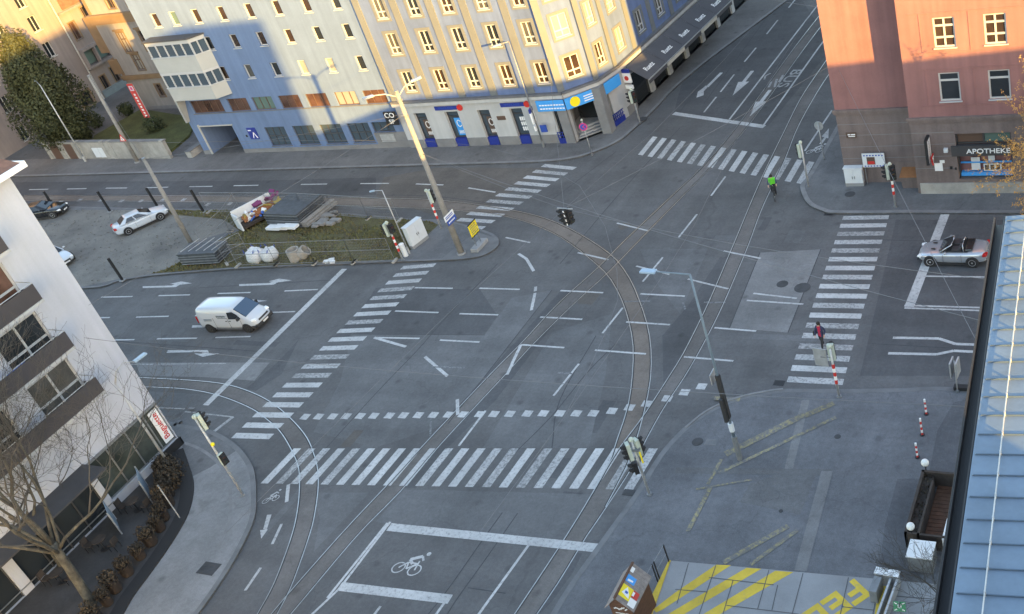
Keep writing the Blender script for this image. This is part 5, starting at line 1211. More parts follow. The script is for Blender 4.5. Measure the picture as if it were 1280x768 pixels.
lamp((680, 184), 9.2, (-.5, -.5, .05), 'grey street lamp in front of the bank facade', 'galv_dark', .075)
lr, pr = lamp((925, 574), 11.0, (-1.75, .1, .05), 'tall blue grey street lamp on the plaza by the curved kerb', 'steel_blue', .085, .07, 'lamp_glass', hl=.4)
m2 = MB(); m2.obox(pr + Vector((.0, .0, 4.0)), (.1, 0, 0), (0, .1, 0), (0, 0, 1.3)); m2.obox(pr + Vector((-.05, -.16, 3.3)), (.08, 0, 0), (0, .12, 0), (0, 0, .7)); m2.build('control_box', M['plastic'], lr)
m2 = MB(); m2.obox(pr + Vector((-.3, .1, 5.1)), (.02, .0, 0), (0, .28, 0), (0, 0, .3)); m2.build('sign_panel', M['galv'], lr)
m2 = MB(); m2.cyl(pr + Vector((0, 0, 2.1)), .135, .5, n=12); m2.build('pole_band', M['cab'], lr)
m2 = MB(); m2.cyl(pr + Vector((0, 0, .75)), .14, 1.5, n=12); m2.build('pole_sleeve', M['galv_dark'], lr)
lamp((512, 317), 5.3, (-.5, -.2, .1), 'thin small street lamp beside the pale cabinet on the grass strip', 'galv', .05, .13, hl=.2)
la = G(168, 451, 7.1) - G(217, 589, .15)
lamp((217, 589), 6.6, (la.x, la.y, .35), 'grey street lamp with curved arm in front of the bakery window', 'galv', .085, .15, curve=True, hl=.42)

# signs on posts
def sign_post(px, h, label, z0=.12, cat='sign', nm='sign_post'):
    p = G(*px, z0); t = thing(nm, label, cat, p); pole_mesh(p.x, p.y, z0 - .05, h, .035, .035, 8).build('pole', M['galv'], t, True); MB().cyl((p.x, p.y, z0 + .04), .09, .1, n=10).build('pole_foot', M['galv_dark'], t); return t, p
t, p = sign_post((740.4, 194), 3.0, 'round pink no stopping sign on a grey post before the bank entrance')
dsc = MB().cyl(p + Vector((.0, -.06, 2.5)), .33, .03, (.25, -1, .0), 22).build('sign_disc', M['pinkred'], t)
m2 = MB(); m2.cyl(p + Vector((.006, -.08, 2.5)), .24, .02, (.25, -1, 0), 20); m2.build('disc_face', M['signblue'], dsc)
m2 = MB(); m2.bar(p + Vector((-.2, -.09, 2.32)), p + Vector((.2, -.1, 2.68)), .07, .02, up=(0, 1, 0)); m2.bar(p + Vector((-.2, -.09, 2.68)), p + Vector((.2, -.1, 2.32)), .07, .02, up=(0, 1, 0)); m2.build('disc_cross', M['pinkred'], dsc)
m2 = MB(); m2.ball(p + Vector((0, 0, 3.05)), .1, 8, 5); m2.build('pole_cap', M['tlgreen'], t)
t, p = sign_post((1030.5, 199.4), 2.9, 'round sign seen from its grey back at the bicycle lane'); MB().cyl(p + Vector((0, .05, 2.6)), .34, .03, (.15, 1, 0), 22).build('sign_disc', M['galv'], t)
t, p = sign_post((1197, 490), 2.0, 'post with two narrow white signs at the kerb by the blue roof', .07)
for dx in (-.14, .14): MB().obox(p + Vector((dx, 0, 1.55)), (.035, 0, 0), (.03, .32, 0), (0, 0, .45)).build('sign_panel', M['galv'], t)
MB().obox(p + Vector((.3, .2, .12)), (.5, 0, 0), (0, .15, 0), (0, 0, .1)).build('kerb_block', M['blackmat'], t)
p = G(600, 309, .13); t = thing('warning_board', 'yellow information board standing on a concrete block on the island tip', 'sign', p)
m2 = MB(); m2.obox(p + Vector((0, 0, .15)), ub * .75, nb * .3, (0, 0, .15)); m2.build('base_block', M['concrete'], t, bevel=.03)
m2 = MB()
for s_ in (-.3, .3): m2.bar(p + ub * s_ + Vector((0, 0, .2)), p + ub * s_ + Vector((0, 0, 2.0)), .05, .05, up=nb)
m2.build('post', M['galv_dark'], t)
bo = board('board', p + nb * .06 + Vector((0, 0, 1.55)), 1.0, .95, 'signyellow', t)
m2 = MB(); 
for z_ in (1.07, 2.03): m2.obox(p + nb * .06 + Vector((0, 0, z_)), ub * .52, nb * .03, (0, 0, .035))
m2.build('board_edge', M['blackmat'], bo)
m2 = MB(); rg = random.Random(2)
for r_ in range(5):
    x = -.4
    while x < .34:
        w = rg.uniform(.05, .16); m2.obox(p + nb * .084 + ub * (x + w / 2) + Vector((0, 0, 1.87 - r_ * .155)), ub * w / 2, nb * .003, (0, 0, .04)); x += w + .04
m2.build('board_lettering', M['galv_dark'], bo)
p = G(196, 161, .4); t = thing('banner_flag', 'red vertical banner with white lettering beside the villa lawn', 'banner', p)
pole_mesh(p.x, p.y, .2, 5.2, .04, .03, 8).build('pole', M['galv'], t)
ba = MB().obox(p + Vector((-.45, -.02, 3.2)), (.42, 0, 0), (0, .012, 0), (0, 0, 1.9)).build('banner', M['banner'], t)
m2 = MB()
for k in range(8): m2.obox(p + Vector((-.45, -.04, 3.9 - k * .34)), (.12 + .03 * (k % 2), 0, 0), (0, .004, 0), (0, 0, .1))
m2.build('banner_lettering', M['whitep'], ba)
m2 = MB(); m2.obox(p + Vector((-.45, -.04, 4.6)), (.28, 0, 0), (0, .004, 0), (0, 0, .26)); m2.build('banner_emblem', M['cab'], ba); m2 = MB(); m2.obox(p + Vector((-.45, -.05, 4.6)), (.15, 0, 0), (0, .004, 0), (0, 0, .16)); m2.build('banner_emblem', M['pinkred'], ba)

# red and white bollards
for px, h, lb in (((1158, 518), .95, 'red and white bollard nearest the kerb on the plaza'), ((1153, 544), 1.05, 'red and white bollard in the middle of the plaza row'), ((1147, 572), .9, 'red and white bollard nearest the wooden terrace box')):
    p = G(*px, .07); t = thing('bollard', lb, 'bollard', p, group='red and white bollards on the plaza'); a, b = MB(), MB()
    for k in range(6): (a if k % 2 == 0 else b).cyl((p.x, p.y, .07 + h / 6 * (k + .5)), .05, h / 6, n=10)
    a.build('red_band', M['red'], t); b.build('white_band', M['whitep'], t); MB().cyl((p.x, p.y, .09), .12, .04, n=12).build('foot', M['black'], t)
# black steel posts of the car park
for i, (px, h) in enumerate((((70.3, 263), 2.0), ((138, 265), 2.1), ((197, 258.5), 1.9), ((254.7, 265.5), 2.2), ((153.6, 351), 2.1))):
    p = G(*px, .12); t = thing('fence_post', ('black steel post with a slanted brace behind the black car', 'black steel post left of the white coupe on the upper lot edge', 'black steel post behind the bonnet of the white coupe', 'black steel post at the start of the grass strip', 'black steel post on the lower edge of the gravel lot')[i], 'post', p, group='black steel posts of the car park')
    MB().bar(p, p + Vector((-.12, 0, h)), .16, .16, up=(0, 1, 0)).build('post', M['black'], t); MB().box(p.x - .2, p.x + .2, p.y - .2, p.y + .2, .12, .2).build('foot', M['concrete'], t)
    if i == 0: MB().bar(p + Vector((-.1, 0, 1.9)), p + Vector((-1.0, .4, 0)), .1, .1, up=(0, 1, 0)).build('brace', M['black'], t)

# cabinets
def cabinet(a, b, h, depth, label, z0, m='cab'):
    a, b = Vector((a.x, a.y, z0)), Vector((b.x, b.y, z0)); u = (b - a).normalized(); n = Vector((u.y, -u.x, 0)); w = (b - a).length; t = thing('utility_cabinet', label, 'cabinet', a.lerp(b, .5)); up = Vector((0, 0, 1))
    c = a.lerp(b, .5) - n * depth / 2
    MB().obox(c + up * .12, u * w / 2, n * depth / 2, up * .12).build('plinth', M['concrete'], t)
    MB().obox(c + up * (h / 2 + .1), u * (w / 2 - .01), n * (depth / 2 - .01), up * (h / 2 - .12)).build('cabinet_body', M[m], t, bevel=.02)
    MB().obox(c + up * (h + .0), u * (w / 2 + .03), n * (depth / 2 + .03), up * .03).build('cabinet_lid', M[m], t)
    for k in (-1, 1):
        d_ = MB().obox(c + u * k * w / 4 + n * (depth / 2) + up * (h / 2 + .1), u * (w / 4 - .02), n * .012, up * (h / 2 - .2)).build('door', M[m], t); MB().obox(c + u * k * .08 + n * (depth / 2 + .03) + up * h * .5, u * .02, n * .02, up * .1).build('handle', M['galv_dark'], d_)
cabinet(G(517.8, 312, .13), G(536.5, 297.5, .13), 1.75, .45, 'pale grey double door cabinet at the end of the grass strip', .13)
cabinet(Vector((-21.3, 61.72, .12)), Vector((-20.05, 61.72, .12)), 1.35, .42, 'pale grey utility cabinet against the grey stone wall of the pink building', .12)
p = G(507.5, 320, .13); t = thing('marker_post', 'short white round post beside the traffic light on the island', 'post', p); MB().cyl(p + Vector((0, 0, .5)), .2, 1.0, n=14).build('post', M['cab'], t); MB().ball(p + Vector((0, 0, 1.0)), .2, 12, 5, .4).build('post_cap', M['whitep'], t)
p = Vector((-19.0, 61.95, .12)); t = thing('notice_board', 'notice board with red and blue poster on a post at the grey stone wall', 'notice board', p)
MB().tube([p + Vector((-.85, 0, 0)), p + Vector((-.85, 0, 2.3))], .035, 8).build('post', M['galv_dark'], t)
bo = MB().box(p.x - .95, p.x + .55, p.y - .05, p.y + .03, 1.45, 2.45).build('board', M['cab'], t)
m2 = MB(); m2.box(p.x - .65, p.x - .1, p.y - .062, p.y - .05, 1.65, 2.2); m2.build('poster', M['frame_brown'], bo); m2 = MB(); m2.box(p.x - .6, p.x - .15, p.y - .07, p.y - .062, 1.68, 1.9); m2.build('poster', M['red'], bo)
m2 = MB()
for k in range(7): m2.box(p.x - .85 + k * .2, p.x - .74 + k * .2, p.y - .062, p.y - .05, 2.27, 2.36); m2.box(p.x - .85 + k * .2, p.x - .74 + k * .2, p.y - .062, p.y - .05, 1.5, 1.58)
m2.build('board_print', M['signblue'], bo)
p = Vector((-16.85, 61.85, .12)); t = thing('grit_bin', 'grit bin with orange wooden lid in the corner of the pink building', 'bin', p)
m2 = MB(); m2.hexa([(p.x - .5, p.y - .45, .12), (p.x + .5, p.y - .45, .12), (p.x + .5, p.y + .35, .12), (p.x - .5, p.y + .35, .12), (p.x - .58, p.y - .5, .95), (p.x + .58, p.y - .5, .95), (p.x + .58, p.y + .4, 1.15), (p.x - .58, p.y + .4, 1.15)]); m2.build('bin_body', M['stone'], t)
m2 = MB(); m2.hexa([(p.x - .62, p.y - .56, .96), (p.x + .62, p.y - .56, .96), (p.x + .62, p.y + .43, 1.17), (p.x - .62, p.y + .43, 1.17), (p.x - .62, p.y - .56, 1.02), (p.x + .62, p.y - .56, 1.02), (p.x + .62, p.y + .43, 1.23), (p.x - .62, p.y + .43, 1.23)]); m2.build('lid', M['wood_or'], t)

# ---------------- fenced strip: mesh fence panels, stacks, bags, rings, junk
def fence_panel(a, b, label, h=1.85, z0=.13, m='galv_dark', grp='mesh fence panels of the building site'):
    t = thing('mesh_fence', label, 'fence', a.lerp(b, .5), group=grp); a, b = Vector((a.x, a.y, z0 + .12)), Vector((b.x, b.y, z0 + .12)); up = Vector((0, 0, h))
    m2 = MB()
    for p, q in ((a, a + up), (b, b + up), (a, b), (a + up, b + up), (a + up * .5, b + up * .5)): m2.tube([p, q], .019, 6)
    m2.build('frame', M[m], t)
    m2 = MB(); n_ = 26
    for k in range(1, n_): p = a.lerp(b, k / n_); m2.tube([p, p + up], .005, 3, False)
    for k in range(1, 8): m2.tube([a + up * k / 8, b + up * k / 8], .005, 3, False)
    m2.build('wire_mesh', M[m], t)
    u = (b - a).normalized(); n = Vector((u.y, -u.x, 0))
    for p in (a, b): MB().obox((p.x, p.y, z0 + .07), u * .1, n * .3, (0, 0, .06)).build('foot', M['concring'], t)
    return t
fpts = [G(u, v, .13) for u, v in ((298, 333.2), (346, 331.6), (394, 330), (443, 328.8), (494, 327))]
for i in range(4): fence_panel(fpts[i], fpts[i + 1], ('mesh fence panel along the lower kerb next to the dark fence stack', 'mesh fence panel in front of the concrete rings', 'second mesh fence panel from the right on the lower kerb', 'rightmost mesh fence panel on the lower kerb beside the traffic light')[i])
fpts = [G(u, v, .13) for u, v in ((262, 266), (300, 266.5), (341, 267), (382, 268), (420, 270.5), (461, 273.8), (500, 276.5))]
for i in range(6): fence_panel(fpts[i], fpts[i + 1], ('mesh fence panel behind the black post on the upper lot edge', 'mesh fence panel behind the junk container', 'mesh fence panel behind the large grey stack', 'mesh fence panel right of the large grey stack on the upper edge', 'second mesh fence panel from the right on the upper edge', 'rightmost mesh fence panel on the upper edge behind the cabinet')[i])
fence_panel(G(258, 315, .13), G(288, 290, .13), 'mesh fence panel set at an angle between gravel and grass'); fence_panel(G(288, 290, .13), G(303, 267, .13), 'mesh fence panel running up to the upper lot edge left of the junk')
fence_panel(G(284, 331, .13), G(312, 318, .13), 'loose mesh fence panel leaning right of the dark stack')
def stack(px0, px1, dpt, n, th, label, m='sheetblue', z0=.14, extra=None):
    a, b = G(*px0, z0), G(*px1, z0); u = (b - a).normalized(); v = Vector((-u.y, u.x, 0)); w = (b - a).length; t = thing('fence_stack', label, 'stack', a.lerp(b, .5)); rg_ = random.Random(n)
    m2 = MB()
    for k in range(n):
        o = rg_.uniform(-.08, .08); c = a.lerp(b, .5) + v * (dpt / 2 + rg_.uniform(-.05, .05)) + u * o + Vector((0, 0, .1 + th * (k + .5))); m2.obox(c, u * w / 2, v * dpt / 2, (0, 0, th * .36))
    m2.build('panel_layers', M[m], t); m2 = MB()
    for k in range(0, n, 2):
        z_ = z0 + .1 + th * (k + .5)
        for p, q in ((a, b), (a + v * dpt, b + v * dpt), (a, a + v * dpt), (b, b + v * dpt)): m2.tube([Vector((p.x, p.y, z_)), Vector((q.x, q.y, z_))], .035, 6)
    m2.build('panel_frames', M['galv_dark'], t); m2 = MB()
    for f_ in (.15, .85): c = a.lerp(b, f_) + v * dpt / 2; m2.obox((c.x, c.y, z0 + .05), u * .06, v * dpt / 2 * 1.05, (0, 0, .05))
    m2.build('bearer', M['wood'], t); return t, a, b, u, v
t, a, b, u, v = stack((229, 333), (275, 330.5), 1.7, 9, .11, 'dark stack of fence panels at the corner of the gravel lot')
m2 = MB()
for k in range(5): m2.bar(a + u * (.4 + k * .75) + v * .1 + Vector((0, 0, 1.25)), a + u * (.9 + k * .75) + v * 1.9 + Vector((0, 0, 1.3)), .05, .04)
m2.build('loose_tube', M['galv'], t)
t, a, b, u, v = stack((337, 284.5), (378, 286), 3.2, 10, .12, 'large stack of grey fence panels and tubes on the grass strip', 'sheetblue')
m2 = MB()
for k in range(11): m2.tube([b + u * (.15 + (k % 4) * .17) + Vector((0, 0, .2 + .16 * (k // 4))), b + u * (.25 + (k % 4) * .17) + v * 3.6 + Vector((0, 0, .2 + .16 * (k // 4)))], .07, 8)
m2.build('loose_tube', M['conc_pole'], t); m2 = MB(); rg = random.Random(8)
for k in range(14): c = b + u * rg.uniform(.9, 2.6) + v * rg.uniform(0, 2.5) + Vector((0, 0, rg.uniform(.05, .3))); w = rg.uniform(.15, .5); m2.obox(c, u * w, v * rg.uniform(.1, .3), (0, 0, rg.uniform(.03, .12)))
m2.build('rubble', M['conc_pole'], t); m2 = MB()
for k in range(3): m2.obox(a + u * (1.0 + k * .9) - v * .35 + Vector((0, 0, .25 + .08 * k)), u * .7, v * .3, (0, 0, .1))
m2.build('foam_sheet', M['bag'], t)
a, b = G(306, 291, .14), G(322, 282.5, .14); u = (b - a).normalized(); v = Vector((-u.y, u.x, 0)); L_ = 3.4
t = thing('rubbish_trailer', 'white sided trailer heaped with brown boards and colourful rubbish', 'trailer', a)
m2 = MB(); m2.obox(a + u * L_ / 2 + v * 1.15 + Vector((0, 0, .9)), u * L_ / 2, v * .06, (0, 0, .75)); m2.obox(a + v * .6 + Vector((0, 0, .8)), u * .06, v * .6, (0, 0, .65)); m2.build('side_wall', M['cab'], t)
m2 = MB(); m2.obox(a + u * L_ / 2 + v * .6 + Vector((0, 0, .35)), u * L_ / 2, v * .58, (0, 0, .12)); m2.build('bed', M['wood_dark'], t); m2 = MB()
for k in range(4): m2.obox(a + u * (L_ / 2 + .2) + v * (.75 - .12 * k) + Vector((0, 0, .95 - .1 * k)), u * (L_ * .42), v * .09, (0, 0, .06))
m2.build('board', M['wood_or'], t); rg = random.Random(4)
for nm, mm, k0 in (('rubbish_sack', 'clutter_p', 1), ('rubbish_sack', 'clutter_b', 2), ('rubbish_sack', 'clutter_y', 3), ('rubbish_sack', 'bag', 4)):
    m2 = MB()
    for k in range(7): c = a + u * rg.uniform(1.6 if k0 == 1 else .6, L_ + .5) + v * rg.uniform(.0 if k0 != 1 else .7, .9 if k0 != 1 else 1.4) + Vector((0, 0, rg.uniform(.5, 1.1) + (.6 if k0 == 1 else 0))); d = Vector((rg.uniform(-1, 1), rg.uniform(-1, 1), rg.uniform(-.5, .5))).normalized(); e = d.orthogonal().normalized(); m2.obox(c, d * rg.uniform(.12, .34), e * rg.uniform(.08, .25), d.cross(e) * rg.uniform(.05, .18))
    m2.build(nm, M[mm], t, bevel=.03)
for i, (px, s_) in enumerate((((323, 326), 1.0), ((340, 324.5), .92))):
    p = G(*px, .13); t = thing('builders_bag', ('full white builders bag next to the fence on the grass', 'slumped white builders bag right of the first bag')[i], 'bag', p, group='white builders bags'); rg = random.Random(i + 3); m2 = MB(); n_ = 16; prof = [(.3, 0), (.52, .05), (.6, .35), (.58, .7), (.5, .95), (.42, 1.0), (.3, .8 - i * .15), (.05, .75 - i * .2)]
    vs = []
    for r_, z_ in prof:
        for j in range(n_): th = 6.283 * j / n_; sq_ = 1 / max(abs(math.cos(th)), abs(math.sin(th))) ** .5; rr = r_ * sq_ * s_ * (1 + .08 * rg.uniform(-1, 1)); vs.append((p.x + rr * math.cos(th), p.y + rr * math.sin(th), p.z + z_ * s_ * (1 + (.12 * rg.uniform(-1, 1) if z_ > .6 else 0))))
    m2.add(vs, [(r_ * n_ + j, r_ * n_ + (j + 1) % n_, (r_ + 1) * n_ + (j + 1) % n_, (r_ + 1) * n_ + j) for r_ in range(len(prof) - 1) for j in range(n_)] + [tuple(range((len(prof) - 1) * n_, len(prof) * n_))]); m2.build('sack', M['bag'], t, True); m2 = MB()
    for sx, sy in ((1, 1), (-1, 1), (1, -1), (-1, -1)): c = p + Vector((sx * .42 * s_, sy * .42 * s_, .95 * s_)); m2.tube([c, c + Vector((sx * .1, 0, .25)), c + Vector((0, sy * .12, .02))], .025, 5)
    m2.build('loop', M['signblue'], t)
for i, (px, ax, r_) in enumerate((((371, 324.5), (0.0, 0, 1), .5), ((383, 322.5), (.75, .3, .55), .45))):
    p = G(*px, .13); t = thing('concrete_ring', ('upright concrete manhole ring on the grass', 'tilted concrete manhole ring leaning against the upright ring')[i], 'pipe', p, group='concrete manhole rings'); ax = Vector(ax).normalized(); e = ax.orthogonal().normalized(); g = ax.cross(e); c = p + Vector((0, 0, .45 if i == 0 else .5)); m2 = MB(); n_ = 20; h_ = .45 if i == 0 else .3; vs = []
    for rr, s_ in ((r_, -1), (r_, 1), (r_ * .78, 1), (r_ * .78, -1)):
        for j in range(n_): th = 6.283 * j / n_; vs.append(c + (e * math.cos(th) + g * math.sin(th)) * rr + ax * h_ * s_)
    m2.add(vs, [(k * n_ + j, k * n_ + (j + 1) % n_, ((k + 1) % 4) * n_ + (j + 1) % n_, ((k + 1) % 4) * n_ + j) for k in range(4) for j in range(n_)]); m2.build('ring', M['concring'], t)
p = G(413, 327, .14); rg = random.Random(9); m2 = MB()
for k in range(6): c = p + Vector((rg.uniform(-.4, .4), rg.uniform(-.15, .15), .06)); m2.obox(c, (rg.uniform(.1, .3), rg.uniform(-.1, .1), 0), (rg.uniform(-.05, .05), .12, .04), (0, 0, rg.uniform(.02, .07)))
tag(m2.build('plastic_sheet', M['bag']), 'crumpled white plastic sheet lying in the grass by the kerb', 'rubbish')

# ---------------- plaza: advertising hut, hoops, terrace box
hx0, hx1, hy0, hy1, ze, zr = -21.62, -20.62, 24.62, 26.3, 1.86, 2.48; hc_ = (hx0 + hx1) / 2
t = thing('wooden_hut', 'small brown wooden hut plastered with posters on its roof', 'hut', (hc_, 25.4, .07))
m2 = MB(); m2.add([(hx0, hy0, .07), (hx1, hy0, .07), (hx1, hy1, .07), (hx0, hy1, .07), (hx0, hy0, ze), (hx1, hy0, ze), (hx1, hy1, ze), (hx0, hy1, ze), (hc_, hy0, zr - .06), (hc_, hy1, zr - .06)], [(0, 1, 5, 8, 4), (2, 3, 7, 9, 6), (1, 2, 6, 5), (3, 0, 4, 7), (3, 2, 1, 0)]); m2.build('wall', M['wood'], t)
for sx, nm in ((1, 'roof'), (-1, 'roof')):
    m2 = MB(); xe = hc_ + sx * .68; dz = .04; n_ = 12
    for k in range(n_):
        y0, y1 = hy0 - .12 + k * (hy1 - hy0 + .24) / n_, hy0 - .12 + (k + .96) * (hy1 - hy0 + .24) / n_; zz = ze - .1; m2.hexa([(hc_, y0, zr), (xe, y0, zz), (xe, y1, zz), (hc_, y1, zr), (hc_, y0, zr + dz), (xe, y0, zz + dz), (xe, y1, zz + dz), (hc_, y1, zr + dz)])
    ro_ = m2.build(nm, M['wood_grey'], t)
    if sx == 1:
        def rpn(a, y, h=.05): return (hc_ + .68 * a, y, zr + (ze - .1 - zr) * a + h)
        for (a0, a1, y0, y1, mm) in ((.05, .6, 24.75, 25.35, 'signyellow'), (.55, .9, 25.0, 25.35, 'red'), (.05, .5, 25.5, 25.85, 'skyblue'), (.6, .93, 24.6, 24.98, 'whitep'), (0, .22, 26.0, 26.25, 'whitep')):
            m3_ = MB(); m3_.quad(rpn(a0, y0), rpn(a1, y0), rpn(a1, y1), rpn(a0, y1)); po = m3_.build('poster', M[mm], ro_)
        m3_ = MB(); m3_.quad(rpn(.15, 24.95, .056), rpn(.55, 24.85, .056), rpn(.5, 25.02, .056), rpn(.3, 25.3, .056)); m3_.quad(rpn(.6, 25.08, .056), rpn(.7, 25.08, .056), rpn(.7, 25.28, .056), rpn(.6, 25.28, .056)); m3_.quad(rpn(.15, 25.55, .056), rpn(.4, 25.6, .056), rpn(.4, 25.68, .056), rpn(.15, 25.65, .056)); m3_.build('poster', M['whitep'], ro_)
        m3_ = MB(); m3_.quad(rpn(.28, 25.0, .06), rpn(.42, 25.0, .06), rpn(.42, 25.12, .06), rpn(.28, 25.12, .06)); m3_.build('poster', M['clutter_b'], ro_)
m2 = MB(); m2.box(hc_ - .05, hc_ + .05, hy0 - .13, hy1 + .13, zr + .03, zr + .09); m2.build('ridge_board', M['wood'], t); m2 = MB()
for k in range(6):
    x = hc_ - .3 + k * .1; m2.bar((x, hy0 - .02, 1.72 + .06 * math.sin(k * 2)), (x + .12, hy0 - .02, 1.8 - .07 * math.sin(k * 1.3)), .06, .01, up=(0, 1, 0))
    m2.bar((x, hy0 - .02, 1.45 + .04 * math.sin(k * 3)), (x + .12, hy0 - .02, 1.47), .04, .01, up=(0, 1, 0))
m2.build('graffiti', M['bag'], t)
for i, (pa, pb) in enumerate((((836.3, 702.5), (824.5, 723.5)), ((822.3, 727), (809, 752)))):
    a, b = G(*pa, .09), G(*pb, .09); t = thing('railing_hoop', ('black steel railing hoop at the corner of the yellow kerb', 'black steel railing hoop beside the wooden hut')[i], 'railing', a.lerp(b, .5), group='black railing hoops'); m2 = MB()
    for q in (a, b): m2.bar(q, q + Vector((0, 0, 1.1)), .05, .05, up=(0, 1, 0))
    m2.build('post', M['black'], t); m2 = MB(); m2.tube([a + Vector((0, 0, 1.08)), b + Vector((0, 0, 1.08))], .018, 6); m2.tube([a + Vector((0, 0, .55)), b + Vector((0, 0, .55))], .01, 5); m2.build('rail', M['galv_dark'], t)
t = thing('terrace_box', 'brown wooden terrace enclosure beside the wall of the blue roofed building', 'planter', (-9.7, 33, .07))
bx0, bx1, by0, by1 = -10.75, -7.9, 31.15, 35.0; m2 = MB()
for a in ((bx0, bx0 + .12, by0, by1), (bx0 + .55, bx0 + .64, by0, by1 - .6), (bx0, bx1, by1 - .12, by1), (bx0, bx1, by0, by0 + .1)): m2.box(a[0], a[1], a[2], a[3], .07, .95)
m2.build('side_board', M['wood_dark'], t); m2 = MB(); m2.box(bx0 + .12, bx0 + .55, by0 + .1, by1 - .12, .07, .7); m2.build('planter_soil', M['wood_dark'], t); m2 = MB()
for k in range(16): m2.box(bx0 + .65, bx1, by0 + .1 + k * .23, by0 + .31 + k * .23, .07, .16)
m2.build('deck', M['wood'], t)
rg = random.Random(6); m2 = MB()
for k in range(120): c = Vector((bx0 + rg.uniform(.12, .55), rg.uniform(by0 + .1, by1 - .1), .7 + rg.uniform(0, .12))); d = Vector((rg.uniform(-1, 1), rg.uniform(-1, 1), .6)).normalized() * .07; e = d.orthogonal().normalized() * .04; m2.quad(c - e, c + e, c + e + d, c - e + d)
m2.build('planting', M['shrub'], t)
for i, (x, y) in enumerate(((-10.6, 35.1), (-10.45, 31.25))):
    q = thing('globe_lamp', ('white globe lamp on the far corner of the terrace box', 'white globe lamp on the near corner of the terrace box')[i], 'lamp', (x, y, .07), group='white globe lamps'); MB().tube([(x, y, .07), (x, y, 1.15)], .03, 8).build('stem', M['black'], q); MB().ball((x, y, 1.3), .18, 16, 10).build('globe', M['lampball'], q, True)
p = Vector((-8.75, 33.6, .95)); t = thing('folded_parasol', 'folded cream parasol lying on white boxes in the terrace box', 'parasol', p); m2 = MB(); n_ = 12; vs = []; prof = [(.05, -1.1), (.2, -.9), (.26, -.2), (.22, .5), (.12, 1.0), (.03, 1.15)]
for k, (r_, y) in enumerate(prof):
    for j in range(n_): th = 6.283 * j / n_; rr = r_ * (1 + .25 * math.cos(j * 3 + k)); vs.append((p.x + rr * math.cos(th) - y * .1, p.y + y, p.z + .1 + rr * math.sin(th)))
m2.add(vs, [(k * n_ + j, k * n_ + (j + 1) % n_, (k + 1) * n_ + (j + 1) % n_, (k + 1) * n_ + j) for k in range(len(prof) - 1) for j in range(n_)]); m2.build('canopy', M['canvas'], t); MB().tube([p + Vector((.12, -1.4, .1)), p + Vector((-.15, 1.5, .1))], .03, 6).build('pole', M['galv'], t)
for i, (x, y, l_) in enumerate(((-8.75, 33.5, 1.25), (-8.85, 31.7, .6))): tag(MB().box(x - .3, x + .3, y - l_, y + l_, .17, .9).build('storage_box', M['whitep'], bevel=.02), ('long white storage box under the folded parasol', 'short white storage box in front of the folded parasol')[i], 'box')
p = Vector((-9.85, 30.35, .07)); t = thing('cloth_covered_cabinet', 'grey cabinet covered with a white cloth at the near end of the terrace box', 'cabinet', p); MB().box(p.x - .5, p.x + .5, p.y - .45, p.y + .45, .07, .95).build('cabinet_body', M['galv_dark'], t); MB().box(p.x - .55, p.x + .53, p.y - .5, p.y + .48, .953, 1.0).build('cloth', M['bag'], t)
# emergency exit corner on the slab
a = G(1097.5, 726, .09); b = G(1125, 731, .09); t = thing('low_wall', 'low white capped wall with grey metal rails on the fire lane slab', 'wall', a); u = (b - a).normalized(); v = Vector((u.y, -u.x, 0))
MB().obox(a.lerp(b, .5) + Vector((0, 0, .3)), u * (b - a).length / 2, v * .14, (0, 0, .3)).build('wall_body', M['concrete'], t); MB().obox(a.lerp(b, .5) + Vector((0, 0, .63)), u * ((b - a).length / 2 + .04), v * .18, (0, 0, .03)).build('wall_coping', M['bag'], t)
m2 = MB()
for o_ in (-.28, 0): m2.bar(b + u * o_ + Vector((0, 0, .3)), b + u * o_ + v * 2.6 + Vector((0, 0, .3)), .09, .5)
m2.build('side_rail', M['galv'], t); MB().obox(b - u * .75 + v * .75 + Vector((0, 0, .35)), u * .16, v * .4, (0, 0, .35)).build('control_box', M['galv_dark'], t)
p = G(1128, 778, .09); t = thing('exit_sign', 'green assembly point sign on a short post by the low wall', 'sign', p); MB().tube([p, p + Vector((0, 0, 1.2))], .03, 6).build('post', M['galv_dark'], t)
c = p + Vector((0, 0, .95)); u = Vector((1, .1, 0)).normalized(); n = Vector((u.y, -u.x, .55)).normalized(); w_ = u.cross(n) * -1
if w_.z < 0: w_ = -w_
bo = MB().obox(c, u * .24, n * .015, w_ * .2).build('sign_panel', M['signgreen'], t); m2 = MB()
for sx, sy in ((1, 1), (1, -1), (-1, 1), (-1, -1)):
    q = c + n * .02 + u * sx * .16 + w_ * sy * .13; m2.obox(q, (u * sx + w_ * sy * .8).normalized() * .055, n * .003, (u * sx - w_ * sy).normalized() * .016); m2.obox(q + u * -sx * .03, u * .035, n * .0035, w_ * .012)
for k in (-1, 0, 1): m2.obox(c + n * .02 + u * k * .055, u * .018, n * .003, w_ * (.065 if k == 0 else .05)); m2.cyl(c + n * .02 + u * k * .055 + w_ * (.095 if k == 0 else .075), .02, .008, n, 8)
m2.build('sign_symbol', M['whitep'], bo)

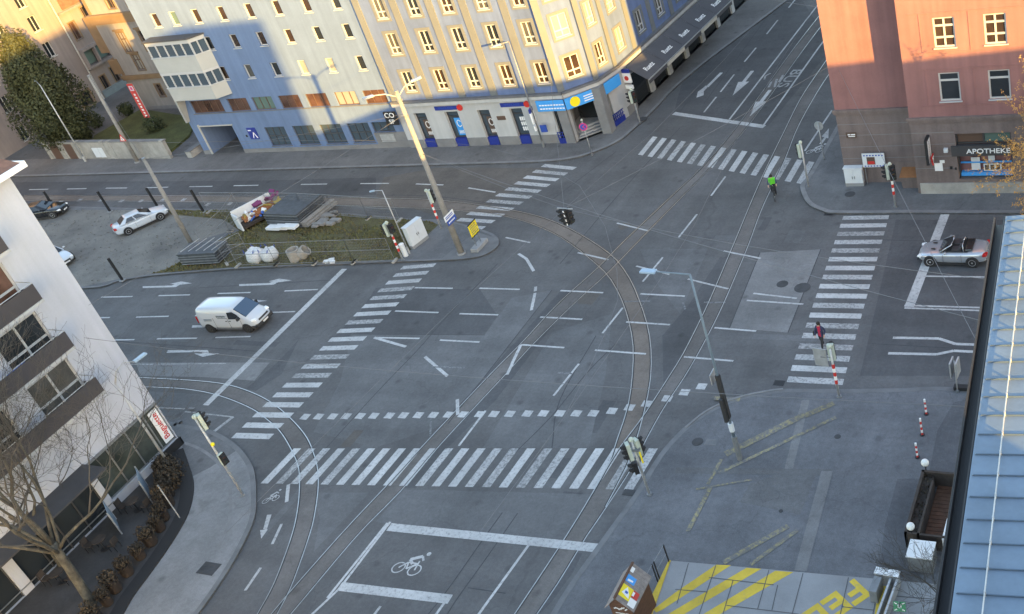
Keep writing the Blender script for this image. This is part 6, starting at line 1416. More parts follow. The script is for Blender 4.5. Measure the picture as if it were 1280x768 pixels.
# ---------------- overhead wires
def wire(pts, label, r=.011, sag=.0, nm='overhead_wire', grp='overhead wires'):
    P = [];
    for i in range(len(pts) - 1):
        a, b = Vector(pts[i]), Vector(pts[i + 1]); n_ = 8
        for k in range(n_): t_ = k / n_; P.append(a.lerp(b, t_) - Vector((0, 0, sag * 4 * t_ * (1 - t_))))
    P.append(Vector(pts[-1])); o = MB().tube(P, r, 5).build(nm, M['wire']); return tag(o, label, 'wire', grp)
def mid(l, r, z, n=9):
    L, Rr = catmull([G(*p) for p in l], 6), catmull([G(*p) for p in r], 6); return [Vector((*(L[int(i * (len(L) - 1) / (n - 1))].lerp(Rr[int(i * (len(Rr) - 1) / (n - 1))], .5)).xy, z)) for i in range(n)]
wire(mid([(339, 768), (487.5, 603), (620, 461), (749, 333.6), (878, 208.5), (993, 60)], [(362, 770), (498, 617.5), (635, 465), (757, 344), (888, 210), (1006, 60)], 5.6), 'contact wire above the long straight middle track')
wire(mid([(640, 773), (734, 628), (804, 520.6), (885, 380), (950, 227.5), (1032, 77)], [(668, 773), (752, 643.5), (830, 510), (904.4, 380), (965, 235), (1045, 80)], 5.6), 'contact wire above the track along the plaza kerb')
wire(mid([(740, 618), (784.6, 510), (791.7, 440), (749, 333.6), (629, 270), (460, 258.2), (200, 252)], [(757, 634), (806, 512), (814, 440), (759, 315), (640, 263), (460, 247.7), (200, 245)], 5.6, 13), 'contact wire above the curving brown track')
cz = pC + Vector((0, 0, 8.0))
wire([cz, hp + Vector((0, 0, .5)), (-21.3, 62.4, 8.5)], 'span wire from the tall mast over the hanging light to the pink building', sag=.15)
wire([hp + Vector((0, 0, .5)), (-46.2, 69.6, 7.5)], 'span wire from the hanging light to the bank corner', sag=.1)
wire([cz, (-5.6, 27.5, 15.0)], 'span wire from the tall mast across to the blue roofed building', sag=.5)
wire([(-54.6, 31.0, 9.2), (-5.3, 23.0, 15.5)], 'span wire from the balcony house across the plaza', sag=.5)
wire([(-5.9, 28.0, 13.0), (-21.4, 64.0, 8.0)], 'span wire from the blue roofed building to the pink building', sag=.2)
wire([pC + Vector((0, 0, 10.9)), (-62.6, 69.4, 8.2)], 'span wire from the tall mast to the edge of the bank', sag=.15)
wire([(-54.6, 32.2, 10.5), pC + Vector((0, 0, 10.9))], 'span wire from the balcony house corner to the tall mast', sag=.2)
wire([pC + Vector((0, 0, 10.9)), (-74.1, 53.8, 8.0), (-95.6, 68.7, 9.2)], 'long span wire linking the concrete masts', sag=.2)
wire([(-21.4, 70, 9.0), (-42.2, 84.0, 8.0)], 'span wire across the side street above the bus lane', sag=.25, r=.02)
wire([(-5.7, 30.5, 14.5), hp + Vector((0, 0, .5))], 'span wire from the blue roofed building to the hanging light', sag=.4)
pw_ = G(224.8, 647.5, .2); wp = thing('wire_post', 'thin steel post among the plant pots holding a string wire', 'post', pw_); MB().tube([pw_, pw_ + Vector((0, 0, 2.4))], .03, 6).build('post', M['galv'], wp); MB().cyl(pw_ + Vector((0, 0, 2.4)), .05, .1, n=8).build('hook', M['galv_dark'], wp)
# ================================================================== VEHICLES
def loft(rings, close_ends=True):
    mb = MB(); n = len(rings[0]); vs = [v for r in rings for v in r]
    fs = [(i * n + j, i * n + (j + 1) % n, (i + 1) * n + (j + 1) % n, (i + 1) * n + j) for i in range(len(rings) - 1) for j in range(n)]
    if close_ends: fs += [tuple(range(n))[::-1], tuple(range((len(rings) - 1) * n, len(rings) * n))]
    return mb.add(vs, fs)
def subsurf(o, lv=2):
    m = o.modifiers.new('sub', 'SUBSURF'); m.levels = lv; m.render_levels = lv; o.data.polygons.foreach_set('use_smooth', [True] * len(o.data.polygons)); return o
def wheel(root, x, y, r, w, side, rim='alloy', hub=True):
    o = MB(); n = 24
    prof = [(r * .62, -w / 2), (r * .93, -w / 2), (r, -w * .36), (r, w * .36), (r * .93, w / 2), (r * .62, w / 2)]
    vs = [(x + rr * math.cos(6.283 * j / n), y + yy, r + rr * math.sin(6.283 * j / n)) for rr, yy in prof for j in range(n)]
    o.add(vs, [(k * n + j, k * n + (j + 1) % n, (k + 1) * n + (j + 1) % n, (k + 1) * n + j) for k in range(len(prof) - 1) for j in range(n)])
    wo = o.build('wheel', M['rubber'], root, True, world=False)
    q = MB(); yo = y + side * w * .32; q.cyl((x, yo - side * .03, r), r * .64, .02, (0, 1, 0), 24)
    d_ = q.build('brake_disc', M['black'], wo, world=False)
    q = MB()
    for k in range(5):
        a = 6.283 * k / 5 + .3; q.bar((x + r * .1 * math.cos(a), yo, r + r * .1 * math.sin(a)), (x + r * .62 * math.cos(a), yo + side * .02, r + r * .62 * math.sin(a)), r * .2, .03, up=(0, 1, 0))
    pr = [(r * .56, -.03), (r * .66, -.03), (r * .66, .03), (r * .56, .03)]; vs = [(x + rr * math.cos(6.283 * j / n), yo + side * .01 + yy, r + rr * math.sin(6.283 * j / n)) for rr, yy in pr for j in range(n)]
    q.add(vs, [(k * n + j, k * n + (j + 1) % n, ((k + 1) % 4) * n + (j + 1) % n, ((k + 1) % 4) * n + j) for k in range(4) for j in range(n)]); q.cyl((x, yo + side * .015, r), r * .17, .04, (0, 1, 0), 12)
    q.build('rim', M[rim], wo, world=False)
def car(loc, rz, label, paint, spec, roofpaint=None, group=None, name='parked_car'):
    """x forward, y left, z up, origin on the ground under the centre"""
    t = thing(name, label, 'car', loc, rz, group); sp = spec; W = sp['w'] / 2
    rings = []
    for (x, w, zb, zs, zt) in sp['st']:
        w *= W; zm = zb + (zs - zb) * .45
        half = [(0, zb), (w * .82, zb), (w * .97, zb + .07), (w, zm), (w * .985, zs - .05), (w * .93, zs + (zt - zs) * .45), (w * .72, zt - .015), (0, zt + .012)]
        rings.append([(x, y, z) for y, z in half] + [(x, -y, z) for y, z in half[-2:0:-1]])
    body = subsurf(loft(rings).build('body', M[paint], t, True, world=False), 2)
    # greenhouse
    A = sp['gh']; wb, wr = W * A['wb'], W * A['wr']; xs0, xs1, xr1, xr0 = A['x']; zb, zr = A['z']
    zb0, zb1 = zb if isinstance(zb, tuple) else (zb, zb)
    B = [Vector((xs0, wb * .86, zb0)), Vector((xs0 - .35, wb, zb0 + .02)), Vector((xr0 + .4, wb, zb1 + .02)), Vector((xr0, wb * .84, zb1))]
    T = [Vector((xs1, wr * .88, zr - .02)), Vector((xs1 - .15, wr, zr - .035)), Vector((xr1 + .15, wr, zr - .035)), Vector((xr1, wr * .88, zr - .02))]
    mir = lambda v: Vector((v.x, -v.y, v.z)); g = MB(); Lp = B + [mir(v) for v in B[::-1]]; Tp = T + [mir(v) for v in T[::-1]]; n = 8
    Tc = [Vector((v.x * .9 + .02, v.y * .6, zr + .015)) for v in Tp]
    g.add(Lp + Tp + Tc, [(i, (i + 1) % n, n + (i + 1) % n, n + i) for i in range(n)] + [(n + i, n + (i + 1) % n, 2 * n + (i + 1) % n, 2 * n + i) for i in range(n)] + [tuple(range(2 * n, 3 * n))])
    open_top = sp.get('open'); cab = body if open_top else g.build('roof', M[roofpaint or paint], t, world=False, bevel=.03)
    def pane(nm, p, m='carglass', off=.012, ins=(.06, .06, .08, .06), parent=cab):
        a, b, c, d = p; (l, r_, bo, to) = ins
        a2, b2 = a.lerp(b, l), b.lerp(a, r_); d2, c2 = d.lerp(c, l), c.lerp(d, r_)
        q = [a2.lerp(d2, bo), b2.lerp(c2, bo), c2.lerp(b2, to), d2.lerp(a2, to)]; nn = (b - a).cross(d - a).normalized()
        ctr = Vector((0, 0, .8));
        if nn.dot((a + c) / 2 - Vector(((xs0 + xr0) / 2, 0, zb0))) < 0: nn = -nn
        q = [v + nn * off for v in q]; k = [v - nn * .01 for v in q]; m2 = MB(); m2.hexa(k + q); return m2.build(nm, M[m], parent, world=False)
    pane('windscreen', (mir(B[0]), B[0], T[0], mir(T[0])), 'carglass_b' if sp.get('blue') else 'carglass', .02, (.03, .03, .04, .05))
    if not open_top: pane('rear_window', (B[3], mir(B[3]), mir(T[3]), T[3]), 'carglass', .02, (.06, .06, .08, .06))
    for sgn in (1, -1):
        f = (lambda v: v) if sgn == 1 else mir
        b0, b1, t0, t1 = f(B[1]), f(B[2]), f(T[1]), f(T[2])
        cuts = (0,) if open_top else sp.get('sidecut', (.0, .52, 1.0))
        for k in range(len(cuts) - 1):
            u0, u1 = cuts[k], cuts[k + 1]; pane('side_window', (b0.lerp(b1, u0), b0.lerp(b1, u1), t0.lerp(t1, u1), t0.lerp(t1, u0)), 'carglass', .02, (.05, .05, .06, .08))
    for sgn in (1, -1):
        for xw in (sp['wf'], sp['wr']):
            MB().cyl((xw, sgn * (W - .10), sp['r']), sp['r'] + .055, .232, (0, 1, 0), 26).build('wheel_arch', M['blackmat'], t, world=False)
            wheel(t, xw, sgn * (W - .085), sp['r'], .21, sgn)
        x0 = sp['st'][-1][0]; xr_ = sp['st'][0][0]
        zl = sp.get('zl', .62)
        m2 = MB(); m2.obox((x0 - .2, sgn * W * .66, zl - .03), (.13, -sgn * .05, .0), (.05, sgn * .13, 0), (-.03, 0, .06)); m2.build('headlight', M['headlight'], t, world=False, bevel=.03)
        m2 = MB(); m2.obox((xr_ + .1, sgn * W * .74, sp.get('zt', .82)), (.11, sgn * .03, 0), (.02, sgn * .16, 0), (0, 0, .085)); m2.build('tail_light', M['taillight'], t, world=False, bevel=.03)
        m2 = MB(); m2.obox((xs0 - .42, sgn * (wb + .13), zb0 + .09), (.06, 0, 0), (0, .1, 0), (0, 0, .06)); m2.build('mirror', M[paint], t, world=False, bevel=.03)
        xd0, xd1 = sp['door']
        m2 = MB()
        for xx in (xd0, xd1): m2.obox((xx, sgn * W * .998, .58), (.006, 0, 0), (0, .012, 0), (0, 0, .25))
        m2.obox(((sp['wf'] + sp['wr']) / 2, sgn * W * .97, .22), ((sp['wf'] - sp['wr']) / 2 - sp['r'] - .05, 0, 0), (0, .03, 0), (0, 0, .04)); m2.build('door_seam', M['plastic'], t, world=False)
        m2 = MB(); m2.obox((xd1 + .2, sgn * W * 1.0, .74), (.1, 0, 0), (0, .018, 0), (0, 0, .016)); m2.build('door_handle', M[paint], t, world=False)
    m2 = MB(); m2.obox((x0 - .03, 0, .48), (.03, 0, 0), (0, W * .42, 0), (0, 0, .09)); m2.obox((x0 - .02, 0, .28), (.03, 0, 0), (0, W * .6, 0), (0, 0, .06)); m2.build('grille', M['plastic'], t, world=False)
    m2 = MB(); m2.obox((x0 + .015, 0, .38), (.012, 0, 0), (0, .26, 0), (0, 0, .055)); m2.obox((xr_ - .015, 0, .6), (.012, 0, 0), (0, .26, 0), (0, 0, .055)); m2.build('number_plate', M['plate'], t, world=False)
    return t
coupe = dict(w=1.78, r=.33, wf=1.42, wr=-1.34, door=(.68, -.55), zl=.64, zt=.86,
    st=[(-2.28, .70, .45, .72, .86), (-2.2, .86, .30, .80, 1.0), (-1.85, .95, .24, .84, 1.02), (-1.2, .99, .22, .84, .98), (-.3, .99, .2, .82, .95), (.6, .99, .2, .82, .94), (1.1, .98, .2, .80, .92), (1.6, .95, .22, .74, .84), (2.05, .87, .25, .66, .74), (2.26, .66, .34, .56, .64)],
    gh=dict(wb=.93, wr=.66, x=(1.0, .1, -1.1, -1.72), z=((.92, .98), 1.38)))
def by_wheels(front, rear, half, z0, spec, sgn):
    """ground centre from the two wheel spots on the near side; sgn=+1 when the near side is the car's left"""
    f, r = G(*front, z0), G(*rear, z0); d = (f - r); d.z = 0; d.normalize(); n = Vector((-d.y, d.x, 0)); c = (f + r) / 2 - d * (spec['wf'] + spec['wr']) / 2 - n * sgn * half; return Vector((c.x, c.y, z0)), math.atan2(d.y, d.x)
p, a = by_wheels((202.1, 275.2), (163.5, 293), .8, .13, coupe, -1)
car(p, a, 'white two door coupe parked on the gravel between two black posts', 'carwhite', coupe, group='cars parked on the gravel lot')
p = G(74, 272, .13) + Vector((-2.1, .25, 0))
car(Vector((p.x, p.y, .13)), R(18), 'black car nosing out from behind the white house', 'carblack', coupe, group='cars parked on the gravel lot')
p = G(88, 331, .13) + Vector((-2.1, .3, 0))
car(Vector((p.x, p.y, .13)), R(-12), 'white car mostly hidden behind the white house with only its nose showing', 'carwhite', coupe, group='cars parked on the gravel lot')
# silver roadster
road_st = dict(open=True, w=1.78, r=.325, wf=1.22, wr=-1.2, door=(.45, -.6), zl=.6, zt=.78, sidecut=(0, .55, 1.0),
    st=[(-2.02, .66, .42, .66, .80), (-1.95, .84, .30, .74, .94), (-1.6, .95, .24, .80, .98), (-1.0, .99, .22, .80, .95), (-.3, .98, .2, .77, .9), (.5, .98, .2, .77, .9), (1.0, .97, .2, .74, .86), (1.5, .93, .22, .66, .76), (1.85, .82, .25, .58, .66), (2.04, .55, .34, .5, .56)],
    gh=dict(wb=.88, wr=.62, x=(.72, -.02, -.62, -1.35), z=((.88, .94), 1.28)))
p, a = by_wheels((1163, 332.5), (1216.7, 334), .8, 0, road_st, 1)
t = car(p, a, 'open silver two seat roadster with black cockpit waiting at the stop line', 'carsilver', road_st, roofpaint='carblack', name='roadster')
m2 = MB()
for s_ in (1, -1): m2.tube([(.66, s_ * .72, .9), (.0, s_ * .54, 1.27), (-.06, 0, 1.31)], .035, 6); m2.tube([(-.72, s_ * .68, .95), (-.66, s_ * .5, 1.26), (-.64, 0, 1.30)], .03, 6)
m2.build('windscreen_frame', M['carsilver'], t, True, world=False)
m2 = MB(); m2.add([(.66, .66, .90), (.66, -.66, .90), (-.98, -.70, .955), (-.98, .70, .955), (.66, .66, .925), (.66, -.66, .925), (-.98, -.70, .975), (-.98, .70, .975)], [(0, 1, 2, 3), (4, 5, 6, 7), (0, 1, 5, 4), (1, 2, 6, 5), (2, 3, 7, 6), (3, 0, 4, 7)]); m2.build('cockpit', M['blackmat'], t, world=False)
for s_ in (.36, -.36):
    m2 = MB(); m2.obox((-.48, s_, 1.02), (.07, 0, .02), (0, .23, 0), (-.05, 0, .14)); m2.obox((-.57, s_, 1.2), (.05, 0, 0), (0, .12, 0), (0, 0, .07)); m2.obox((-.22, s_, .97), (.22, 0, 0), (0, .22, 0), (0, 0, .03)); m2.build('seat', M['frame_dark'], t, world=False, bevel=.03)
m2 = MB(); m2.obox((-.98, 0, 1.0), (.22, 0, -.02), (0, .62, 0), (.0, 0, .06)); m2.build('soft_top_cover', M['carblack'], t, world=False, bevel=.05)
m2 = MB(); n_ = 16; pts = [Vector((.28, .36 + .17 * math.cos(6.283 * k / n_), 1.0 + .17 * math.sin(6.283 * k / n_))) for k in range(n_ + 1)]; m2.tube(pts, .018, 6, False); m2.build('steering_wheel', M['blackmat'], t, world=False)
m2 = MB()
for s_ in (.32, -.32): m2.obox((1.1, s_, .885), (.12, 0, .0), (0, .06, 0), (0, 0, .012))
m2.build('bonnet_vent', M['plastic'], t, world=False)
# white van
VW = .96
def ring_v(x, w, zb, zsh, ztop, wt):
    half = [(0, zb), (w * .85, zb), (w, zb + .12), (w, .75), (w * .985, zsh), (wt, ztop - .06), (wt * .8, ztop), (0, ztop + .02)]
    return [(x, y, z) for y, z in half] + [(x, -y, z) for y, z in half[-2:0:-1]]
p, a = by_wheels((312.5, 415), (267.5, 415), .87, 0, dict(wf=1.62, wr=-1.64), -1)
t = thing('delivery_van', 'white delivery van driving towards the stop line with its headlights on', 'van', p, a)
rings = [ring_v(-2.42, VW * .95, .42, 1.15, 1.80, VW * .78), ring_v(-2.36, VW, .32, 1.2, 1.9, VW * .82), ring_v(-1.5, VW, .26, 1.22, 1.93, VW * .83), ring_v(0, VW, .26, 1.22, 1.93, VW * .83), ring_v(.72, VW, .26, 1.2, 1.91, VW * .82), ring_v(.95, VW, .26, 1.16, 1.84, VW * .8), ring_v(1.78, VW * .985, .26, .98, 1.2, VW * .78), ring_v(2.1, VW * .96, .27, .92, 1.08, VW * .72), ring_v(2.4, VW * .84, .3, .82, .93, VW * .62), ring_v(2.5, VW * .7, .4, .72, .8, VW * .5)]
b_ = subsurf(loft(rings).build('body', M['carwhite'], t, True, world=False), 1)
def vq(nm, q, m, th=.02, parent=None):
    q = [Vector(v) for v in q]; n = (q[1] - q[0]).cross(q[3] - q[0]).normalized(); c = sum(q, Vector()) / 4
    if n.dot(c - Vector((.3, 0, .9))) < 0: n = -n
    m2 = MB(); k = len(q); m2.add([v - n * th for v in q] + [v + n * (.045 if nm == 'windscreen' else .016) for v in q], [tuple(range(k, 2 * k))] + [(i, (i + 1) % k, k + (i + 1) % k, k + i) for i in range(k)]); return m2.build(nm, M[m], parent or t, world=False)
vq('windscreen', [(1.80, -.74, 1.19), (1.80, .74, 1.19), (1.0, .69, 1.80), (1.0, -.69, 1.80)], 'carglass_b', .05)
for s_ in (1, -1):
    vq('side_window', [(1.45, s_ * .955, 1.14), (.42, s_ * .962, 1.14), (.42, s_ * .875, 1.62), (.86, s_ * .865, 1.66), (1.2, s_ * .90, 1.45)], 'carglass', .03)
    for xw in (1.62, -1.64):
        MB().cyl((xw, s_ * (VW - .11), .335), .40, .235, (0, 1, 0), 26).build('wheel_arch', M['blackmat'], t, world=False); wheel(t, xw, s_ * (VW - .09), .335, .22, s_, 'plastic')
    m2 = MB(); m2.obox((2.27, s_ * .72, .9), (.15, -s_ * .06, .0), (.04, s_ * .12, 0), (-.03, 0, .06)); m2.build('headlight', M['headlight'], t, world=False, bevel=.03)
    m2 = MB(); m2.obox((-2.43, s_ * .86, 1.05), (.03, 0, 0), (0, .06, 0), (0, 0, .25)); m2.build('tail_light', M['taillight'], t, world=False)
    m2 = MB(); m2.obox((1.3, s_ * 1.07, 1.2), (.06, 0, 0), (0, .1, 0), (0, 0, .12)); m2.build('mirror', M['plastic'], t, world=False, bevel=.03)
    m2 = MB()
    for xx in (.3, 1.35, -.95): m2.obox((xx, s_ * (VW + .001), .8), (.007, 0, 0), (0, .012, 0), (0, 0, .42))
    m2.obox((0, s_ * VW, .33), (1.15, 0, 0), (0, .012, 0), (0, 0, .04)); m2.build('door_seam', M['galv_dark'], t, world=False)
    m2 = MB()
    for xx in (.15, .45): m2.obox((xx, s_ * (VW + .01), .98), (.08, 0, 0), (0, .018, 0), (0, 0, .02))
    m2.build('door_handle', M['plastic'], t, world=False)
    m2 = MB(); rg = random.Random(5)
    for k in range(9): m2.obox((-.55 + k * .085, s_ * (VW * .975), 1.34 + .012 * math.sin(k * 2)), (.033, 0, 0), (0, .02, 0), (0, 0, .05 + .02 * (k in (0, 5))))
    for k in range(12): m2.obox((-.5 + k * .065, s_ * (VW * .985), 1.2), (.022, 0, 0), (0, .018, 0), (0, 0, .016))
    for r_ in range(3):
        for k in range(7): m2.obox((-1.75 + k * .1, s_ * (VW * .99), 1.12 - r_ * .07), (.035, 0, 0), (0, .014, 0), (0, 0, .016))
    m2.build('side_lettering', M['steel_blue'], t, world=False)
m2 = MB(); m2.obox((2.40, 0, .42), (.12, 0, 0), (0, .84, 0), (0, 0, .14)); m2.obox((2.05, .88, .4), (.3, .02, 0), (0, .06, 0), (0, 0, .12)); m2.obox((2.05, -.88, .4), (.3, -.02, 0), (0, .06, 0), (0, 0, .12)); m2.build('bumper', M['plastic'], t, world=False, bevel=.05)
m2 = MB(); m2.obox((2.46, 0, .76), (.04, 0, 0), (0, .5, 0), (-.02, 0, .055)); m2.build('grille', M['plastic'], t, world=False)
m2 = MB(); m2.obox((2.535, 0, .45), (.012, 0, 0), (0, .26, 0), (0, 0, .055)); m2.build('number_plate', M['plate'], t, world=False)
m2 = MB(); m2.obox((-2.44, .0, 1.45), (.015, 0, 0), (0, .62, 0), (0, 0, .24)); m2.build('rear_window', M['carglass'], t, world=False)

# ================================================================== PEOPLE
def skin_mesh(name, joints, edges, root=0, lv=2):
    me = bpy.data.meshes.new(name); me.from_pydata([j[0] for j in joints], edges, []); o = bpy.data.objects.new(name, me); COL.objects.link(o)
    o.modifiers.new('skin', 'SKIN'); sv = me.skin_vertices[0].data
    for i, j in enumerate(joints): r = j[1]; sv[i].radius = r if isinstance(r, tuple) else (r, r); sv[i].use_root = (i == root)
    s_ = o.modifiers.new('sub', 'SUBSURF'); s_.levels = lv; s_.render_levels = lv
    dg = bpy.context.evaluated_depsgraph_get(); dg.update(); m2 = bpy.data.meshes.new_from_object(o.evaluated_get(dg)); bpy.data.objects.remove(o); bpy.data.meshes.remove(me); return m2
def person(loc, rz, label, J, mats, region, hair=True, group=None):
    t = thing('person', label, 'person', loc, rz)
    names = list(J); joints = [J[k] for k in names]; ix = {k: i for i, k in enumerate(names)}
    E_ = [('pelvis', 'waist'), ('waist', 'chest'), ('chest', 'neck'), ('neck', 'head'), ('head', 'crown')]
    for s_ in 'lr': E_ += [('chest', 'sh' + s_), ('sh' + s_, 'el' + s_), ('el' + s_, 'wr' + s_), ('wr' + s_, 'ha' + s_), ('pelvis', 'hip' + s_), ('hip' + s_, 'kn' + s_), ('kn' + s_, 'an' + s_), ('an' + s_, 'toe' + s_)]
    me = skin_mesh('body', joints, [(ix[a], ix[b]) for a, b in E_], ix['pelvis'])
    for m_ in mats: me.materials.append(M[m_])
    for f in me.polygons: f.use_smooth = True; f.material_index = region(f.center)
    o = bpy.data.objects.new('body', me); COL.objects.link(o); o.parent = t
    h = Vector(J['head'][0]); c = Vector(J['crown'][0]); d = (c - h).normalized()
    hb = MB(); hb.ball(h + d * .07 + Vector((-.025, 0, 0)), .112, 12, 8, 1.05); hb.ball(h + Vector((-.06, 0, -.02)), .1, 10, 6, 1.3); hb.build('hair', M['hair'], t, True, world=False)
    m2 = MB(); m2.obox(h + Vector((.1, 0, .0)), (.022, 0, 0), (0, .014, 0), (0, 0, .022)); m2.build('nose', M['skin'], t, world=False)
    m2 = MB()
    for s_ in (1, -1): m2.ball(h + Vector((.092, s_ * .034, .028)), .012, 6, 4)
    m2.build('eye', M['hair'], t, world=False)
    for s_ in 'lr':
        w, ha = Vector(J['wr' + s_][0]), Vector(J['ha' + s_][0]); d = (ha - w).normalized(); sd_ = d.cross(Vector((1, 0, 0))); sd_ = sd_.normalized() if sd_.length > .1 else Vector((0, 1, 0)); m2 = MB()
        for k in range(4): b0 = ha + sd_ * (k - 1.5) * .019; m2.tube([b0 - d * .02, b0 + d * (.045 + .012 * (k in (1, 2))), b0 + d * .075 + Vector((.012, 0, -.01))], [.009, .0085, .006], 5)
        m2.tube([w + d * .03, w + d * .06 + Vector((.03, 0, 0)), ha + Vector((.035, 0, 0)) + d * .02], [.011, .01, .007], 5); m2.build('hand', M['skin'], t, True, world=False)
    return t
# pedestrian in mid stride
J = dict(pelvis=((0, 0, .94), (.15, .12)), waist=((.01, 0, 1.1), (.15, .11)), chest=((.02, 0, 1.34), (.18, .12)), neck=((.03, 0, 1.5), .058), head=((.06, 0, 1.62), (.088, .095)), crown=((.06, 0, 1.72), .07),
    shl=((.02, .19, 1.42), .075), ell=((-.1, .25, 1.17), .055), wrl=((.05, .25, .96), .042), hal=((.09, .25, .89), .038), shr=((.02, -.19, 1.42), .075), elr=((.05, -.26, 1.16), .055), wrr=((.2, -.22, 1.0), .042), har=((.26, -.2, .95), .038),
    hipl=((.02, .1, .88), .1), knl=((.2, .1, .5), .07), anl=((.26, .1, .09), .05), toel=((.42, .11, .05), .04), hipr=((-.02, -.1, .88), .1), knr=((-.08, -.1, .48), .07), anr=((-.3, -.1, .16), .05), toer=((-.19, -.11, .04), .04))
def reg(c):
    if c.z > 1.53: return 2
    if c.z < .11: return 3
    if c.z < .86 and abs(c.y) < .21: return 0
    if c.z < 1.0 and abs(c.y) > .19 and c.x > .06: return 2
    return 1 if abs(c.y) > .09 or c.x < .0 else 4
pp = G(1029, 435); person(pp, R(-100), 'pedestrian with dark hair and a red and navy jacket crossing the right zebra', J, ['trouser', 'jacket_navy', 'skin', 'blackmat', 'jacket_red'], reg)
bg_ = thing('shoulder_bag', 'dark shoulder bag carried by the pedestrian on the right zebra', 'bag', pp, R(-100)); m2 = MB(); m2.obox((-.02, -.34, .98), (.15, 0, 0), (0, .06, 0), (0, 0, .14)); m2.build('bag_body', M['blackmat'], bg_, world=False, bevel=.03); m2 = MB(); m2.tube([(-.02, -.3, 1.1), (-.06, -.2, 1.45), (.06, -.05, 1.5)], .014, 5); m2.build('strap', M['blackmat'], bg_, world=False)
# cyclist
cp = G(969, 247); cr = R(-72)
bk = thing('bicycle', 'dark bicycle ridden by the cyclist in the green vest', 'bicycle', cp, cr)
for x in (-.52, .52):
    n = 24; m2 = MB(); pts = [Vector((x + .33 * math.cos(6.283 * k / n), 0, .34 + .33 * math.sin(6.283 * k / n))) for k in range(n + 1)]; m2.tube(pts, .019, 6, False); w_ = m2.build('wheel', M['rubber'], bk, True, world=False); m2 = MB()
    for k in range(10): m2.tube([(x, 0, .34), (x + .32 * math.cos(6.283 * k / 10), 0, .34 + .32 * math.sin(6.283 * k / 10))], .003, 3, False)
    m2.cyl((x, 0, .34), .03, .08, (0, 1, 0), 8); m2.build('spokes', M['galv'], w_, world=False)
m2 = MB()
for a_, b_2 in (((-.52, 0, .34), (-.08, 0, .3)), ((-.52, 0, .34), (-.2, 0, .78)), ((-.08, 0, .3), (-.24, 0, .9)), ((-.08, 0, .3), (.36, 0, .8)), ((-.2, 0, .78), (.34, 0, .86)), ((.34, 0, .9), (.52, 0, .34)), ((.33, 0, .9), (.32, 0, 1.05))): m2.tube([a_, b_2], .019, 7)
m2.build('frame', M['black'], bk, True, world=False); m2 = MB(); m2.tube([(.26, .28, 1.06), (.36, .1, 1.08), (.36, -.1, 1.08), (.26, -.28, 1.06)], .014, 6); m2.build('handlebar', M['black'], bk, True, world=False)
m2 = MB(); m2.obox((-.25, 0, .93), (.13, 0, 0), (0, .07, 0), (0, 0, .025)); m2.build('saddle', M['blackmat'], bk, world=False, bevel=.02); m2 = MB(); m2.obox((-.08, .12, .2), (.05, 0, 0), (0, .05, 0), (0, 0, .012)); m2.obox((-.08, -.12, .4), (.05, 0, 0), (0, .05, 0), (0, 0, .012)); m2.cyl((-.08, 0, .3), .09, .02, (0, 1, 0), 14); m2.build('pedals', M['galv_dark'], bk, world=False)
J = dict(pelvis=((-.22, 0, 1.02), (.15, .13)), waist=((-.14, 0, 1.17), (.15, .12)), chest=((.0, 0, 1.4), (.18, .13)), neck=((.08, 0, 1.55), .058), head=((.13, 0, 1.67), (.09, .095)), crown=((.14, 0, 1.77), .07),
    shl=((.0, .19, 1.47), .075), ell=((.14, .28, 1.24), .055), wrl=((.27, .27, 1.12), .042), hal=((.31, .27, 1.09), .038), shr=((.0, -.19, 1.47), .075), elr=((.14, -.28, 1.24), .055), wrr=((.27, -.27, 1.12), .042), har=((.31, -.27, 1.09), .038),
    hipl=((-.18, .1, .96), .1), knl=((.12, .12, .62), .072), anl=((-.08, .12, .28), .05), toel=((.06, .13, .235), .04), hipr=((-.18, -.1, .96), .1), knr=((.2, -.12, .8), .072), anr=((-.05, -.12, .47), .05), toer=((.08, -.13, .43), .04))
def reg2(c):
    if c.z > 1.58: return 2
    if c.z < .31 and c.y > 0 or c.z < .5 and c.y < -.05 and c.x > -.1: return 3
    if c.z < 1.0 and abs(c.y) < .25: return 0
    if c.x > .2 and abs(c.y) > .2 and c.z < 1.16: return 2
    if abs(c.y) > .23: return 4
    return 1
person(cp, cr, 'cyclist in a bright green vest riding towards the junction', J, ['trouser', 'hivis', 'skin', 'blackmat', 'jacket_navy'], reg2)
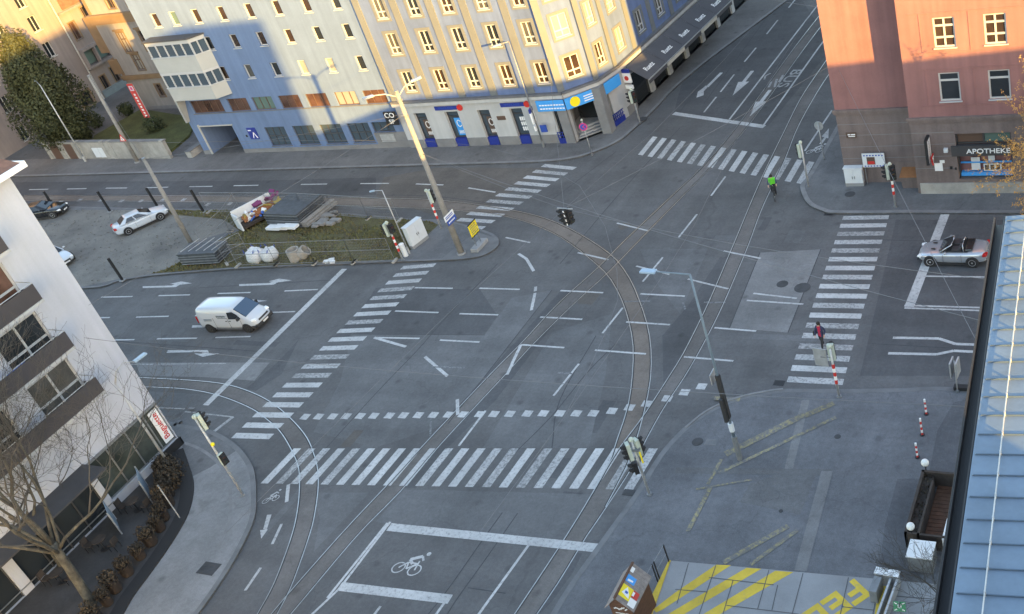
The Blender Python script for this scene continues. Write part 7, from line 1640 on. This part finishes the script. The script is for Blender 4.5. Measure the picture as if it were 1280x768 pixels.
# ================================================================== TREES AND PLANTS
def branch_tree(name, label, base, h, spread, seed, trunk_r, bark, twig, fork=.3, levels=4, limbs=6, lean=(0, 0), nsplit=3, twig_r=.008, buds=None, group=None, cat='tree', up=.55, gnarl=.16):
    rg = random.Random(seed); b = Vector(base); t = thing(name, label, cat, b, group=group); tr, cr = MB(), MB(); bud = MB()
    top = b + Vector((lean[0], lean[1], h * fork)); pts = [b - Vector((0, 0, .15)), b + Vector((0, 0, .25)), b.lerp(top, .4) + Vector((rg.uniform(-.1, .1), rg.uniform(-.1, .1), 0)), b.lerp(top, .75) + Vector((rg.uniform(-.1, .1), rg.uniform(-.1, .1), 0)), top]
    tr.tube(catmull(pts, 3), [trunk_r * (1.5 if i < 2 else 1.1 - .25 * i / 12) for i in range(len(catmull(pts, 3)))], 12)
    def grow(p, d, L, r, lv):
        n = 5 if lv < 2 else 4; P = [p]; dd = d.copy()
        for k in range(n): dd = (dd + Vector((rg.gauss(0, gnarl), rg.gauss(0, gnarl), rg.gauss(.05 * up, gnarl)))).normalized(); P.append(P[-1] + dd * L / n)
        r1 = r * .55 if lv < levels else max(twig_r * .6, r * .4); rad = [r + (r1 - r) * k / n for k in range(n + 1)]
        (tr if lv == 0 else cr).tube(P, rad, 9 if lv == 0 else (6 if lv == 1 else (5 if lv == 2 else 3)), lv < 2)
        if lv >= levels:
            if buds:
                for q in P[1:]:
                    for _ in range(buds):
                        c = q + Vector((rg.gauss(0, .06), rg.gauss(0, .06), rg.gauss(0, .06))); s_ = rg.uniform(.03, .065); e = Vector((rg.gauss(0, 1), rg.gauss(0, 1), rg.gauss(0, 1))).normalized(); g_ = e.orthogonal().normalized(); bud.quad(c - e * s_, c - g_ * s_ * .5, c + e * s_, c + g_ * s_ * .5)
            return
        m = nsplit + (lv == 1) + (lv == 2)
        for k in range(m):
            f = .35 + .65 * (k + rg.random() * .8) / m; i = min(n - 1, int(f * n)); q = P[i].lerp(P[i + 1], f * n - i) if f < 1 else P[-1]
            ax = Vector((rg.gauss(0, 1), rg.gauss(0, 1), rg.gauss(up * .5, .7))).normalized(); nd = (dd * .75 + ax * .75).normalized(); grow(q, nd, L * rg.uniform(.5, .78), max(twig_r, rad[i] * .55), lv + 1)
        grow(P[-1], dd, L * .68, r1, lv + 1)
    for k in range(limbs):
        a = 6.283 * (k + rg.uniform(-.25, .25)) / limbs; el = rg.uniform(.35, 1.1) if k else 1.4; d = Vector((math.cos(a) * math.cos(el) * spread, math.sin(a) * math.cos(el) * spread, math.sin(el))).normalized(); st = b.lerp(top, rg.uniform(.78, 1.0)) if k else top
        grow(st, d, h * (1 - fork) * rg.uniform(.36, .5), trunk_r * rg.uniform(.34, .5), 0)
    tr.build('trunk', M[bark], t, True); c = cr.build('crown', M[twig], t, True)
    if buds: bud.build('buds', M['bud'], c)
    return t
branch_tree('plane_tree', 'large bare plane tree on the dark terrace before the balcony house', (-50.05, 21.15, .15), 16, .82, 21, .23, 'bark', 'twig', fork=.26, limbs=9, levels=5, lean=(.1, .2), nsplit=2, twig_r=.008, up=.8)
branch_tree('bare_tree', 'bare tree at the lower left corner behind the plane tree trunk', G(78, 705, .15), 12, .8, 5, .2, 'bark', 'twig', fork=.25, limbs=6, levels=4, nsplit=2, twig_r=.012)
branch_tree('budding_tree', 'tree with golden buds in front of the pharmacy shop window', (-4.3, 55.6, 0.05), 11.6, .5, 9, .2, 'bark', 'twig_gold', fork=.2, limbs=9, levels=3, nsplit=4, twig_r=.010, buds=6)
branch_tree('small_bare_tree', 'small bare tree at the wall of the blue roofed building', (-8.3, 27.6, .09), 5.6, 1.1, 14, .06, 'twig', 'twig', fork=.2, limbs=6, levels=3, nsplit=3, twig_r=.008)
def leaf_body(mb, c, rad, n, rg, size, shape=None, shell_=.6):
    c = Vector(c); k = 0
    while k < n:
        d = Vector((rg.gauss(0, 1), rg.gauss(0, 1), rg.gauss(0, 1))).normalized(); f = rg.random() ** (1 / 3) if rg.random() > shell_ else rg.uniform(.8, 1.06)
        l = 1 + .16 * math.sin(d.x * 5 + d.z * 7) + .12 * math.sin(d.y * 9 - d.z * 4 + 1)
        q = Vector((d.x * rad[0], d.y * rad[1], d.z * rad[2])) * f * l
        if shape: s_ = shape(q.z / rad[2]); q.x *= s_; q.y *= s_
        e = (d + Vector((rg.gauss(0, .6), rg.gauss(0, .6), rg.gauss(0, .6)))).normalized(); a = e.orthogonal().normalized(); b2 = e.cross(a); an = rg.uniform(0, 6.28); a, b2 = a * math.cos(an) + b2 * math.sin(an), b2 * math.cos(an) - a * math.sin(an); s_ = size * rg.uniform(.6, 1.4); p = c + q; mb.quad(p - a * s_, p - b2 * s_ * .7, p + a * s_, p + b2 * s_ * .7); k += 1
rg = random.Random(17); ib = G(96, 189, .12)
t = thing('ivy_covered_tree', 'tall tree wrapped in dark green ivy before the cream building', 'tree', ib)
MB().tube([ib, ib + Vector((0, 0, 6)), ib + Vector((.1, 0, 11))], [.4, .3, .08], 10).build('trunk', M['bark'], t, True)
mb = MB(); shp = lambda z: .72 + .28 * math.cos((z + .25) * 1.9)
leaf_body(mb, ib + Vector((0, 0, 6.3)), (3.3, 3.3, 6.1), 24000, rg, .125, shp)
for dx, dy, dz, r_ in ((-1.9, .5, 7.5, 1.6), (1.7, -.5, 6.2, 1.5), (.6, -1.2, 9.6, 1.6), (-1.0, 0, 3.6, 1.9), (1.5, -.3, 3.0, 1.5), (-.3, 0, 11.2, 1.3)): leaf_body(mb, ib + Vector((dx, dy, dz)), (r_, r_, r_ * 1.2), 1800, rg, .125)
mb.build('crown', M['ivy'], t)
# pots along the terrace edge
pl = offset_line(tk, -1.25); d_ = 0; cnt = 0; last = None; lbls = []
proto = None
for i in range(len(pl) - 1):
    a, b = pl[i], pl[i + 1]
    if last is None or (b - last).length > .74:
        last = b; cnt += 1
        if cnt < 2 or cnt > 19: continue
        if proto is None:
            rg = random.Random(33); proto = thing('plant_pot', 'rust brown pot with a small brown shrub in the curved row along the terrace edge', 'plant pot', (0, 0, 0), group='rust brown plant pots along the terrace edge')
            MB().lathe((0, 0, 0), [(.27, 0), (.31, .1), (.33, .62), (.36, .66), (.33, .68), (.29, .6), (.02, .58)], 14).build('pot', M['rust'], proto, True, world=False)
            m2 = MB(); leaf_body(m2, (0, 0, .78), (.40, .40, .42), 620, rg, .05); m2.build('shrub', M['shrub'], proto, world=False); q = proto
        else: q = dup(proto, (0, 0, 0), 0)
        q.location = (b.x + .06 * math.sin(cnt * 5), b.y + .06 * math.cos(cnt * 3), .15); q.rotation_euler = (0, 0, cnt * 1.1); s_ = 1 + .12 * math.sin(cnt * 2.3); q.scale = (s_, s_, s_ * (1 + .1 * math.cos(cnt)))
hb = thing('clipped_shrub', 'cluster of brown green shrub at the tip of the terrace by the lamp', 'shrub', G(224, 600, .15)); rg = random.Random(40); m2 = MB(); c = G(222, 598, .15)
for dx, dy, r_ in ((0, 0, .75), (.6, -.7, .7), (-.8, .35, .6), (.9, -1.5, .55)): leaf_body(m2, c + Vector((dx - .3, dy, .6)), (r_, r_, r_), 900, rg, .07)
m2.build('foliage', M['shrub'], hb)
for i, (px, r_, lb) in enumerate((((121, 157), .8, 'dark green bush at the far tip of the villa lawn'), ((195, 163), .9, 'dark green bush beside the red banner'), ((160, 142), .7, 'dark green bush at the back edge of the villa lawn'), ((110, 172), .6, 'small dark bush left of the concrete mast behind the wall'))):
    c = G(*px, .35); t = thing('bush', lb, 'bush', c); m2 = MB(); leaf_body(m2, c + Vector((0, 0, r_ * .7)), (r_ * 1.2, r_, r_), 800, rg, .1); m2.build('foliage', M['hedge'], t)
# terrace furniture
def cafe_table(x, y, lb):
    t = thing('cafe_table', lb, 'table', (x, y, .15), group='cafe tables on the terrace'); MB().cyl((x, y, .88), .36, .04, n=20).build('table_top', M['wood_dark'], t); MB().tube([(x, y, .17), (x, y, .86)], .035, 8).build('leg', M['black'], t); MB().cyl((x, y, .18), .24, .04, n=14).build('foot', M['black'], t)
def cafe_chair(x, y, rz, lb):
    t = thing('cafe_chair', lb, 'chair', (x, y, .15), rz, group='cafe chairs on the terrace'); MB().box(-.22, .22, -.22, .22, .42, .46).build('seat', M['wood_dark'], t, world=False); MB().box(-.24, -.2, -.22, .22, .5, .88).build('backrest', M['wood_dark'], t, world=False)
    for sx in (-.2, .2):
        for sy in (-.2, .2): MB().box(sx - .015, sx + .015, sy - .015, sy + .015, 0, .42 if sx > 0 else .88).build('leg', M['black'], t, world=False)
for i, (x, y) in enumerate(((-53.0, 27.2), (-52.6, 24.4), (-53.2, 22.0))):
    cafe_table(x, y, ('round cafe table nearest the bakery window', 'round cafe table in the middle of the terrace', 'round cafe table behind the plane tree')[i])
    cafe_chair(x + .75, y + .1, 3.3, ('cafe chair on the street side of the table nearest the bakery window', 'cafe chair on the street side of the middle terrace table', 'cafe chair on the street side of the table behind the plane tree')[i]); cafe_chair(x - .7, y - .2, .2, ('cafe chair on the house side of the table nearest the bakery window', 'cafe chair on the house side of the middle terrace table', 'cafe chair on the house side of the table behind the plane tree')[i])
for i, (a, b) in enumerate((((-53.9, 28.9), (-52.6, 27.9)), ((-53.9, 26.4), (-52.5, 25.5)))):
    t = thing('glass_screen', ('pale glass wind screen on the terrace nearest the bakery window', 'pale glass wind screen farther along the terrace')[i], 'screen', (*a, .15), group='glass wind screens'); m2 = MB(); m2.bar((*a, .95), (*b, .95), .02, 1.4); m2.build('glass_panel', M['lamp_glass'], t); m2 = MB()
    for q in (a, b): m2.bar((*q, .15), (*q, 1.75), .06, .06, up=(0, 1, 0))
    m2.build('post', M['galv'], t)
# ================================================================== LIGHT, SKY, CAMERA
sun_az, sun_el = R(-36.0), R(10.7)
sd = Vector((math.cos(sun_az) * math.cos(sun_el), math.sin(sun_az) * math.cos(sun_el), math.sin(sun_el)))
sl = bpy.data.lights.new('sun', 'SUN'); sl.energy = SUN_E; sl.angle = R(.5); sl.color = (1.0, .61, .18)
so = bpy.data.objects.new('sun', sl); COL.objects.link(so); so.rotation_euler = sd.to_track_quat('Z', 'Y').to_euler(); so.location = (40, -40, 60)
wd = bpy.data.worlds.new('World'); S.world = wd; wd.use_nodes = True
nt = wd.node_tree; bg = nt.nodes['Background']; sky = nt.nodes.new('ShaderNodeTexSky'); sky.sky_type = 'NISHITA'; sky.sun_disc = False
sky.sun_elevation = sun_el; sky.sun_rotation = R(126.0); sky.altitude = 570; sky.air_density = 1.0; sky.dust_density = 1.2; sky.ozone_density = 1.0
nt.links.new(sky.outputs['Color'], bg.inputs['Color']); bg.inputs['Strength'].default_value = SKY_S
cam = bpy.data.cameras.new('camera'); co = bpy.data.objects.new('camera', cam); COL.objects.link(co)
cam.sensor_width = 36; cam.sensor_fit = 'HORIZONTAL'; cam.lens = F_PX / 1280 * 36; cam.shift_x = (640 - CX) / 1280; cam.clip_end = 4000; cam.clip_start = .1
m3 = Matrix((AX, -AY, -AZ)).transposed(); co.matrix_world = Matrix.Translation((0, 0, HCAM)) @ m3.to_4x4()
S.camera = co
S.view_settings.view_transform = 'Standard'; S.view_settings.look = 'None'; S.view_settings.gamma = 1; S.view_settings.use_curve_mapping = False
S.view_settings.exposure = EXPO
S.view_settings.use_white_balance = True; S.view_settings.white_balance_temperature = WB; S.view_settings.white_balance_tint = 10
S.cycles.max_bounces = 6; S.cycles.diffuse_bounces = 3; S.cycles.glossy_bounces = 3; S.cycles.use_denoising = True
S.render.film_transparent = False
